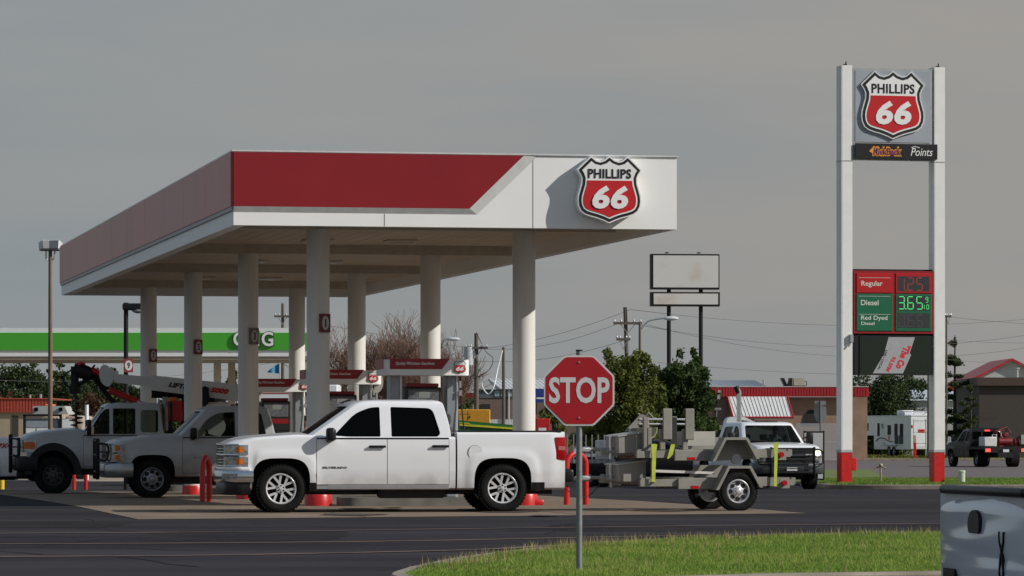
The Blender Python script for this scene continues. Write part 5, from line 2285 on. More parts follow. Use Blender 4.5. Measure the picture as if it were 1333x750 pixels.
# ============================================================ 7. dark flatbed truck on the far road
M_p7 = mat('black_car_paint', (0.009, 0.009, 0.011), .3, coat=.1, spec=.3)
M_dred = mat('dull_red', (.16, .008, .010), .5, var=.25, scale=6)
t7 = thing('flatbed_truck', 'black flatbed pickup with brake lights on, loaded with red equipment, far right', 'truck')
p7 = Pickup(paint=M_p7, hw=1.02, wb=4.0, xmax=2.9, xmin=-3.2, roof=1.98, belt=1.30, rail=1.0, cabx=-.7, wr=.42, zb=.5,
            gx=(1.6, .95, -.58, -.68), glass=M_glass, archz=.42,
            top=[(-3.3, 1.32), (.9, 1.32), (1.2, 1.36), (1.8, 1.34), (2.5, 1.26), (2.88, 1.15)])
p7.wins = [wpoly([(1.1, 1.33), (.74, 1.74), (.5, 1.84), (.16, 1.85), (.16, 1.33)], .04), wpoly([(.04, 1.33), (.04, 1.84), (-.4, 1.82), (-.45, 1.33)], .05)]
p7.doors = [(.1, 1.34, .56, 1.29)]
front_loft(p7, t7); make_cab(p7, t7); doors(p7, t7); mirror(p7, t7, 1.15, 1.36, tow=True)
for x in p7.ax:
    for sg in (1, -1):
        wheel(t7, x, sg * (p7.hw - .14), p7.wr, .28 if x > 0 else .5, 'steel8', .58, sg, M_steelrim)
mb = MB()
mb.box(-3.3, -.75, -1.15, 1.15, .92, 1.06)
mb.box(-3.35, 2.2, -.42, .42, .5, .9)
mb.box(-3.35, -3.3, -1.15, 1.15, .75, 1.06)
mb.build('flat_bed', M_blackmetal, t7)
mb = MB()
for y in (-1.0, -.35, .35, 1.0):
    mb.box(-.84, -.78, y - .04, y + .04, 1.06, 2.0)
mb.box(-.84, -.78, -1.0, 1.0, 1.94, 2.02)
mb.build('headache_rack', M_blackmetal, t7)
for y in (-.98, .98):
    mb = MB(); mb.box(-3.38, -3.35, y - .13, y + .13, .80, .95)
    mb.build('brake_light', mat('lit_brake', (.6, .02, .02), .3, emit=(1, .05, .04), es=3.0), t7)
mb = MB(); mb.box(-.70, -.66, -.13, .13, 1.86, 1.92)
mb.build('high_brake_light', MATS['lit_brake'], t7)
mb = MB(); mb.box(-3.38, -3.35, -.16, .16, .78, .92)
mb.build('licence_plate', MATS['plate_white'], t7)
rz7 = R(90 + 14)
d7 = heading(rz7)
r7 = P(1309, 600, 205)
t7.location = (r7.x + d7.x * 3.3, r7.y + d7.y * 3.3, gz(205))
t7.rotation_euler = (0, 0, rz7)
M7 = Matrix.Translation(t7.location) @ Matrix.Rotation(rz7, 4, 'Z')


def on7(nm, mb, m, lab, cat, loc, **k):
    o = mb.build(nm, m, None, **k)
    o.location = M7 @ Vector(loc); o.rotation_euler = (0, 0, rz7)
    return tag(o, lab, cat)


mb = MB()
mb.tube([(0, -.35, .26), (0, .35, .26)], .20, 18)
mb.box(-.35, .35, -.4, .4, 0, .06)
mb.box(-.2, .2, -.12, .12, .5, .72, 0, bev=.03)
on7('compressor', mb, M_dred, 'red air compressor strapped on the black flatbed', 'compressor', (-2.3, -.35, 1.062), smooth=40)
mb = MB()
mb.box(-.4, .4, -.35, .35, 0, .5, 0, bev=.04)
mb.tube([(-.3, -.36, .5), (-.3, -.36, .62), (.3, -.36, .62), (.3, -.36, .5)], .02, 6)
on7('white_tank', mb, mat('tank_white', (.6, .6, .58), .5), 'white plastic tank on the left side of the black flatbed', 'tank', (-2.2, .55, 1.062), smooth=40)
mb = MB()
for dx, dy in ((-.25, -.2), (.25, -.2), (-.25, .2), (.25, .2)):
    mb.box(dx - .02, dx + .02, dy - .02, dy + .02, 0, .85)
mb.box(-.3, .3, -.25, .25, .80, .85)
mb.tube([(0, 0, .85), (.1, -.5, 1.0), (.1, -.7, .7)], .03, 6)
on7('trash_pump', mb, M_dred, 'red pump frame standing high behind the cab of the black truck', 'pump', (-1.4, -.35, 1.062))
mb = MB()
mb.lathe([(1e-5, -.12), (.20, -.12), (.20, -.09), (.08, -.09), (.08, .09), (.20, .09), (.20, .12), (1e-5, .12)], 18, axis='y', M=Matrix.Translation((0, 0, .2)))
on7('hose_reel', mb, M_dred, 'small red hose reel at the rear right of the black flatbed', 'hose reel', (-2.9, -.75, 1.062), smooth=40)

# ============================================================ 8. horse trailer on the grass
Mht = mat('horse_trailer_white', (0.62, 0.64, 0.66), .35, var=.04, scale=2)
YH = 285.0
sH = F / YH
t8 = thing('horse_trailer', 'white gooseneck horse trailer with roof air conditioner parked on the grass', 'horse trailer')
# local: x along its length towards the nose, y left; rear corner nearest the camera at px ~1187
mb = MB()
pr = round_poly([(-3.7, .55), (3.0, .55), (3.0, 1.55), (4.6, 1.55), (4.6, 2.75), (4.3, 2.95), (-3.7, 2.95)], .12, 3)
mb.prism(pr, -1.15, 1.15)
mb.build('body', Mht, t8, smooth=30)
mb = MB()
mb.box(-3.72, 4.3, -1.18, 1.18, 2.93, 3.0, 0, bev=.02)
mb.build('roof', Mht, t8)
mb = MB()
mb.box(-.6, .5, -.45, .45, 3.0, 3.38, 0, bev=.08, seg=2)
mb.build('air_conditioner', mat('ac_white', (.7, .7, .68), .5), t8, smooth=40)
mb = MB()
for y in (-.9, .9):
    mb.tube([(-3.6, y, 3.28), (-1.0, y, 3.28)], .03, 6)
for x in (-3.6, -3.0, -2.4, -1.8, -1.2):
    mb.tube([(x, -.9, 3.28), (x, .9, 3.28)], .03, 6)
    for y in (-.9, .9):
        mb.tube([(x, y, 2.95), (x, y, 3.28)], .025, 6)
mb.build('roof_rack', Mht, t8)
mb = MB()
mb.box(-2.0, -1.0, -.9, .9, 3.0, 3.22, 0, bev=.02)
mb.build('hay_pod', Mht, t8)
sd = 1                                        # side seen from the camera (left side)
for x0, x1, z0, z1 in ((4.0, 4.3, 1.9, 2.45), (1.95, 2.35, 1.5, 2.45), (-.1, .5, 1.6, 2.3), (-1.3, -.75, 1.5, 2.4), (-2.3, -1.7, 1.5, 2.4)):
    mb = MB()
    mb.box(x0, x1, 1.152, 1.165, z0, z1)
    mb.build('window', M_glass, t8)
for x0, x1 in ((-1.45, -.85), (-2.25, -1.65)):
    mb = MB()
    mb.box(x0, x1, 1.152, 1.20, .95, 1.55)
    mb.build('hay_net', mat('dark_net', (.05, .05, .05), .8), t8)
mb = MB()
mb.box(1.0, 1.8, 1.151, 1.156, .75, 2.6, 0)
mb.build('side_door', mat('door_panel', (.56, .58, .60), .35), t8)
mb = MB()
for dx in (0, .22):
    mb.tube([(1.35 + dx - .1, 1.17, 2.05), (1.35 + dx, 1.17, 2.4)], .02, 5)
mb.tube([(1.0, 1.17, .9), (1.0, 1.17, 1.0)], .02, 5)
swoosh = smooth_line([(2.6, 1.17, 1.15), (2.0, 1.17, 1.35), (1.2, 1.17, 1.35), (.2, 1.17, 1.15), (-.5, 1.17, 1.1)], 5)
mb.tube(swoosh, .03, 5)
mb.build('swoosh_stripe', M_black, t8)
mb = MB()
mb.box(.05, .35, 1.166, 1.17, 1.25, 1.55)
mb.build('red_sticker', M_sred, t8)
for x in (-.45, .45):
    for sg in (1, -1):
        wheel(t8, x - .2, sg * 1.05, .38, .24, 'steel', .55, sg, M_steelrim)
mb = MB()
mb.box(-1.3, .95, 1.14, 1.30, .82, .88)
mb.build('wheel_fender', mat('blue_grey_fender', (.25, .35, .45), .4), t8)
mb = MB()
mb.box(-3.72, -3.70, -.95, .95, .75, 2.75)
rd = mb.build('rear_door', mat('rear_door_white', (.66, .68, .70), .35), t8)
mb = MB(); mb.box(-3.74, -3.72, -.02, .02, .75, 2.75)
for z in (1.0, 1.8, 2.6):
    mb.box(-3.74, -3.72, -.95, .95, z, z + .02)
mb.build('door_bar', M_steel, rd)
mb = MB(); mb.box(-3.735, -3.722, .1, .62, 1.75, 2.0)
mb.build('red_panel', M_sred, rd)
mb = MB()
Mr = Matrix.Translation((-3.735, 0.36, 1.87)) @ Matrix.Rotation(-PI / 2, 4, 'Z')
mb.text('85', 0, 0, .22, .13, -.004, M=Mr, ext=.001)
mb.build('lettering', M_sblack, rd)
for y in (-1.08, 1.08):
    mb = MB(); mb.box(-3.73, -3.70, y - .05, y + .05, 2.1, 2.3)
    mb.build('tail_lamp', M_redlens, t8)
mb = MB()
mb.box(3.9, 4.1, -.1, .1, .7, 1.55)
mb.build('gooseneck', M_chassis, t8)
rz8 = R(90 + 18)
d8 = heading(rz8); n8 = Vector((-d8.y, d8.x))
corner = P(1186, 600, YH)
c8 = Vector((corner.x, corner.y)) + d8 * 3.7 - n8 * 1.15
t8.location = (c8.x, c8.y, gz(300))
t8.rotation_euler = (0, 0, rz8)
# ============================================================ tall price sign
YP = 122.0
sP = F / YP
TSg = R(13)
py0 = thing('price_sign', 'tall two pole fuel price sign with shield, price board and LED screen, red pole feet', 'sign', (XP(1160, YP), YP, gz(YP) + .12), TSg)
CP = math.cos(TSg)
lx = lambda px: (px - 1160) / (sP * CP)
lz = lambda y: ZP(y, YP) - (gz(YP) + .12)
for pxa, pxb in ((1091.5, 1106), (1214.5, 1229)):
    mb = MB()
    x0, x1 = lx(pxa), lx(pxb)
    zt = lz(87); zr = lz(588)
    mb.box(x0, x1, -.20, .30, zr, zt, 0)
    mb.box(x0 + .01, x1 - .01, -.19, .29, -.25, zr, 1)
    mb.box(x0 - .008, x1 + .008, -.208, .308, zr - .02, zr + .06, 2)
    mb.box(x0 - .01, x1 + .01, -.21, .31, lz(210) - .03, lz(210), 2)
    mb.box(x0 + .02, x0 + .03, -.203, -.2, zr, zt, 2)
    p_ = mb.build('pole', [M_white, M_redpaint, mat('pole_joint', (.4, .4, .4), .5)], py0)
    mb = MB()
    mb.box((x0 + x1) / 2 - .05, (x0 + x1) / 2 + .05, -.05, .05, zt, zt + .05)
    mb.cyl(((x0 + x1) / 2 + .03, 0, zt), ((x0 + x1) / 2 + .03, 0, zt + .13), .02, 8)
    mb.build('pole_cap', M_blackmetal, p_)
mb = MB()
mb.box(lx(1107.5), lx(1213), -.17, .17, lz(209), lz(90), 0)
mb.box(lx(1110), lx(1209), -.185, -.17, lz(186), lz(93), 1)
mb.build('shield_cabinet', [mat('cabinet_grey', (.33, .34, .35), .5), M_silver], py0)
shield(py0, Matrix.Translation((lx(1159), -.186, lz(180.5))), 81.5 / sP / CP, .07, side=mat('shield_side', (.6, .6, .6), .4))
mb = MB()
mb.box(lx(1109), lx(1218), -.27, -.205, lz(207.5), lz(188), 0)
st_ = mb.build('loyalty_strip', M_sblack, py0)
Mo = mat('lettering_orange', (.75, .30, .02), .4, var=.1)
Mp = mat('lettering_purple', (.14, .02, .10), .4)
mb = MB()
zc = lz(198.2)
mb.text('KickBack', lx(1151), zc, .95, .30, -.2725, bold=.085, shear=.1, ext=.002, mi=0)
mb.text('KickBack', lx(1151), zc, .88, .22, -.279, bold=.02, shear=.1, ext=.002, mi=1)
mb.prism([(lx(1127), zc), (lx(1134), zc + .17), (lx(1137), zc - .14)], -.276, -.272, 0)
mb.text('Points', lx(1197), zc, .70, .24, -.2725, bold=.0, shear=.25, ext=.002, mi=2)
mb.tube([(lx(1183), -.274, zc + .13), (lx(1188), -.274, zc + .16), (lx(1194), -.274, zc + .12)], .012, 5, 2)
mb.build('lettering', [Mo, Mp, M_swhite], st_)
# price cabinet
mb = MB()
mb.box(lx(1107.5), lx(1214), -.20, .20, lz(434.5), lz(353), 0)
pc = mb.build('price_cabinet', mat('cabinet_red', (.26, .008, .012), .4), py0)
M_green = mat('sign_green', (.010, .12, .058), .35, var=.04)
mb = MB()
for a, b in ((1111, 1159), (1163, 1211)):
    mb.box(lx(a), lx(b), -.225, -.20, lz(382), lz(356), 1, bev=.02)
    mb.box(lx(a), lx(b), -.225, -.20, lz(431.5), lz(383), 0, bev=.02)
mb.build('price_face', [M_green, mat('price_red', (.42, .01, .015), .35, var=.04)], pc)
mb = MB()
M_cream = mat('sign_cream', (.62, .62, .55), .4, var=.02)
mb.text('Regular', lx(1131.5), lz(370.5), .68, .20, -.228, bold=.012, ext=.001)
mb.text('Diesel', lx(1128.5), lz(394.5), .56, .165, -.228, bold=.012, ext=.001)
mb.text('Red Dyed', lx(1134.5), lz(415), .84, .17, -.228, bold=.012, ext=.001)
mb.text('Diesel', lx(1126), lz(421.5), .42, .10, -.228, bold=.01, ext=.001)
for yy in (362, 386, 409.5):
    mb.box(lx(1114), lx(1156), -.228, -.2255, lz(yy + .4), lz(yy))
mb.build('lettering', M_cream, pc)
M_led = mat('led_window', (.035, .037, .04), .35, var=.1)
mb = MB()
for a, b in ((379.5, 360), (404.5, 385.5), (427, 408)):
    mb.box(lx(1165.5), lx(1208), -.229, -.22, lz(a), lz(b))
mb.build('led_window', M_led, pc)
SEG = {'0': 'abcdef', '1': 'bc', '2': 'abged', '3': 'abgcd', '4': 'fgbc', '5': 'afgcd', '6': 'afgecd', '9': 'abcdfg'}


def seg7(mb, ch, x, z, w, h, t, y, mi=0):
    q = {'a': (0, h, w, h), 'd': (0, 0, w, 0), 'g': (0, h / 2, w, h / 2), 'f': (0, h / 2, 0, h), 'b': (w, h / 2, w, h), 'e': (0, 0, 0, h / 2), 'c': (w, 0, w, h / 2)}
    for c in SEG[ch]:
        x0, z0, x1, z1 = q[c]
        g = t * .6
        if z0 == z1:
            mb.box(x + x0 + g, x + x1 - g, y - .002, y, z + z0 - t / 2, z + z0 + t / 2, mi)
        else:
            mb.box(x + x0 - t / 2, x + x0 + t / 2, y - .002, y, z + z0 + g, z + z1 - g, mi)


M_ledg = mat('led_green', (.05, .5, .12), .4, emit=(.12, 1.0, .28), es=.55)
M_ledr = mat('led_red', (.3, .03, .03), .4, emit=(1.0, .10, .08), es=.10)
M_ledd = mat('led_dark', (.065, .068, .07), .4)
for row, (s_, m, yb, yt) in enumerate((('125', M_ledr, 378, 362), ('365', M_ledg, 402.5, 386.5), ('065', M_ledd, 425.5, 410))):
    mb = MB()
    z = lz(yb); h = lz(yt) - z
    for k, ch in enumerate(s_):
        seg7(mb, ch, lx(1167 + 12 * k), z, .175, h, .024, -.230)
    mb.box(lx(1176.2) - .012, lx(1176.2) + .022, -.232, -.230, z - .015, z + .02)
    if row == 1:
        seg7(mb, '9', lx(1203), z + h * .55, .07, h * .42, .016, -.230)
        seg7(mb, '1', lx(1201) - .05, z, .05, h * .35, .016, -.230)
        seg7(mb, '0', lx(1204), z, .07, h * .35, .016, -.230)
    mb.build('price_digits', m, pc)
# LED message board
mb = MB()
mb.box(lx(1110), lx(1212), -.16, .16, lz(488.5), lz(437), 0)
mb.box(lx(1116), lx(1210.5), -.19, -.16, lz(488.5), lz(437.3), 0)
lb = mb.build('message_board', M_sblack, py0)
mb = MB()
mb.box(lx(1118.5), lx(1208.5), -.193, -.185, lz(486.5), lz(439), 0)
mb.build('screen', mat('screen_dark', (.008, .012, .008), .3, emit=(.25, .5, .25), es=.01), lb)
sx0, sx1, sz0, sz1 = lx(1118.5), lx(1208.5), lz(486.5), lz(439)
mb = MB()
bn = [(lx(1133), sz0 + .005), (lx(1172), sz0 + .005), (lx(1190), lz(455)), (lx(1188), lz(460)), (lx(1188), sz1 - .004), (lx(1154), sz1 - .004)]
bn = [(lx(1133), sz0 + .005), (lx(1173), sz0 + .005), (lx(1184), lz(462)), (lx(1182), lz(460)), (lx(1189), sz1 - .004), (lx(1154), sz1 - .004), (lx(1148), lz(461))]
mb.prism(bn, -.197, -.194, 0)
mb.build('banner_image', mat('banner_grey', (.22, .22, .23), .4, emit=(.8, .8, .85), es=.12), lb)
mb = MB()
ang = R(-65) + PI
mb.text('"The Co', lx(1173.5), lz(465), .78, .24, -.199, bold=.06, ext=.001, rot=R(68) + PI, mi=0)
mb.text('93.5FM', lx(1157), lz(474), .50, .13, -.199, bold=.05, ext=.001, rot=R(62) + PI, mi=0)
mb.text('LIVE \u2022 LOCAL', lx(1146), lz(469), .66, .075, -.199, bold=.03, ext=.001, rot=R(66) + PI, mi=1)
mb.build('lettering', [mat('screen_red', (.4, .02, .03), .4, emit=(1, .06, .08), es=.10), M_sblack], lb)
mb = MB()
mb.box(lx(1106) - .1, lx(1106), -.3, -.2, lz(446), lz(436), 0)
mb.tube([(lx(1105) - .05, -.25, lz(446)), (lx(1100), -.26, lz(452))], .025, 6)
mb.build('flood_lamp', M_steel, py0)
mb = MB()
mb.box(lx(1107) - .02, lx(1107) + .14, -.12, .04, .42, .80, 0, bev=.02)
o = mb.build('utility_box', M_redpaint, py0)
for y in (352.0, 436.0, 91.0):              # tie bars between the poles
    mb = MB()
    mb.box(lx(1106), lx(1215), -.04, .04, lz(y) - .03, lz(y) + .03)
    mb.build('tie_bar', M_blackmetal, py0)

# ---------------- unlit blank sign in the distance
YB = 200.0
sB = F / YB
b0 = thing('blank_sign', 'blank weathered white double panel sign on two black posts beyond the trees', 'sign', (XP(891, YB), YB, gz(YB)), R(6))
bx = lambda px: (px - 891) / sB
bz = lambda y: ZP(y, YB) - gz(YB)
mb = MB()
mb.box(bx(846), bx(936), -.28, .22, bz(377), bz(331), 0)
mb.box(bx(846), bx(936.5), -.28, .22, bz(399), bz(380.5), 0)
mb.build('frame', M_blackmetal, b0)
mb = MB()
M_blank = mat('weathered_panel', (.58, .57, .54), .5, col2=(.50, .44, .38), scale=.9, lo=.55, hi=.75, detail=8)
mb.box(bx(849), bx(934.5), -.30, -.27, bz(374.5), bz(333), 0)
mb.box(bx(849.5), bx(934), -.30, -.27, bz(396.5), bz(382.5), 0)
mb.build('panel', M_blank, b0)
for px in (870.5, 912.5):
    mb = MB()
    mb.tube([(bx(px), 0, 0), (bx(px), 0, bz(334))], .105, 12)
    mb.tube([(bx(px) - .1, 0, bz(330)), (bx(px) - .1, 0, bz(328.5))], .1, 6)
    mb.build('post', M_blackmetal, b0, smooth=50)

# ---------------- wooden poles, lamps, wires
M_wood = mat('pole_wood', (.22, .15, .10), .85, col2=(.14, .095, .065), scale=3, stretch=(4, 4, .4), bump=.2)
M_wood2 = mat('grey_pole_wood', (.13, .11, .09), .85, col2=(.09, .075, .06), scale=3, stretch=(4, 4, .4))


def wpole(px, Y, ytop, label, w=.26, cross=(), tilt=0.0, m=None, group='wooden utility poles', name='utility_pole', trans=False):
    o = thing(name, label, 'pole', base(px, Y), 0, group)
    H = ZP(ytop, Y) - gz(Y)
    mb = MB()
    mb.tube([(0, 0, -.2), (tilt * H, 0, H)], [w / 2, w * .36], 12)
    mb.build('pole', m or M_wood2, o, smooth=50)
    for (yc, halfw, dx) in cross:
        z = ZP(yc, Y) - gz(Y)
        mb = MB()
        xx = tilt * z + dx
        mb.box(xx - halfw, xx + halfw, -w / 2 - .10, -w / 2, z - .06, z + .06)
        c = mb.build('cross_arm', m or M_wood2, o)
        for k in (-.9, -.45, .45, .9):
            mb = MB()
            mb.lathe([(.05, 0), (.05, .06), (.03, .12), (1e-5, .14)], 8, M=Matrix.Translation((xx + halfw * k, -w / 2 - .05, z + .06)))
            mb.build('insulator', M_steel, c)
        mb = MB()
        for sg in (-1, 1):
            mb.tube([(xx, -w / 2 - .05, z - .5), (xx + sg * halfw * .5, -w / 2 - .05, z - .05)], .02, 5)
        mb.build('brace', M_steel, c)
    if trans:
        z = ZP(462, Y) - gz(Y)
        mb = MB()
        mb.tube([(-.42, -.1, z - .55), (-.42, -.1, z + .42)], .25, 16)
        mb.tube([(-.42, -.1, z + .42), (-.42, -.1, z + .6)], .05, 8)
        mb.box(-.2, .05, -.1, .0, z - .2, z + .2)
        mb.build('transformer', mat('transformer_grey', (.42, .45, .47), .4), o, smooth=50)
        mb = MB()
        mb.tube(smooth_line([(0, -.2, z + 1.2), (.5, -.3, z + .2), (.9, -.3, z - .2), (.7, -.3, z - .8), (.1, -.2, z - 1.2)], 5), .02, 5)
        mb.build('cable', M_black, o)
    return o


wpole(65.5, 118, 326, 'tall wooden pole carrying two floodlights, in front of the green banded canopy', w=.15, m=M_wood, name='light_pole', group='x') and None
lp = [o for o in bpy.data.objects if o.name == 'light_pole'][0]
del lp['group']
zt = ZP(320, 118) - gz(118)
for k, (x, rz) in enumerate(((-.12, .5), (.16, -.25))):
    mb = MB()
    M = Matrix.Translation((x, -.12, zt)) @ Matrix.Rotation(rz, 4, 'Z') @ Matrix.Rotation(R(-12), 4, 'X')
    mb.box(-.17, .17, -.14, .16, -.14, .14, 0, M, bev=.03)
    mb.box(-.15, .15, -.15, -.14, -.12, .12, 1, M)
    mb.build('floodlight', [mat('flood_white', (.55, .57, .58), .35), mat('flood_glass', (.20, .21, .22), .15)], lp)
mb = MB()
mb.tube([(-.12, -.05, zt - .15), (-.12, -.03, zt - .38), (0, 0, zt - .45), (.12, -.03, zt - .38), (.14, -.05, zt - .15)], .025, 6)
mb.build('bracket', M_steel, lp)
wpole(620, 215, 434, 'utility pole with cross arm and grey transformer beside the blue grey building', cross=((453, .62, 0),), trans=True, w=.30)
wpole(655.5, 200, 452, 'plain thin wooden pole just left of the right front canopy column', w=.20)
wpole(821, 200, 400, 'leaning utility pole with cross arm above the olive green tree', cross=((421, .72, .1), (442, .35, -.15)), tilt=-.035, w=.26)
wpole(833, 195, 420, 'short dark pole beside the leaning pole, carrying a street lamp arm', w=.17, name='lamp_pole')
wpole(368, 240, 395, 'distant utility pole behind the green banded canopy', cross=((412, .5, 0),), w=.24)
wpole(447, 300, 462, 'small distant utility pole beside the bare tree', cross=((470.5, .6, 0),), w=.2)
wpole(1210, 250, 425, 'brown wooden pole behind the right leg of the price sign', w=.34, m=M_wood)
wpole(1232.0, 262, 408, 'slim pole with insulators peeking out right of the price sign', w=.16, cross=((412, .22, .1),))


def cobra(px0, y0, px1, y1, Y, label, polelen=None):
    o = thing('street_lamp', label, 'street lamp', base(px0, Y), 0, 'cobra head street lamps')
    z0 = ZP(y0, Y) - gz(Y); z1 = ZP(y1, Y) - gz(Y)
    X1 = (px1 - px0) / F * Y
    mb = MB()
    mb.tube(smooth_line([(0, 0, z0 - .2), (X1 * .3, 0, z0 + (z1 - z0) * .55), (X1 * .7, 0, z1 - .05), (X1, 0, z1)], 5), .04, 8)
    mb.build('arm', M_steel, o, smooth=50)
    if polelen:
        mb = MB()
        mb.tube([(0, 0, 0), (0, 0, z0)], .07, 10)
        mb.build('pole', M_steel, o, smooth=50)
    mb = MB()
    mb.sphere((X1 + .28, 0, z1 - .02), .3, 10, sc=(1.25, .5, .36))
    mb.build('lamp_head', mat('lamp_head_grey', (.55, .58, .60), .35), o, smooth=60)
    return o


cobra(834, 424, 866, 414, 195, 'street lamp arm reaching right in front of the blank sign posts')
cobra(571, 449, 584, 441, 230, 'street lamp beside the bare tree, left of the transformer pole', polelen=1)
# black area lamp post with number sign, left of the columns
YL = 112.0
bl = thing('area_light', 'black lamp post with downward lamp and number sign left of the rear column', 'street lamp', base(164, YL))
zz = lambda y: ZP(y, YL) - gz(YL)
mb = MB()
mb.tube([(0, 0, 0), (0, 0, zz(394))], .065, 12)
mb.build('pole', M_blackmetal, bl, smooth=50)
mb = MB()
mb.box(-.09, .60, -.14, .14, zz(404), zz(395), 0, bev=.03)
hd = mb.build('lamp_head', M_blackmetal, bl)
mb = MB()
mb.sphere((.36, 0, zz(404)), .2, 8, sc=(1, .7, .45))
mb.build('lens', mat('lamp_lens_grey', (.4, .4, .4), .2), hd, smooth=60)
M0 = Matrix.Translation((.085, -.16, zz(476))) @ Matrix.Rotation(R(22), 4, 'Z')
mb = MB()
mb.box(-.13, .13, -.01, .01, -.19, .19, 0, M0)
el = [(.11 * math.cos(a), .14 * math.sin(a)) for a in [2 * PI * i / 24 for i in range(24)]]
mb.prism(el, -.016, -.01, 1, M0)
mb.text('9', 0, 0, .08, .17, -.018, bold=.03, mi=2, M=M0, ext=.002)
mb.build('number_sign', [mat('shade_dark_sign_red', (.14, .014, .016), .5), mat('shade_dark_sign_white', (.45, .45, .44), .5), M_sblack], bl)  # same red and white with shade put into the colour


def wire(a, b, sag, label=None, r=.010):
    pts = []
    for k in range(17):
        t_ = k / 16
        p = a.lerp(b, t_)
        p.z -= sag * 4 * t_ * (1 - t_)
        pts.append(p)
    mb = MB()
    mb.tube(pts, r, 5, caps=False)
    o = mb.build('overhead_wire', mat('wire_black', (.09, .09, .09), .6))
    tag(o, label, 'wire', 'overhead power lines')
    return o


wl = 'thin overhead power line %s'
for i, (a, b, sag, d) in enumerate([
        (P(821, 403, 200), P(1500, 395, 215), 1.0, 'highest of those running right from the leaning pole'),
        (P(821, 421, 200), P(1500, 402, 215), 1.6, 'just above the blank sign posts, sagging right'),
        (P(839, 422, 200), P(1500, 415, 215), 1.9, 'lowest of the sagging pair right of the leaning pole'),
        (P(840, 470, 210), P(1500, 468, 225), .8, 'low one passing over the red roofed brick building'),
        (P(821, 403, 200), P(620, 455, 215), .3, 'from the leaning pole top down to the transformer pole'),
        (P(805, 421, 200), P(612, 453, 215), .5, 'from the leaning pole cross arm to the transformer pole'),
        (P(815, 442, 200), P(620, 470, 215), .4, 'lower one between the leaning pole and transformer pole'),
        (P(1232, 412, 262), P(1500, 422, 262), .3, 'short one leaving the slim pole right of the price sign'),
        (P(1210, 440, 250), P(1500, 432, 262), .5, 'middle one right of the price sign above the gable roof'),
        (P(1210, 466, 250), P(1500, 478, 262), .2, 'lowest one right of the price sign above the gable roof'),
        (P(612, 453, 215), P(368, 412, 240), .1, 'from the transformer pole behind the canopy columns'),
        (P(368, 470, 240), P(-60, 492, 230), .6, 'low one behind the crane boom')]):
    wire(a, b, sag, wl % d)
mb = MB()                                     # white looped cable hanging from the thin pole
mb.tube(smooth_line([P(654, 456, 199.8), P(648, 480, 199.5), P(643, 503, 199), P(636, 513, 199), P(629, 506, 199), P(627, 498, 199)], 6), .035, 6)
tag(mb.build('hanging_cable', mat('cable_white', (.65, .65, .65), .5)), 'white looped cable hanging before the blue grey building gable', 'cable')

# ---------------- small roadside things
mb = MB()
yS = 128.0
mb.tube([(0, 0, 0), (0, 0, .50)], .03, 8)
mb.tube([(-.17, 0, .46), (0, 0, .52), (.17, 0, .46)], .03, 6)
mb.sphere((0, 0, .55), .07, 6)
mb.tube([(-.17, 0, .48), (-.17, 0, .40)], .03, 6)
o = mb.build('yard_hydrant', mat('hydrant_brass', (.32, .26, .18), .5, metal=.3), None, smooth=50)
o.location = Vector(base(1146.5, yS)) + Vector((0, 0, .12)); tag(o, 'small brass yard hydrant in the grass between the sign poles', 'hydrant')
mb = MB()
mb.tube([(0, 0, 0), (0, 0, .37)], .105, 16)
mb.lathe([(.115, .37), (.115, .40), (.09, .42), (1e-5, .425)], 16)
o = mb.build('pipe_marker', mat('pale_green_pipe', (.45, .52, .40), .5), None, smooth=50)
o.location = Vector(base(1252, 122)) + Vector((0, 0, .12)); tag(o, 'short pale green pipe marker right of the price sign foot', 'marker')
mb = MB()
mb.box(-.09, .09, -.03, .03, 0, 1.1, 0, bev=.02); mb.box(-.09, .09, -.032, .032, 1.1, 1.6, 1, bev=.02)
o = mb.build('marker_post', [M_redpaint, mat('marker_tan', (.45, .35, .22), .6)], None)
o.location = base(1191, 262); tag(o, 'slim red marker post before the horse trailer door', 'post')
mb = MB()
mb.tube([(0, 0, -.1), (0, 0, 1.0)], .085, 14); mb.sphere((0, 0, 1.0), .085, 8)
o = mb.build('bollard', mat('yellow_enamel', (.65, .45, .02), .45), None, smooth=50)
o.location = base(2, 116); o.scale = (1, 1, .82)
tag(o, 'yellow bollard beneath the pickup bed at the left edge', 'bollard')
# white sign board with black frame beside the facing pickup, seen from behind
YW = 128
o = thing('sign_board', 'white board in a black frame standing right of the facing pickup', 'sign', base(1060, YW))
z = lambda y: ZP(y, YW) - gz(YW)
x = lambda px: (px - 1060) / F * YW
mb = MB()
mb.box(x(1046), x(1072.5), -.06, .06, z(625), z(561.5), 0)
mb.box(x(1047), x(1071), -.07, .07, z(623), z(563.5), 1)
mb.build('board', [M_blackmetal, mat('board_white', (.55, .56, .57), .5)], o)
mb = MB()
for px in (1047.5, 1072):
    mb.box(x(px) - .03, x(px) + .03, -.05, .05, 0, z(561))
mb.build('leg', M_blackmetal, o)
mb = MB()
mb.box(x(1049), x(1057), -.075, -.07, z(577), z(567), 0)
mb.build('red_mark', M_sred, o)
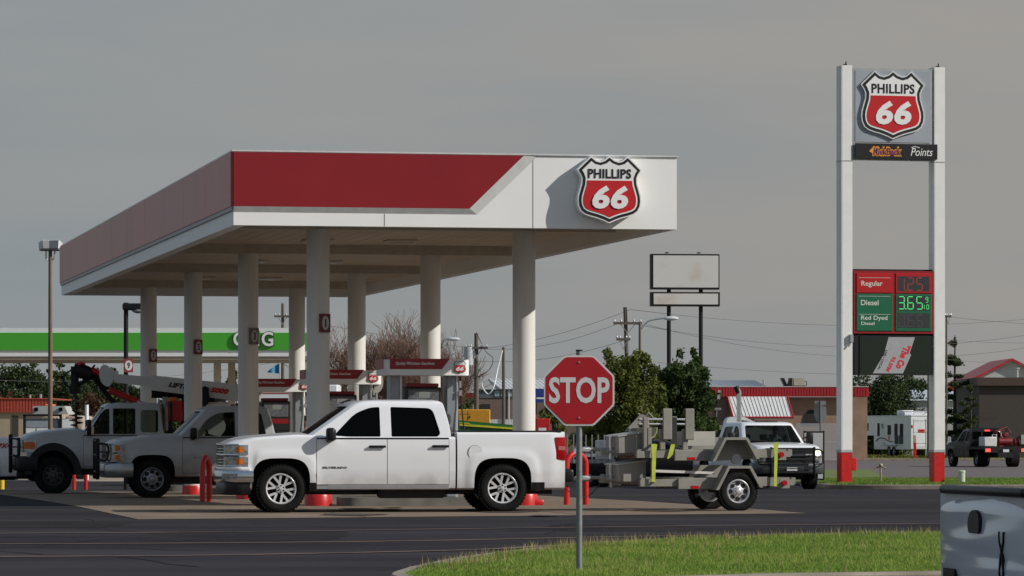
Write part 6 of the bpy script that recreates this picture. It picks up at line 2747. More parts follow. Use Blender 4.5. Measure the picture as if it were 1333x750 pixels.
# back of a route marker sign
YR = 150
o = thing('road_sign', 'grey back of a shield shaped road sign on a thin post before the brick building', 'sign', base(1068, YR))
z = lambda y: ZP(y, YR) - gz(YR)
mb = MB()
mb.tube([(0, 0, 0), (0, 0, z(522))], .035, 8)
mb.build('post', mat('grey_sign_post', (.16, .17, .18), .5, metal=.5), o)
mb = MB()
q = .21
mb.prism(round_poly([(-q, z(529)), (q, z(529)), (q * 1.15, z(540)), (q * .75, z(548)), (0, z(552)), (-q * .75, z(548)), (-q * 1.15, z(540))], .06, 3), .035, .045)
mb.box(-q, q, .035, .045, z(527.5), z(522))
mb.build('sign_plate', mat('sign_back', (.30, .31, .32), .45, metal=.5), o)
# ============================================================ buildings
def frame(px, Y):
    x = lambda p: (p - px) / F * Y
    z = lambda y: ZP(y, Y) - gz(Y)
    return x, z


def part(root, name, m, fn, **k):
    mb = MB(); fn(mb)
    return mb.build(name, m, root, **k)


# ---- neighbouring station canopy with the green band
Yc = 160.0
cg = thing('fuel_canopy', 'white canopy with wide green band and white letters, behind the left columns', 'canopy', base(180, Yc))
x, z = frame(180, Yc)
M_cgw = mat('cng_white', (.74, .76, .76), .4, var=.02)
M_cgg = mat('cng_green', (.06, .37, .03), .4, var=.03, scale=.5)
part(cg, 'fascia', M_cgw, lambda m: m.box(x(-120), x(400.5), 0, 9, z(464), z(427)))
part(cg, 'green_band', M_cgg, lambda m: m.box(x(-121), x(400.8), -.05, -.002, z(456), z(433.2)))
part(cg, 'soffit', mat('cng_soffit', (.33, .29, .22), .7), lambda m: m.box(x(-119), x(399.5), .05, 8.95, z(468), z(464) - .003))
mb = MB()
mb.text('CNG', x(330), z(441.5), 1.68, .64, -.08, bold=.045, ext=.04, mi=1, spacing=1.08)
mb.text('CNG', x(330), z(441.5), 1.60, .58, -.125, bold=.02, ext=.01, mi=0, spacing=1.12)
mb.build('lettering', [M_swhite, mat('letter_edge', (.02, .08, .03), .5)], cg)
for px in (279, 287.5, 395, -60, 60):
    if px in (60,): continue
    mb = MB(); c_ = x(px)
    mb.box(c_ - .14, c_ + .14, 1.5 if px != 287.5 else 6, 1.8 if px != 287.5 else 6.3, 0, z(467))
    mb.build('column', mat('cng_column', (.50, .46, .38), .6), cg)
mb = MB()
mb.box(x(340), x(372), 2, 3, z(470), z(468))
# ---- tan building with rust red metal parapet, far left
Yb = 205.0
b = thing('tan_building', 'tan block building with rust red metal parapet behind the left trucks', 'building', base(0, Yb))
x, z = frame(0, Yb)
M_tan = mat('tan_block', (.36, .30, .21), .85, col2=(.30, .25, .17), scale=2, bump=.2)
M_rust = mat('rust_red_metal', (.36, .055, .03), .5, var=.1)
part(b, 'wall', M_tan, lambda m: m.box(x(-120), x(66), 0, 12, -.2, z(536)))


def ribs(m, x0, x1, y0, z0, z1, n, t_=.05, lean=0.0):
    w = (x1 - x0) / n
    for i in range(n):
        m.box(x0 + w * i, x0 + w * (i + .72), y0 - t_, y0 + .1, z0, z1, 0)
    m.box(x0, x1, y0 - t_ * .2, y0 + .12, z0 + .003, z1 - .003, 0)


part(b, 'parapet', M_rust, lambda m: (ribs(m, x(-120), x(66.5), -.1, z(537), z(519.5), 46, .06), m.box(x(-120), x(66.8), -.22, 12.1, z(519.5), z(518.3))))
part(b, 'door', mat('bronze_door', (.05, .04, .03), .5), lambda m: m.box(x(15.5), x(24), -.03, .02, 0, z(541)))
part(b, 'vent_pipe', M_steel, lambda m: (m.tube([(x(30), 3, z(519)), (x(30), 3, z(513))], .06, 8), m.tube([(x(44), 3, z(519)), (x(44), 3, z(512.5))], .07, 8)))
# ---- blue grey metal building in the middle
Yb = 265.0
b = thing('metal_building', 'blue grey gabled metal building with pale roof right of the transformer pole', 'building', base(640, Yb))
x, z = frame(640, Yb)
M_blue = mat('blue_grey_siding', (.10, .125, .155), .5, var=.05, stretch=(6, 1, .2))
M_roofm = mat('pale_metal_roof', (.50, .52, .54), .35, var=.05, stretch=(8, 1, 1))
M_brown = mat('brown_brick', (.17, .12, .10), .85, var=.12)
part(b, 'lower_wall', M_brown, lambda m: m.box(x(622), x(760), 0, 10, -.2, z(518)))
part(b, 'wall', M_blue, lambda m: (m.box(x(621.5), x(761), -.05, 10.05, z(518), z(507)),
                                   m.prism([(x(621.5), z(507)), (x(652), z(507)), (x(636), z(494.5))], -.05, .3)))
mb = MB()
zr, ze = z(493.5), z(507)
mb.add([(x(636), -.2, zr), (x(652), -.2, ze), (x(764), -.2, ze), (x(748), 5, zr), (x(636), 5, zr), (x(620), -.2, ze), (x(620), 10, ze), (x(764), 10, ze)],
       [(0, 1, 2, 3, 4), (0, 4, 6, 5), (4, 3, 7, 6), (2, 7, 3), (1, 0, 5), (5, 6, 7, 2, 1)])
for k in range(22):
    f = k / 21
    mb.tube([(x(637) + (x(748) - x(637)) * f, -.2 + 5.0 * 1 - 5.0, zr + .03), (x(653) + (x(763) - x(653)) * f, -.24, ze + .03)], .035, 4)
mb.build('roof', M_roofm, b)
for k in range(7):
    px = 644 + k * 8.2
    part(b, 'window', mat('pale_window', (.30, .38, .42), .15), lambda m: m.box(x(px), x(px + 6), -.09, -.04, z(516), z(508.5)))
part(b, 'garage_door', mat('dark_opening', (.02, .02, .022), .6), lambda m: m.box(x(626), x(638), -.06, .01, 0, z(526)))
part(b, 'gutter_trim', M_swhite, lambda m: m.box(x(662), x(663.5), -.12, -.05, -.1, z(506)))
# low red roofed store far behind
Yb = 330.0
b = thing('low_store', 'low tan store with a red and white roof edge left of the transformer pole', 'building', base(600, Yb))
x, z = frame(600, Yb)
part(b, 'wall', M_tan, lambda m: m.box(x(560), x(619), 0, 8, -.2, z(518)))
part(b, 'roof_band', M_fred, lambda m: m.box(x(558), x(620), -.2, 8, z(518), z(511.5)))
part(b, 'roof_edge', M_swhite, lambda m: m.box(x(557), x(620.5), -.25, 8, z(511.5), z(510)))
# ---- blue store sign panel between column and stop sign
o = thing('blue_sign', 'dark blue store sign with white letters between the column and the stop sign', 'sign', base(706, 240))
x, z = frame(706, 240)
part(o, 'panel', mat('sign_blue', (.02, .05, .22), .4), lambda m: m.box(x(697), x(716), -.1, .1, z(524), z(506)))
part(o, 'lettering', M_swhite, lambda m: (m.text('OUTLET', x(706), z(519), .80, .16, -.105, bold=.05, ext=.002), m.box(x(698), x(714), -.105, -.1, z(514.5), z(513))) if False else m.box(x(698.5), x(714), -.106, -.1, z(519.5), z(517.5)))
part(o, 'post', M_blackmetal, lambda m: (m.box(x(698), x(699), -.04, .04, 0, z(524)), m.box(x(713), x(714), -.04, .04, 0, z(524))))
# ---- brick building with red metal mansard
Yb = 250.0
b = thing('brick_building', 'long tan brick building with red ribbed roof band and white sloped awning', 'building', base(1020, Yb))
x, z = frame(1020, Yb)
M_brick = mat('tan_brick', (.36, .24, .17), .85, col2=(.28, .18, .125), scale=1.5, bump=.2)
part(b, 'wall', M_brick, lambda m: m.box(x(905), x(1129), 0, 14, -.2, z(517)))
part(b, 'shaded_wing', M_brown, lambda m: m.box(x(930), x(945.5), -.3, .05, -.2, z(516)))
part(b, 'roof_band', M_fred if False else mat('red_ribbed_metal', (.42, .022, .03), .4, var=.06), lambda m: ribs(m, x(904), x(1130), -.5, z(516.5), z(504), 62, .07))
part(b, 'roof_trim', mat('pale_trim', (.55, .52, .48), .5), lambda m: m.box(x(904), x(1130), -.6, 14, z(504), z(503)))
mb = MB()
a0, a1, a2, a3 = x(946), x(1024), x(1029.5), x(954)
zt, zb_ = z(516.5), z(543.5)
mb.add([(a0, -.62, zt), (a1, -.62, zt), (a2, -2.1, zb_), (a3 - .05, -2.1, zb_), (a0, -.5, zt - .06), (a1, -.5, zt - .06), (a2, -2.05, zb_ - .1), (a3 - .05, -2.05, zb_ - .1)],
       [(0, 1, 2, 3), (7, 6, 5, 4), (0, 4, 5, 1), (2, 6, 7, 3), (0, 3, 7, 4), (1, 5, 6, 2)])
aw = mb.build('awning', mat('awning_white', (.66, .66, .64), .4), b)
mb = MB()
for k in range(17):
    f = (k + .5) / 17
    p0 = Vector((a0 + (a1 - a0) * f, -.63, zt)); p1 = Vector((a3 + (a2 - a3) * f, -2.12, zb_))
    mb.tube([p0, p1], .02, 4)
mb.build('awning_rib', mat('rib_grey', (.34, .34, .33), .5), aw)
mb = MB()
for p0, p1 in (((a0, -.64, zt), (a3 - .1, -2.13, zb_)), ((a1, -.64, zt), (a2, -2.13, zb_)), ((a3 - .1, -2.13, zb_), (a2, -2.13, zb_))):
    mb.tube([p0, p1], .06, 4)
mb.build('awning_edge', MATS['red_ribbed_metal'], aw)
part(b, 'rooftop_unit', mat('hvac_tan', (.35, .31, .25), .6), lambda m: (m.box(x(1039), x(1053), 4, 5, z(501), z(491)), m.box(x(1033), x(1038), 4, 5, z(501), z(491))))
part(b, 'rooftop_hood', M_blackmetal, lambda m: (m.prism([(x(1022), z(491)), (x(1026.5), z(491)), (x(1031), z(501)), (x(1027), z(502))], 4, 5), m.prism([(x(1031), z(501)), (x(1034), z(491)), (x(1037), z(491)), (x(1037), z(502))], 3.9, 4.9),
                                                 m.box(x(1027), x(1055), 4.2, 4.8, z(503), z(500.5)), m.box(x(1056), x(1056.8), 4.2, 4.3, z(503), z(495)), m.box(x(1050), x(1056.8), 4.2, 4.3, z(495.8), z(495)))) 
part(b, 'arched_bush', mat('dark_arch', (.02, .022, .016), .8), lambda m: m.prism([(x(1056) + x(1031) * math.cos(a) * 1.0, z(553) + .95 * math.sin(a)) for a in [PI * k / 14 for k in range(15)]], -.05, .02))  # flat dark arch standing for a bush against the wall
# pale metal roof behind the brick building
Yb = 300.0
b = thing('pale_roof_shed', 'shed with a ribbed pale metal roof rising behind the brick building', 'building', base(960, Yb))
x, z = frame(960, Yb)
part(b, 'wall', M_cgw, lambda m: m.box(x(912), x(1000), 0, 10, -.2, z(504)))
mb = MB()
mb.add([(x(905), -.3, z(505)), (x(1001), -.3, z(505)), (x(988), 7, z(493.8)), (x(905), 7, z(493.8)), (x(905), 7, z(506)), (x(988), 7, z(506))],
       [(0, 1, 2, 3), (0, 3, 4), (1, 5, 2), (2, 5, 4, 3), (0, 4, 5, 1)])
for k in range(24):
    f = k / 23
    mb.tube([(x(905) + (x(1001) - x(905)) * f, -.33, z(505) + .02), (x(905) + (x(988) - x(905)) * f, 7, z(493.8) + .02)], .04, 4)
mb.build('roof', M_roofm, b)
part(b, 'roof_vent', M_steel, lambda m: m.tube([(x(996.5), 2, z(503)), (x(996.5), 2, z(494))], .12, 8))
# white mesh fence at the foot of the brick building
o = thing('panel_fence', 'low pale panel fence in front of the brick building wall', 'fence', base(1070, 240))
x, z = frame(1070, 240)
for k in range(9):
    part(o, 'fence_panel', mat('fence_pale', (.40, .42, .44), .5), lambda m: [m.box(x(1036 + k * 8) + .37 * j / 9 + .0, x(1036 + k * 8) + .37 * j / 9 + .022, -.02, .02, .1, z(551.5)) for j in range(9)]
         + [m.box(x(1036 + k * 8), x(1043.7 + k * 8), -.025, .025, zz_, zz_ + .05) for zz_ in (.15, 1.2, z(552.5))])
# ---- dark brown building far right with gabled hall behind
Yb = 265.0
b = thing('dark_building', 'plain dark brown building at the right edge behind the flatbed truck', 'building', base(1300, Yb))
x, z = frame(1300, Yb)
part(b, 'wall', mat('dark_brown_wall', (.060, .052, .046), .8, var=.1), lambda m: m.box(x(1274.5), x(1420), 0, 14, -.2, z(502)))
part(b, 'parapet', mat('brown_parapet', (.075, .045, .035), .6), lambda m: m.box(x(1272), x(1422), -.3, 14.2, z(502), z(491.5)))
part(b, 'utility_panel', mat('panel_pale', (.4, .4, .38), .6), lambda m: m.box(x(1329), x(1340), -.1, .0, 1.0, z(566)))
Yb = 310.0
b = thing('gabled_hall', 'white gabled hall with red roof edges above the dark brown building', 'building', base(1317, Yb))
x, z = frame(1317, Yb)
M_hall = mat('hall_white', (.50, .51, .52), .5, var=.04)
part(b, 'wall', M_hall, lambda m: m.prism([(x(1250), 0), (x(1250), z(502)), (x(1317), z(468.5)), (x(1384), z(502)), (x(1384), 0)], 0, 14))
mb = MB()
for s2 in (-1, 1):
    mb.prism([(x(1317), z(466.5)), (x(1317), z(470)), (x(1317 + s2 * 66), z(503.5)), (x(1317 + s2 * 66), z(499.5))], -.4, 14.1)
mb.build('roof', mat('hall_red', (.40, .03, .03), .45), b)
part(b, 'chimney', M_steel, lambda m: (m.tube([(x(1321), -1.2, z(495)), (x(1321), -1.2, z(481))], .16, 10), m.tube([(x(1321), -1.2, z(481)), (x(1321), -1.2, z(479))], .24, 10)))
Yb = 300.0
b = thing('white_metal_hall', 'white corrugated metal hall with red eave, behind the pines right of the price sign', 'building', base(1245, Yb))
x, z = frame(1245, Yb)
part(b, 'wall', M_hall, lambda m: ribs(m, x(1180), x(1284), 0, -.2, z(521), 44, .05))
mb = MB()
mb.add([(x(1178), -.3, z(521.5)), (x(1286), -.3, z(521.5)), (x(1286), 3.5, z(507)), (x(1178), 3.5, z(507)), (x(1178), 12, z(522)), (x(1286), 12, z(522))], [(0, 1, 2, 3), (3, 2, 5, 4), (0, 3, 4), (1, 5, 2), (0, 4, 5, 1)])
mb.build('roof', mat('hall_roof', (.50, .54, .60), .35), b)
part(b, 'eave', MATS['hall_red'], lambda m: m.box(x(1240), x(1286), 3.4, 3.7, z(507), z(503)))

# ============================================================ trees
def leaves(name, cl, n, size, m, parent, rng_, flat=.0):
    """cl: list of (x,y,z,rx,ry,rz,weight) clumps; n quads of leaf size spread through them"""
    cl = np.array(cl, float)
    w = cl[:, 6] * cl[:, 3] * cl[:, 5]
    idx = rng_.choice(len(cl), n, p=w / w.sum())
    d = rng_.normal(size=(n, 3)); d /= np.linalg.norm(d, axis=1)[:, None]
    r = rng_.uniform(.25, 1.0, n) ** .6
    r *= 1 + .22 * rng_.normal(size=n) * (rng_.uniform(size=n) < .35)
    c = cl[idx, :3] + d * r[:, None] * cl[idx, 3:6]
    a = rng_.normal(size=(n, 3)); a /= np.linalg.norm(a, axis=1)[:, None]
    a = a * (1 - flat) + d * flat * .3
    a /= np.linalg.norm(a, axis=1)[:, None]
    t = np.cross(a, rng_.normal(size=(n, 3))); t /= np.linalg.norm(t, axis=1)[:, None]
    b_ = np.cross(a, t)
    s = size * rng_.uniform(.6, 1.3, n)[:, None]
    v = np.stack([c - t * s, c + b_ * s * .45, c + t * s, c - b_ * s * .45], 1)
    me = bpy.data.meshes.new(name)
    me.vertices.add(n * 4); me.vertices.foreach_set('co', v.reshape(-1))
    me.loops.add(n * 4); me.loops.foreach_set('vertex_index', np.arange(n * 4))
    me.polygons.add(n); me.polygons.foreach_set('loop_start', np.arange(n) * 4)
    me.update(calc_edges=True)
    return raw_obj(name, me, m, parent)


M_bark = mat('bark', (.09, .065, .045), .9, col2=(.05, .038, .028), scale=8, bump=.4)


def broadleaf(px, Y, w, h, label, m, seed, n=9000, size=.11, nc=26, low=.25, name='tree', group=None, trunk=.10):
    rg = np.random.default_rng(seed)
    o = thing(name, label, 'tree', base(px, Y), 0, group)
    cl = []
    mb = MB()
    tops = []
    for k in range(nc):
        f = rg.uniform(0, 1)
        zc = h * (low + (1 - low) * f * .86)
        rad = w * .5 * math.sin(PI * min(1, (.18 + .74 * f))) ** .7
        a = rg.uniform(0, 2 * PI); q = rg.uniform(.25, .85) * rad
        r = w * rg.uniform(.13, .22)
        cl.append((q * math.cos(a), q * math.sin(a), zc, r * 1.15, r * 1.15, r * .9, 1))
        tops.append((q * math.cos(a), q * math.sin(a), zc))
    for k in range(nc // 2):                 # ragged sprigs
        a = rg.uniform(0, 2 * PI); f = rg.uniform(.2, 1)
        rad = w * .5 * math.sin(PI * min(1, (.18 + .72 * f))) ** .7
        cl.append((rad * math.cos(a), rad * math.sin(a), h * (low + (1 - low) * f), w * .06, w * .06, w * .09, 1.3))
    mb.tube([(0, 0, -.2), (.03 * w, 0, h * .3), (0, .02 * w, h * .7)], [trunk, trunk * .75, trunk * .3], 8)
    for p in tops[:16]:
        mb.tube([(0, 0, h * rg.uniform(.15, .4)), (p[0] * .5, p[1] * .5, p[2] * .75), p], [trunk * .45, trunk * .3, trunk * .1], 5)
    mb.build('trunk', M_bark, o, smooth=50)
    leaves('crown', cl, n, size, m, o, rg)
    return o


def pine(px, Y, w, h, label, m, seed, n=7000, size=.13, tiers=9, low=.18, group=None, sparse=False, ragged=.25):
    rg = np.random.default_rng(seed)
    o = thing('pine_tree', label, 'tree', base(px, Y), 0, group)
    cl = []
    mb = MB()
    mb.tube([(0, 0, -.2), (0, 0, h * .97)], [h * .022, h * .005], 8)
    for t_ in range(tiers):
        f = t_ / (tiers - 1)
        zc = h * (low + (1 - low) * f * .95) + rg.normal() * h * .018
        R0 = w * .5 * (1 - f * .80) * rg.uniform(1 - ragged, 1 + ragged * .6)
        k_ = max(3, int(7 * (1 - f * .5))) - (2 if sparse else 0)
        a0 = rg.uniform(0, 2 * PI)
        for k in range(k_):
            a = a0 + 2 * PI * k / k_ + rg.normal() * .25
            if sparse and rg.uniform() < .22: continue
            rr = R0 * rg.uniform(.35, 1.25)
            tip = (rr * math.cos(a), rr * math.sin(a), zc + rr * .18 + rg.normal() * .1)
            mb.tube([(0, 0, zc - rr * .1), tip], [h * .006, h * .002], 4)
            for q in (.45, .75, 1.0):
                if sparse and q < .5: continue
                s_ = w * (.075 if not sparse else .062) * rg.uniform(.8, 1.4)
                cl.append((tip[0] * q, tip[1] * q, zc + (tip[2] - zc) * q + .05, s_ * 1.5, s_ * 1.5, s_ * .75, 1))
    cl.append((0, 0, h * .97, w * .05, w * .05, h * .05, 1))
    mb.build('trunk', M_bark, o, smooth=50)
    leaves('crown', cl, n, size, m, o, rg)
    return o


M_olive = leaf_mat('olive_leaves', (.065, .085, .016), (.15, .165, .035), scale=1.2)
M_dgreen = leaf_mat('dark_leaves', (.024, .050, .013), (.07, .105, .028), scale=1.2)
M_pineg = leaf_mat('pine_needles', (.022, .040, .015), (.062, .085, .028), scale=.8, trans=.15)
M_pinel = leaf_mat('pine_needles_pale', (.035, .055, .018), (.07, .09, .03), scale=.8, trans=.2)
M_brownl = leaf_mat('brown_leaves', (.07, .035, .02), (.11, .06, .03), scale=1.0)
YT = 138.0
hT = lambda y, Y=YT: ZP(y, Y) - gz(Y)
broadleaf(815, YT, 104 * YT / F, hT(457), 'olive green bushy tree just right of the stop sign', M_olive, 11, n=24000, size=.085, nc=60, low=.12, group='trees behind the trailers')
broadleaf(884, YT + 3, 92 * YT / F, hT(455), 'dark green tree in front of the blank sign posts', M_dgreen, 12, n=24000, size=.085, nc=60, low=.12, group='trees behind the trailers')
broadleaf(905, YT + 6, 56 * YT / F, hT(489), 'lower dark green tree between blank sign and brick building', M_dgreen, 13, n=10000, size=.085, nc=30, low=.1, group='trees behind the trailers')
broadleaf(722, 215, 40 * 215 / F, hT(512, 215), 'small young tree half hidden behind the stop sign', M_olive, 14, n=2500, size=.10, nc=14, low=.2)
broadleaf(765, 235, 55 * 235 / F, hT(538, 235), 'low bush behind the stop sign post', M_olive, 15, n=2500, size=.12, nc=14, low=.1, name='bush')
# pines along the left horizon
spec = [(-14, 300, 70, 478, M_pineg, 'leftmost pine cut by the left edge of the picture'),
        (24, 290, 66, 467, M_pineg, 'broad dark pine under the left end of the green banded canopy'),
        (58, 300, 50, 481, M_pinel, 'paler pine standing just left of the floodlight pole'),
        (86, 285, 54, 467, M_pineg, 'pine just right of the floodlight pole'),
        (112, 300, 44, 472, M_pineg, 'pine directly behind the auger head'),
        (146, 290, 48, 466, M_pineg, 'tall pine between auger and black lamp post'),
        (176, 310, 44, 492, M_pinel, 'lower pine right of the black lamp post'),
        (228, 300, 46, 508, M_pineg, 'low pine behind the crane boom')]
for k, (px, Y, wpx, yt, m, lab) in enumerate(spec):
    broadleaf(px, Y, wpx * Y / F * 1.15, hT(yt, Y), lab, m, 30 + k, n=8000, size=.15, nc=34, low=.08, name='pine_tree', group='pines along the left horizon')
for k, (px, Y, wpx, yt, m, lab) in enumerate([(6, 240, 34, 512, M_brownl, 'reddish brown bush in front of the tan building'), (118, 270, 60, 512, M_brownl, 'brown leaved tree behind the crane truck cab'),
                                              (150, 262, 44, 520, M_dgreen, 'dark bush behind the crane truck cab'), (298, 300, 40, 480, M_dgreen, 'round dark tree between the neighbouring canopy columns'),
                                              (345, 300, 60, 486, M_dgreen, 'dark tree below the blue flag'), (600, 290, 44, 506, M_dgreen, 'dark tree left of the yellow cabinet')]):
    broadleaf(px, Y, wpx * Y / F, hT(yt, Y), lab, m, 60 + k, n=3200, size=.17, nc=20, low=.1, group='broadleaf trees on the left horizon')
# distant wood closing the horizon
rg = np.random.default_rng(99)
cl = []
for px in range(-200, 1500, 9):
    Y = 520 + rg.uniform(-20, 20)
    top = 550 - 6 * (1 + mnoise((px * .02, 0, 0))) - rg.uniform(0, 5)
    zt = ZP(top, Y)
    r = (zt + .5) / 2
    cl.append((XP(px, Y), Y, r - .5, 1.4, 1.4, r, 1))
wd = leaves('distant_wood', cl, 15000, .5, M_dgreen, None, rg)
tag(wd, 'low distant line of trees along the horizon', 'woodland', kind='stuff')
# big dark pine behind the sign and thin pine to its right
YT2 = 300
broadleaf(1150, YT2, 112 * YT2 / F, hT(482, YT2), 'large dark pine behind the price sign, left of the horse trailer roof', M_pineg, 81, n=17000, size=.15, nc=60, low=.06, name='pine_tree', group='pines by the price sign')
broadleaf(1190, 305, 70 * YT2 / F, hT(490, YT2), 'dark pine filling the gap between the price sign poles', M_pineg, 82, n=11000, size=.15, nc=44, low=.06, name='pine_tree', group='pines by the price sign')
pine(1120, 305, 60 * YT2 / F, hT(520, YT2), 'low dark pine left of the horse trailer nose', M_pineg, 85, n=6000, size=.16, tiers=10, low=.04, group='pines by the price sign')
pine(1243, 270, 62 * 270 / F, hT(441, 270), 'tall sparse pine just right of the price sign', M_pineg, 83, n=5200, size=.11, tiers=12, low=.22, sparse=True, ragged=.4, group='pines by the price sign')
pine(1264, 262, 44 * 262 / F, hT(505, 262), 'short open pine between price sign and dark building', M_pinel, 84, n=3000, size=.11, tiers=8, low=.22, sparse=True, ragged=.4, group='pines by the price sign')

# bare winter tree between the columns
def bare_tree(px, Y, w, h, label, seed):
    rg = random.Random(seed)
    o = thing('bare_tree', label, 'tree', base(px, Y))
    mb = MB()
    tw = MB()

    def grow(p, d, L, r, depth):
        pts = [p]
        n = 3
        for i in range(n):
            d = (d + Vector((rg.uniform(-.22, .22), rg.uniform(-.22, .22), rg.uniform(-.05, .16)))).normalized()
            pts.append(pts[-1] + d * L / n)
        (mb if depth < 3 else tw).tube(pts, [max(.010, r * (1 - .15 * i)) for i in range(n + 1)], 5 if depth < 3 else 3, caps=False)
        if depth >= 7:
            return
        k = 3 if depth < 6 else 2
        for i in range(k + (1 if depth in (2, 3) else 0)):
            q = pts[-1] if i < 2 else pts[rg.choice([1, 2])]
            dd = (d + Vector((rg.uniform(-.9, .9), rg.uniform(-.9, .9), rg.uniform(-.15, .5)))).normalized()
            grow(q, dd, L * rg.uniform(.66, .86), r * .60, depth + 1)

    for a in range(7):
        ang = 2 * PI * a / 7 + rg.uniform(-.3, .3)
        grow(Vector((rg.uniform(-.3, .3) * w, 0, .3)), Vector((math.cos(ang) * .55, math.sin(ang) * .5, 1)).normalized(), h * .30, h * .015, 1)
    mb.tube([(0, 0, -.2), (0, 0, .5)], .3, 8)
    mb.build('trunk', M_bark, o)
    tw.build('crown', mat('twigs', (.17, .10, .07), .85, var=.2, scale=.6), o)
    return o


bare_tree(500, 235, 50 * 235 / F * 2, hT(428, 235), 'wide bare brown tree seen between the canopy columns', 4)
bare_tree(556, 250, 50 * 250 / F, hT(446, 250), 'smaller bare tree behind the front fuel dispenser valance', 9)

# ============================================================ things behind the pumps
Yg = 150.0
o = thing('generator_box', 'orange yellow equipment cabinet left of the right front column', 'cabinet', base(618, Yg))
x, z = frame(618, Yg)
M_yel = mat('equipment_yellow', (.55, .26, .02), .45, var=.08)
part(o, 'cabinet', M_yel, lambda m: m.box(x(594), x(638), 0, 1.6, .1, z(533), 0, bev=.03))
part(o, 'door_seam', mat('seam_dark', (.10, .05, .01), .6), lambda m: (m.box(x(609), x(609.4), -.005, 0, z(556), z(535)), m.box(x(596), x(613), -.005, 0, z(539.5), z(539))))
part(o, 'latch', M_black, lambda m: m.box(x(611), x(612.3), -.03, 0, z(544), z(541.5)))
Yg = 128.0
o = thing('green_implement', 'green and yellow striped farm implement frame seen above the pickup bed', 'farm implement', base(630, Yg))
x, z = frame(630, Yg)
M_fg = mat('implement_green', (.015, .13, .03), .35, var=.1)
M_fy = mat('implement_yellow', (.60, .55, .03), .4)


def beam(m, pts, t_, mi=0, y0=-.4, y1=.4):
    (xa, ya), (xb, yb) = pts
    m.prism([(x(xa), z(ya)), (x(xb), z(yb)), (x(xb), z(yb) - t_), (x(xa), z(ya) - t_)], y0, y1, mi)


part(o, 'upper_beam', M_fg, lambda m: beam(m, [(590, 546.5), (676, 554)], .12))
part(o, 'yellow_stripe', M_fy, lambda m: (beam(m, [(590, 551), (672, 557)], .06, 0, -.45, .3), beam(m, [(590, 549), (612, 551)], .03, 0, -.46, .3)))
part(o, 'lower_beam', M_fg, lambda m: beam(m, [(590, 554), (676, 559)], .5, 0, -.40, .3))
part(o, 'wheel', M_tyre, lambda m: m.lathe([(.1, -.1), (.38, -.12), (.42, 0), (.38, .12), (.1, .1)], 20, axis='y', M=Matrix.Translation((.4, 0, .42)), closed=True), smooth=40)
for k, px in enumerate(range(640, 669, 4)):
    pass
o = thing('white_fence', 'short white picket fence behind the farm implement', 'fence', base(654, 200))
x, z = frame(654, 200)
part(o, 'pickets', M_cgw, lambda m: [m.box(x(638 + 2 * k), x(639.4 + 2 * k), 0, .04, .1, z(546)) for k in range(16)])
part(o, 'rail', M_cgw, lambda m: m.box(x(638), x(669), .04, .08, z(552), z(550)))
# blue feather flag
o = thing('feather_flag', 'light blue flag on a thin pole between the rear canopy columns', 'flag', base(364, 150))
x, z = frame(364, 150)
part(o, 'pole', M_steel, lambda m: m.tube([(0, 0, 0), (0, 0, z(472))], .025, 6))
mb = MB()
n = 12
vs, fs = [], []
for k in range(n + 1):
    f = k / n
    xx = x(364) + (x(348) - x(364)) * f
    yo = .06 * math.sin(f * 7)
    zt_ = z(473) + (z(484) - z(473)) * f ** 1.3; zb_ = z(486.5) + (z(485) - z(486.5)) * f
    for y2 in (yo, yo + .012):
        vs += [(xx, y2, zt_), (xx, y2, zb_)]
for k in range(n):
    a = 4 * k; b_ = 4 * k + 4
    fs += [(a, a + 1, b_ + 1, b_), (a + 2, b_ + 2, b_ + 3, a + 3), (a, b_, b_ + 2, a + 2), (a + 1, a + 3, b_ + 3, b_ + 1)]
mb.add(vs, fs)
mb.build('cloth', mat('flag_blue', (.04, .20, .34), .7, var=.1), o, smooth=60)
# white box truck with dark lettering, behind the pumps
Yg = 128.0
o = thing('box_truck', 'white box truck with partly hidden dark lettering behind the front left column', 'truck', base(380, Yg))
x, z = frame(380, Yg)
part(o, 'box_body', M_cgw, lambda m: m.box(x(330), x(440), 0, 2.4, .9, z(500), 0, bev=.05))
part(o, 'lettering', M_sblack, lambda m: m.text('STELLAR', x(383), z(507), .84, .16, -.006, bold=.05, ext=.003))
part(o, 'stripe', mat('stripe_rust', (.35, .12, .08), .5), lambda m: m.box(x(331), x(439), -.006, .0, z(513), z(511)))
part(o, 'side_stripe', mat('stripe_orange', (.55, .22, .08), .5), lambda m: m.box(x(331), x(439), -.006, .0, z(526), z(524)))
part(o, 'window', M_glass, lambda m: (m.box(x(394), x(404), -.01, .0, z(522), z(508)), m.box(x(352), x(364), -.01, 0, z(540), z(528))))
part(o, 'chassis', M_chassis, lambda m: m.box(x(332), x(440), .2, 2.2, .5, .9))
for px in (345, 425):
    for yy in (.2, 2.2):
        wheel(o, x(px), yy, .42, .26, 'steel8', .55, -1 if yy < 1 else 1, M_steelrim)
# cowboy hat shaped round sign
o = thing('round_sign', 'pale oval sign with a small dark figure hanging beside the second dispenser', 'sign', base(490, 140))
x, z = frame(490, 140)
el = [(x(490) + .24 * math.cos(a), z(497) + .40 * math.sin(a)) for a in [2 * PI * k / 28 for k in range(28)]]
part(o, 'disc', mat('disc_cream', (.55, .49, .40), .6), lambda m: m.prism(el, -.03, .03))
part(o, 'mark', mat('mark_brown', (.10, .05, .03), .6), lambda m: m.tube([(x(487), -.04, z(503)), (x(489), -.04, z(500)), (x(492), -.04, z(501)), (x(493), -.04, z(498.5))], .03, 5))
part(o, 'post', M_steel, lambda m: m.tube([(0, 0.06, 0), (0, 0.06, z(497))], .04, 8))
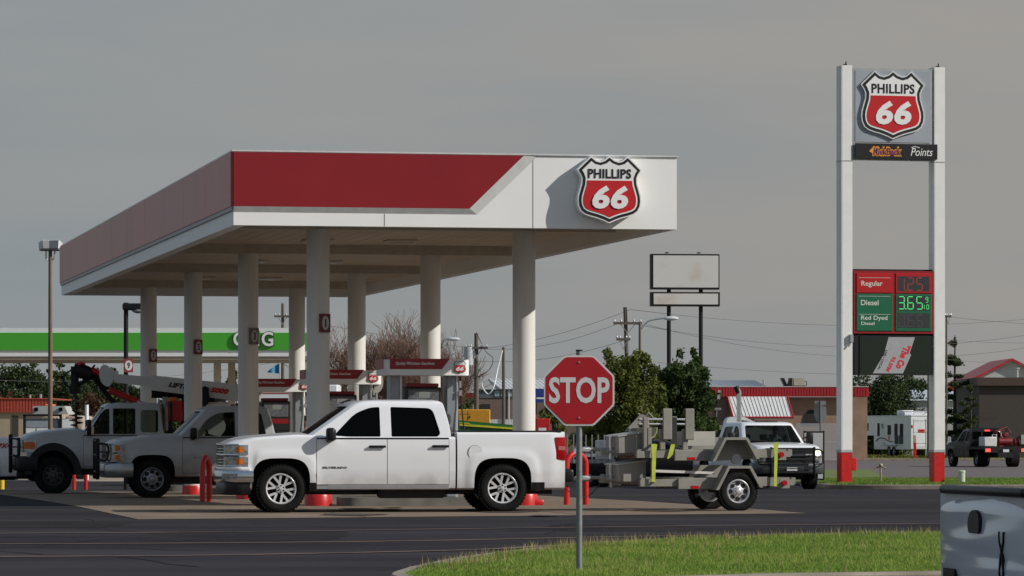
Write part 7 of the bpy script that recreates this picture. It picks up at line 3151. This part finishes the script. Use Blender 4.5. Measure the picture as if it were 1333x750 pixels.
# service body truck seen from behind, left
Yg = 142.0
o = thing('service_truck', 'grey utility truck rear with a row of lights, behind the crane truck hood', 'truck', base(55, Yg))
x, z = frame(55, Yg)
M_ubody = mat('utility_grey', (.30, .33, .36), .4, var=.06)
part(o, 'body', M_ubody, lambda m: (m.box(x(32), x(77), 0, 4.5, .7, z(545), 0, bev=.03), m.box(x(34), x(75), -.02, .0, z(556), z(547.5))))
part(o, 'frame', M_blackmetal, lambda m: (m.box(x(30.5), x(80), -.1, .1, z(542), z(539.5)), m.box(x(30.5), x(33), -.1, .1, .6, z(540)), m.box(x(77.5), x(80.5), -.1, .1, .6, z(540)), m.box(x(33), x(78), -.05, 3, .45, .72)))
part(o, 'cabinet', M_cgw, lambda m: (m.box(x(34), x(46), -.04, .02, z(564), z(557.5)), m.box(x(48), x(62), -.04, .02, z(564), z(557.5)), m.box(x(64), x(76), -.04, .02, z(564), z(557.5))))
part(o, 'top_housing', mat('housing_pale', (.40, .41, .40), .5), lambda m: m.prism([(x(41), z(539)), (x(42), z(528.5)), (x(83), z(528.5)), (x(88), z(539))], .2, 2.2))
for px in (46.5, 78.5):
    part(o, 'work_lamp', M_glass, lambda m: m.box(x(px - 2.3), x(px + 2.3), .12, .2, z(535), z(530.5), 0, bev=.01))
part(o, 'marker_lights', mat('marker_pale', (.55, .45, .42), .3), lambda m: [m.box(x(34 + 3.9 * k), x(36.2 + 3.9 * k), -.04, -.02, z(545.5), z(543.5)) for k in range(11)])
part(o, 'beacon', mat('beacon_orange', (.75, .16, .04), .3), lambda m: m.box(x(56), x(68), .4, 1.2, z(529), z(526), 0, bev=.04))
for px in (40, 70):
    wheel(o, x(px), 1.2, .42, .26, 'steel8', .55, -1, M_steelrim)
o = thing('tan_truck', 'tan truck body just right of the grey utility truck', 'truck', base(98, 150))
x, z = frame(98, 150)
part(o, 'body', mat('truck_tan', (.36, .29, .23), .5), lambda m: (m.box(x(84), x(110), 0, 3.5, .6, z(541), 0, bev=.15, seg=3)))
part(o, 'marker_lights', mat('marker_red', (.4, .1, .06), .4), lambda m: [m.box(x(88 + 4 * k), x(89.6 + 4 * k), -.02, .02, z(545), z(543.7)) for k in range(4)])
for px in (90, 104):
    wheel(o, x(px), .2, .40, .26, 'steel8', .55, -1, M_steelrim)
o = thing('white_post', 'thick white post behind the crane truck windscreen', 'post', base(113, 148))
x, z = frame(113, 148)
part(o, 'shaft', M_cgw, lambda m: m.tube([(0, 0, 0), (0, 0, z(527))], .07, 10), smooth=50)

# ---- semi truck and another vehicle behind the trailers
Yg = 165.0
o = thing('semi_truck', 'white semi truck cab with upright chrome exhaust behind the facing pickup', 'semi truck', base(955, Yg))
x, z = frame(955, Yg)
part(o, 'cab', M_cgw, lambda m: (m.prism(round_poly([(x(944), .9), (x(944), z(553)), (x(948), z(543)), (x(968), z(542)), (x(982), z(549)), (x(984), z(556)), (x(1010), z(562)), (x(1012), .9)], .2, 3), 0, 2.3)), smooth=30)
part(o, 'window', M_glass, lambda m: (m.prism([(x(966), z(556)), (x(966), z(547)), (x(978), z(549)), (x(981), z(556))], -.02, 2.32),))
part(o, 'exhaust_stack', M_chrome, lambda m: m.tube([(x(961.5), -.3, 1.0), (x(961.5), -.3, z(515)), (x(961.5), -.3, z(511)), (x(958.5), -.3, z(504))], [.10, .10, .10, .09], 12), smooth=50)
part(o, 'exhaust_tip', M_blackmetal, lambda m: m.tube([(x(961.0), -.3, z(512)), (x(957.5), -.3, z(503))], .11, 12), smooth=50)
part(o, 'chassis', M_chassis, lambda m: (m.box(x(898), x(1012), .3, 2.0, .6, 1.0), m.box(x(919), x(943), .0, 2.2, 1.3, z(553))))
part(o, 'work_lights', mat('lamp_grey', (.45, .46, .48), .3), lambda m: [m.box(x(920 + 8 * k), x(926 + 8 * k), -.06, .0, z(560), z(553.5), 0, bev=.02) for k in range(3)])
part(o, 'side_mirror', M_chrome, lambda m: (m.tube([(x(936), -.4, z(508)), (x(935), -.4, z(520))], .06, 8), m.box(x(930), x(938), -.5, -.2, z(534), z(531)), m.box(x(932), x(933), -.4, -.3, z(550), z(532))))
for px in (905, 928, 1000):
    for yy in (.25, 2.1):
        wheel(o, x(px), yy, .5, .28, 'steel8', .6, -1 if yy < 1 else 1, M_steelrim)
# dark pickup whose flank shows through the trailers
t9 = thing('pickup_truck', 'dark pickup with chrome wheel glimpsed between the stacked trailers', 'pickup truck', group='pickups around the fuel pumps')
p9 = Pickup(paint=M_p7, hw=.98)
p9.top = [(-2.9, 1.05), (.7, 1.05), (1.0, 1.07), (1.58, 1.085), (2.3, 1.035), (2.62, .985), (2.74, .93)]
p9.belt = 1.03; p9.rail = 1.10; p9.roof = 1.50
p9.wins = [wpoly([(.98, 1.06), (.60, 1.32), (.35, 1.40), (.19, 1.41), (.19, 1.06)], .03), wpoly([(.01, 1.06), (.01, 1.41), (-.66, 1.38), (-.76, 1.06)], .04)]
p9.doors = [(.09, 1.24, .47, 1.02), (-.93, .08, .47, 1.02)]
front_loft(p9, t9); make_cab(p9, t9, interior=False); doors(p9, t9); chassis(p9, t9)
bed_loft(p9, t9, p9.xmin, p9.cabx - .03, p9.paint)
for xx in p9.ax:
    for sg in (1, -1):
        wheel(t9, xx, sg * (p9.hw - .14), p9.wr, .27, 'twin', .66, sg)
Y9 = 128
t9.location = (XP(842, Y9), Y9, gz(Y9)); t9.rotation_euler = (0, 0, R(4))
# low utility trailer left of it
Yg = 125.0
o = thing('utility_trailer', 'low open utility trailer behind the stop sign post and red bollard', 'trailer', base(772, Yg))
x, z = frame(772, Yg)
part(o, 'deck', mat('deck_grey', (.30, .31, .30), .6), lambda m: (m.box(x(735), x(801), 0, 1.8, .75, .85), m.box(x(735), x(801), -.03, .03, .95, 1.05)))
part(o, 'stake', M_steel, lambda m: [m.box(x(738 + 8 * k), x(739.5 + 8 * k), -.04, .02, .75, z(566)) for k in range(8)])
part(o, 'load_box', MATS['weathered_panel'], lambda m: m.box(x(776), x(799), .3, 1.4, .85, z(573), 0, bev=.03))
part(o, 'fender', M_blackmetal, lambda m: m.box(x(756), x(792), -.1, .1, .42, .72, 0, bev=.04))
for px in (766, 784):
    wheel(o, x(px), .0, .34, .2, 'steel', .55, -1, M_steelrim)
# red vending/ice box and warm hoarding by the young tree
o = thing('red_cabinet', 'red cabinet with white lettering behind the young tree left of the stop sign', 'cabinet', base(708, 205))
x, z = frame(708, 205)
part(o, 'cabinet', M_redpaint, lambda m: m.box(x(698), x(716), 0, .8, 0, z(545), 0, bev=.03))
part(o, 'lettering', M_swhite, lambda m: m.text('ICE', x(706), z(560), .32, .16, -.004, bold=.05, ext=.002) if False else m.box(x(701), x(711), -.004, .0, z(562), z(557)))
part(o, 'lattice', mat('orange_mesh', (.35, .10, .03), .7), lambda m: m.box(x(690), x(699), .3, .5, 0, z(540)))
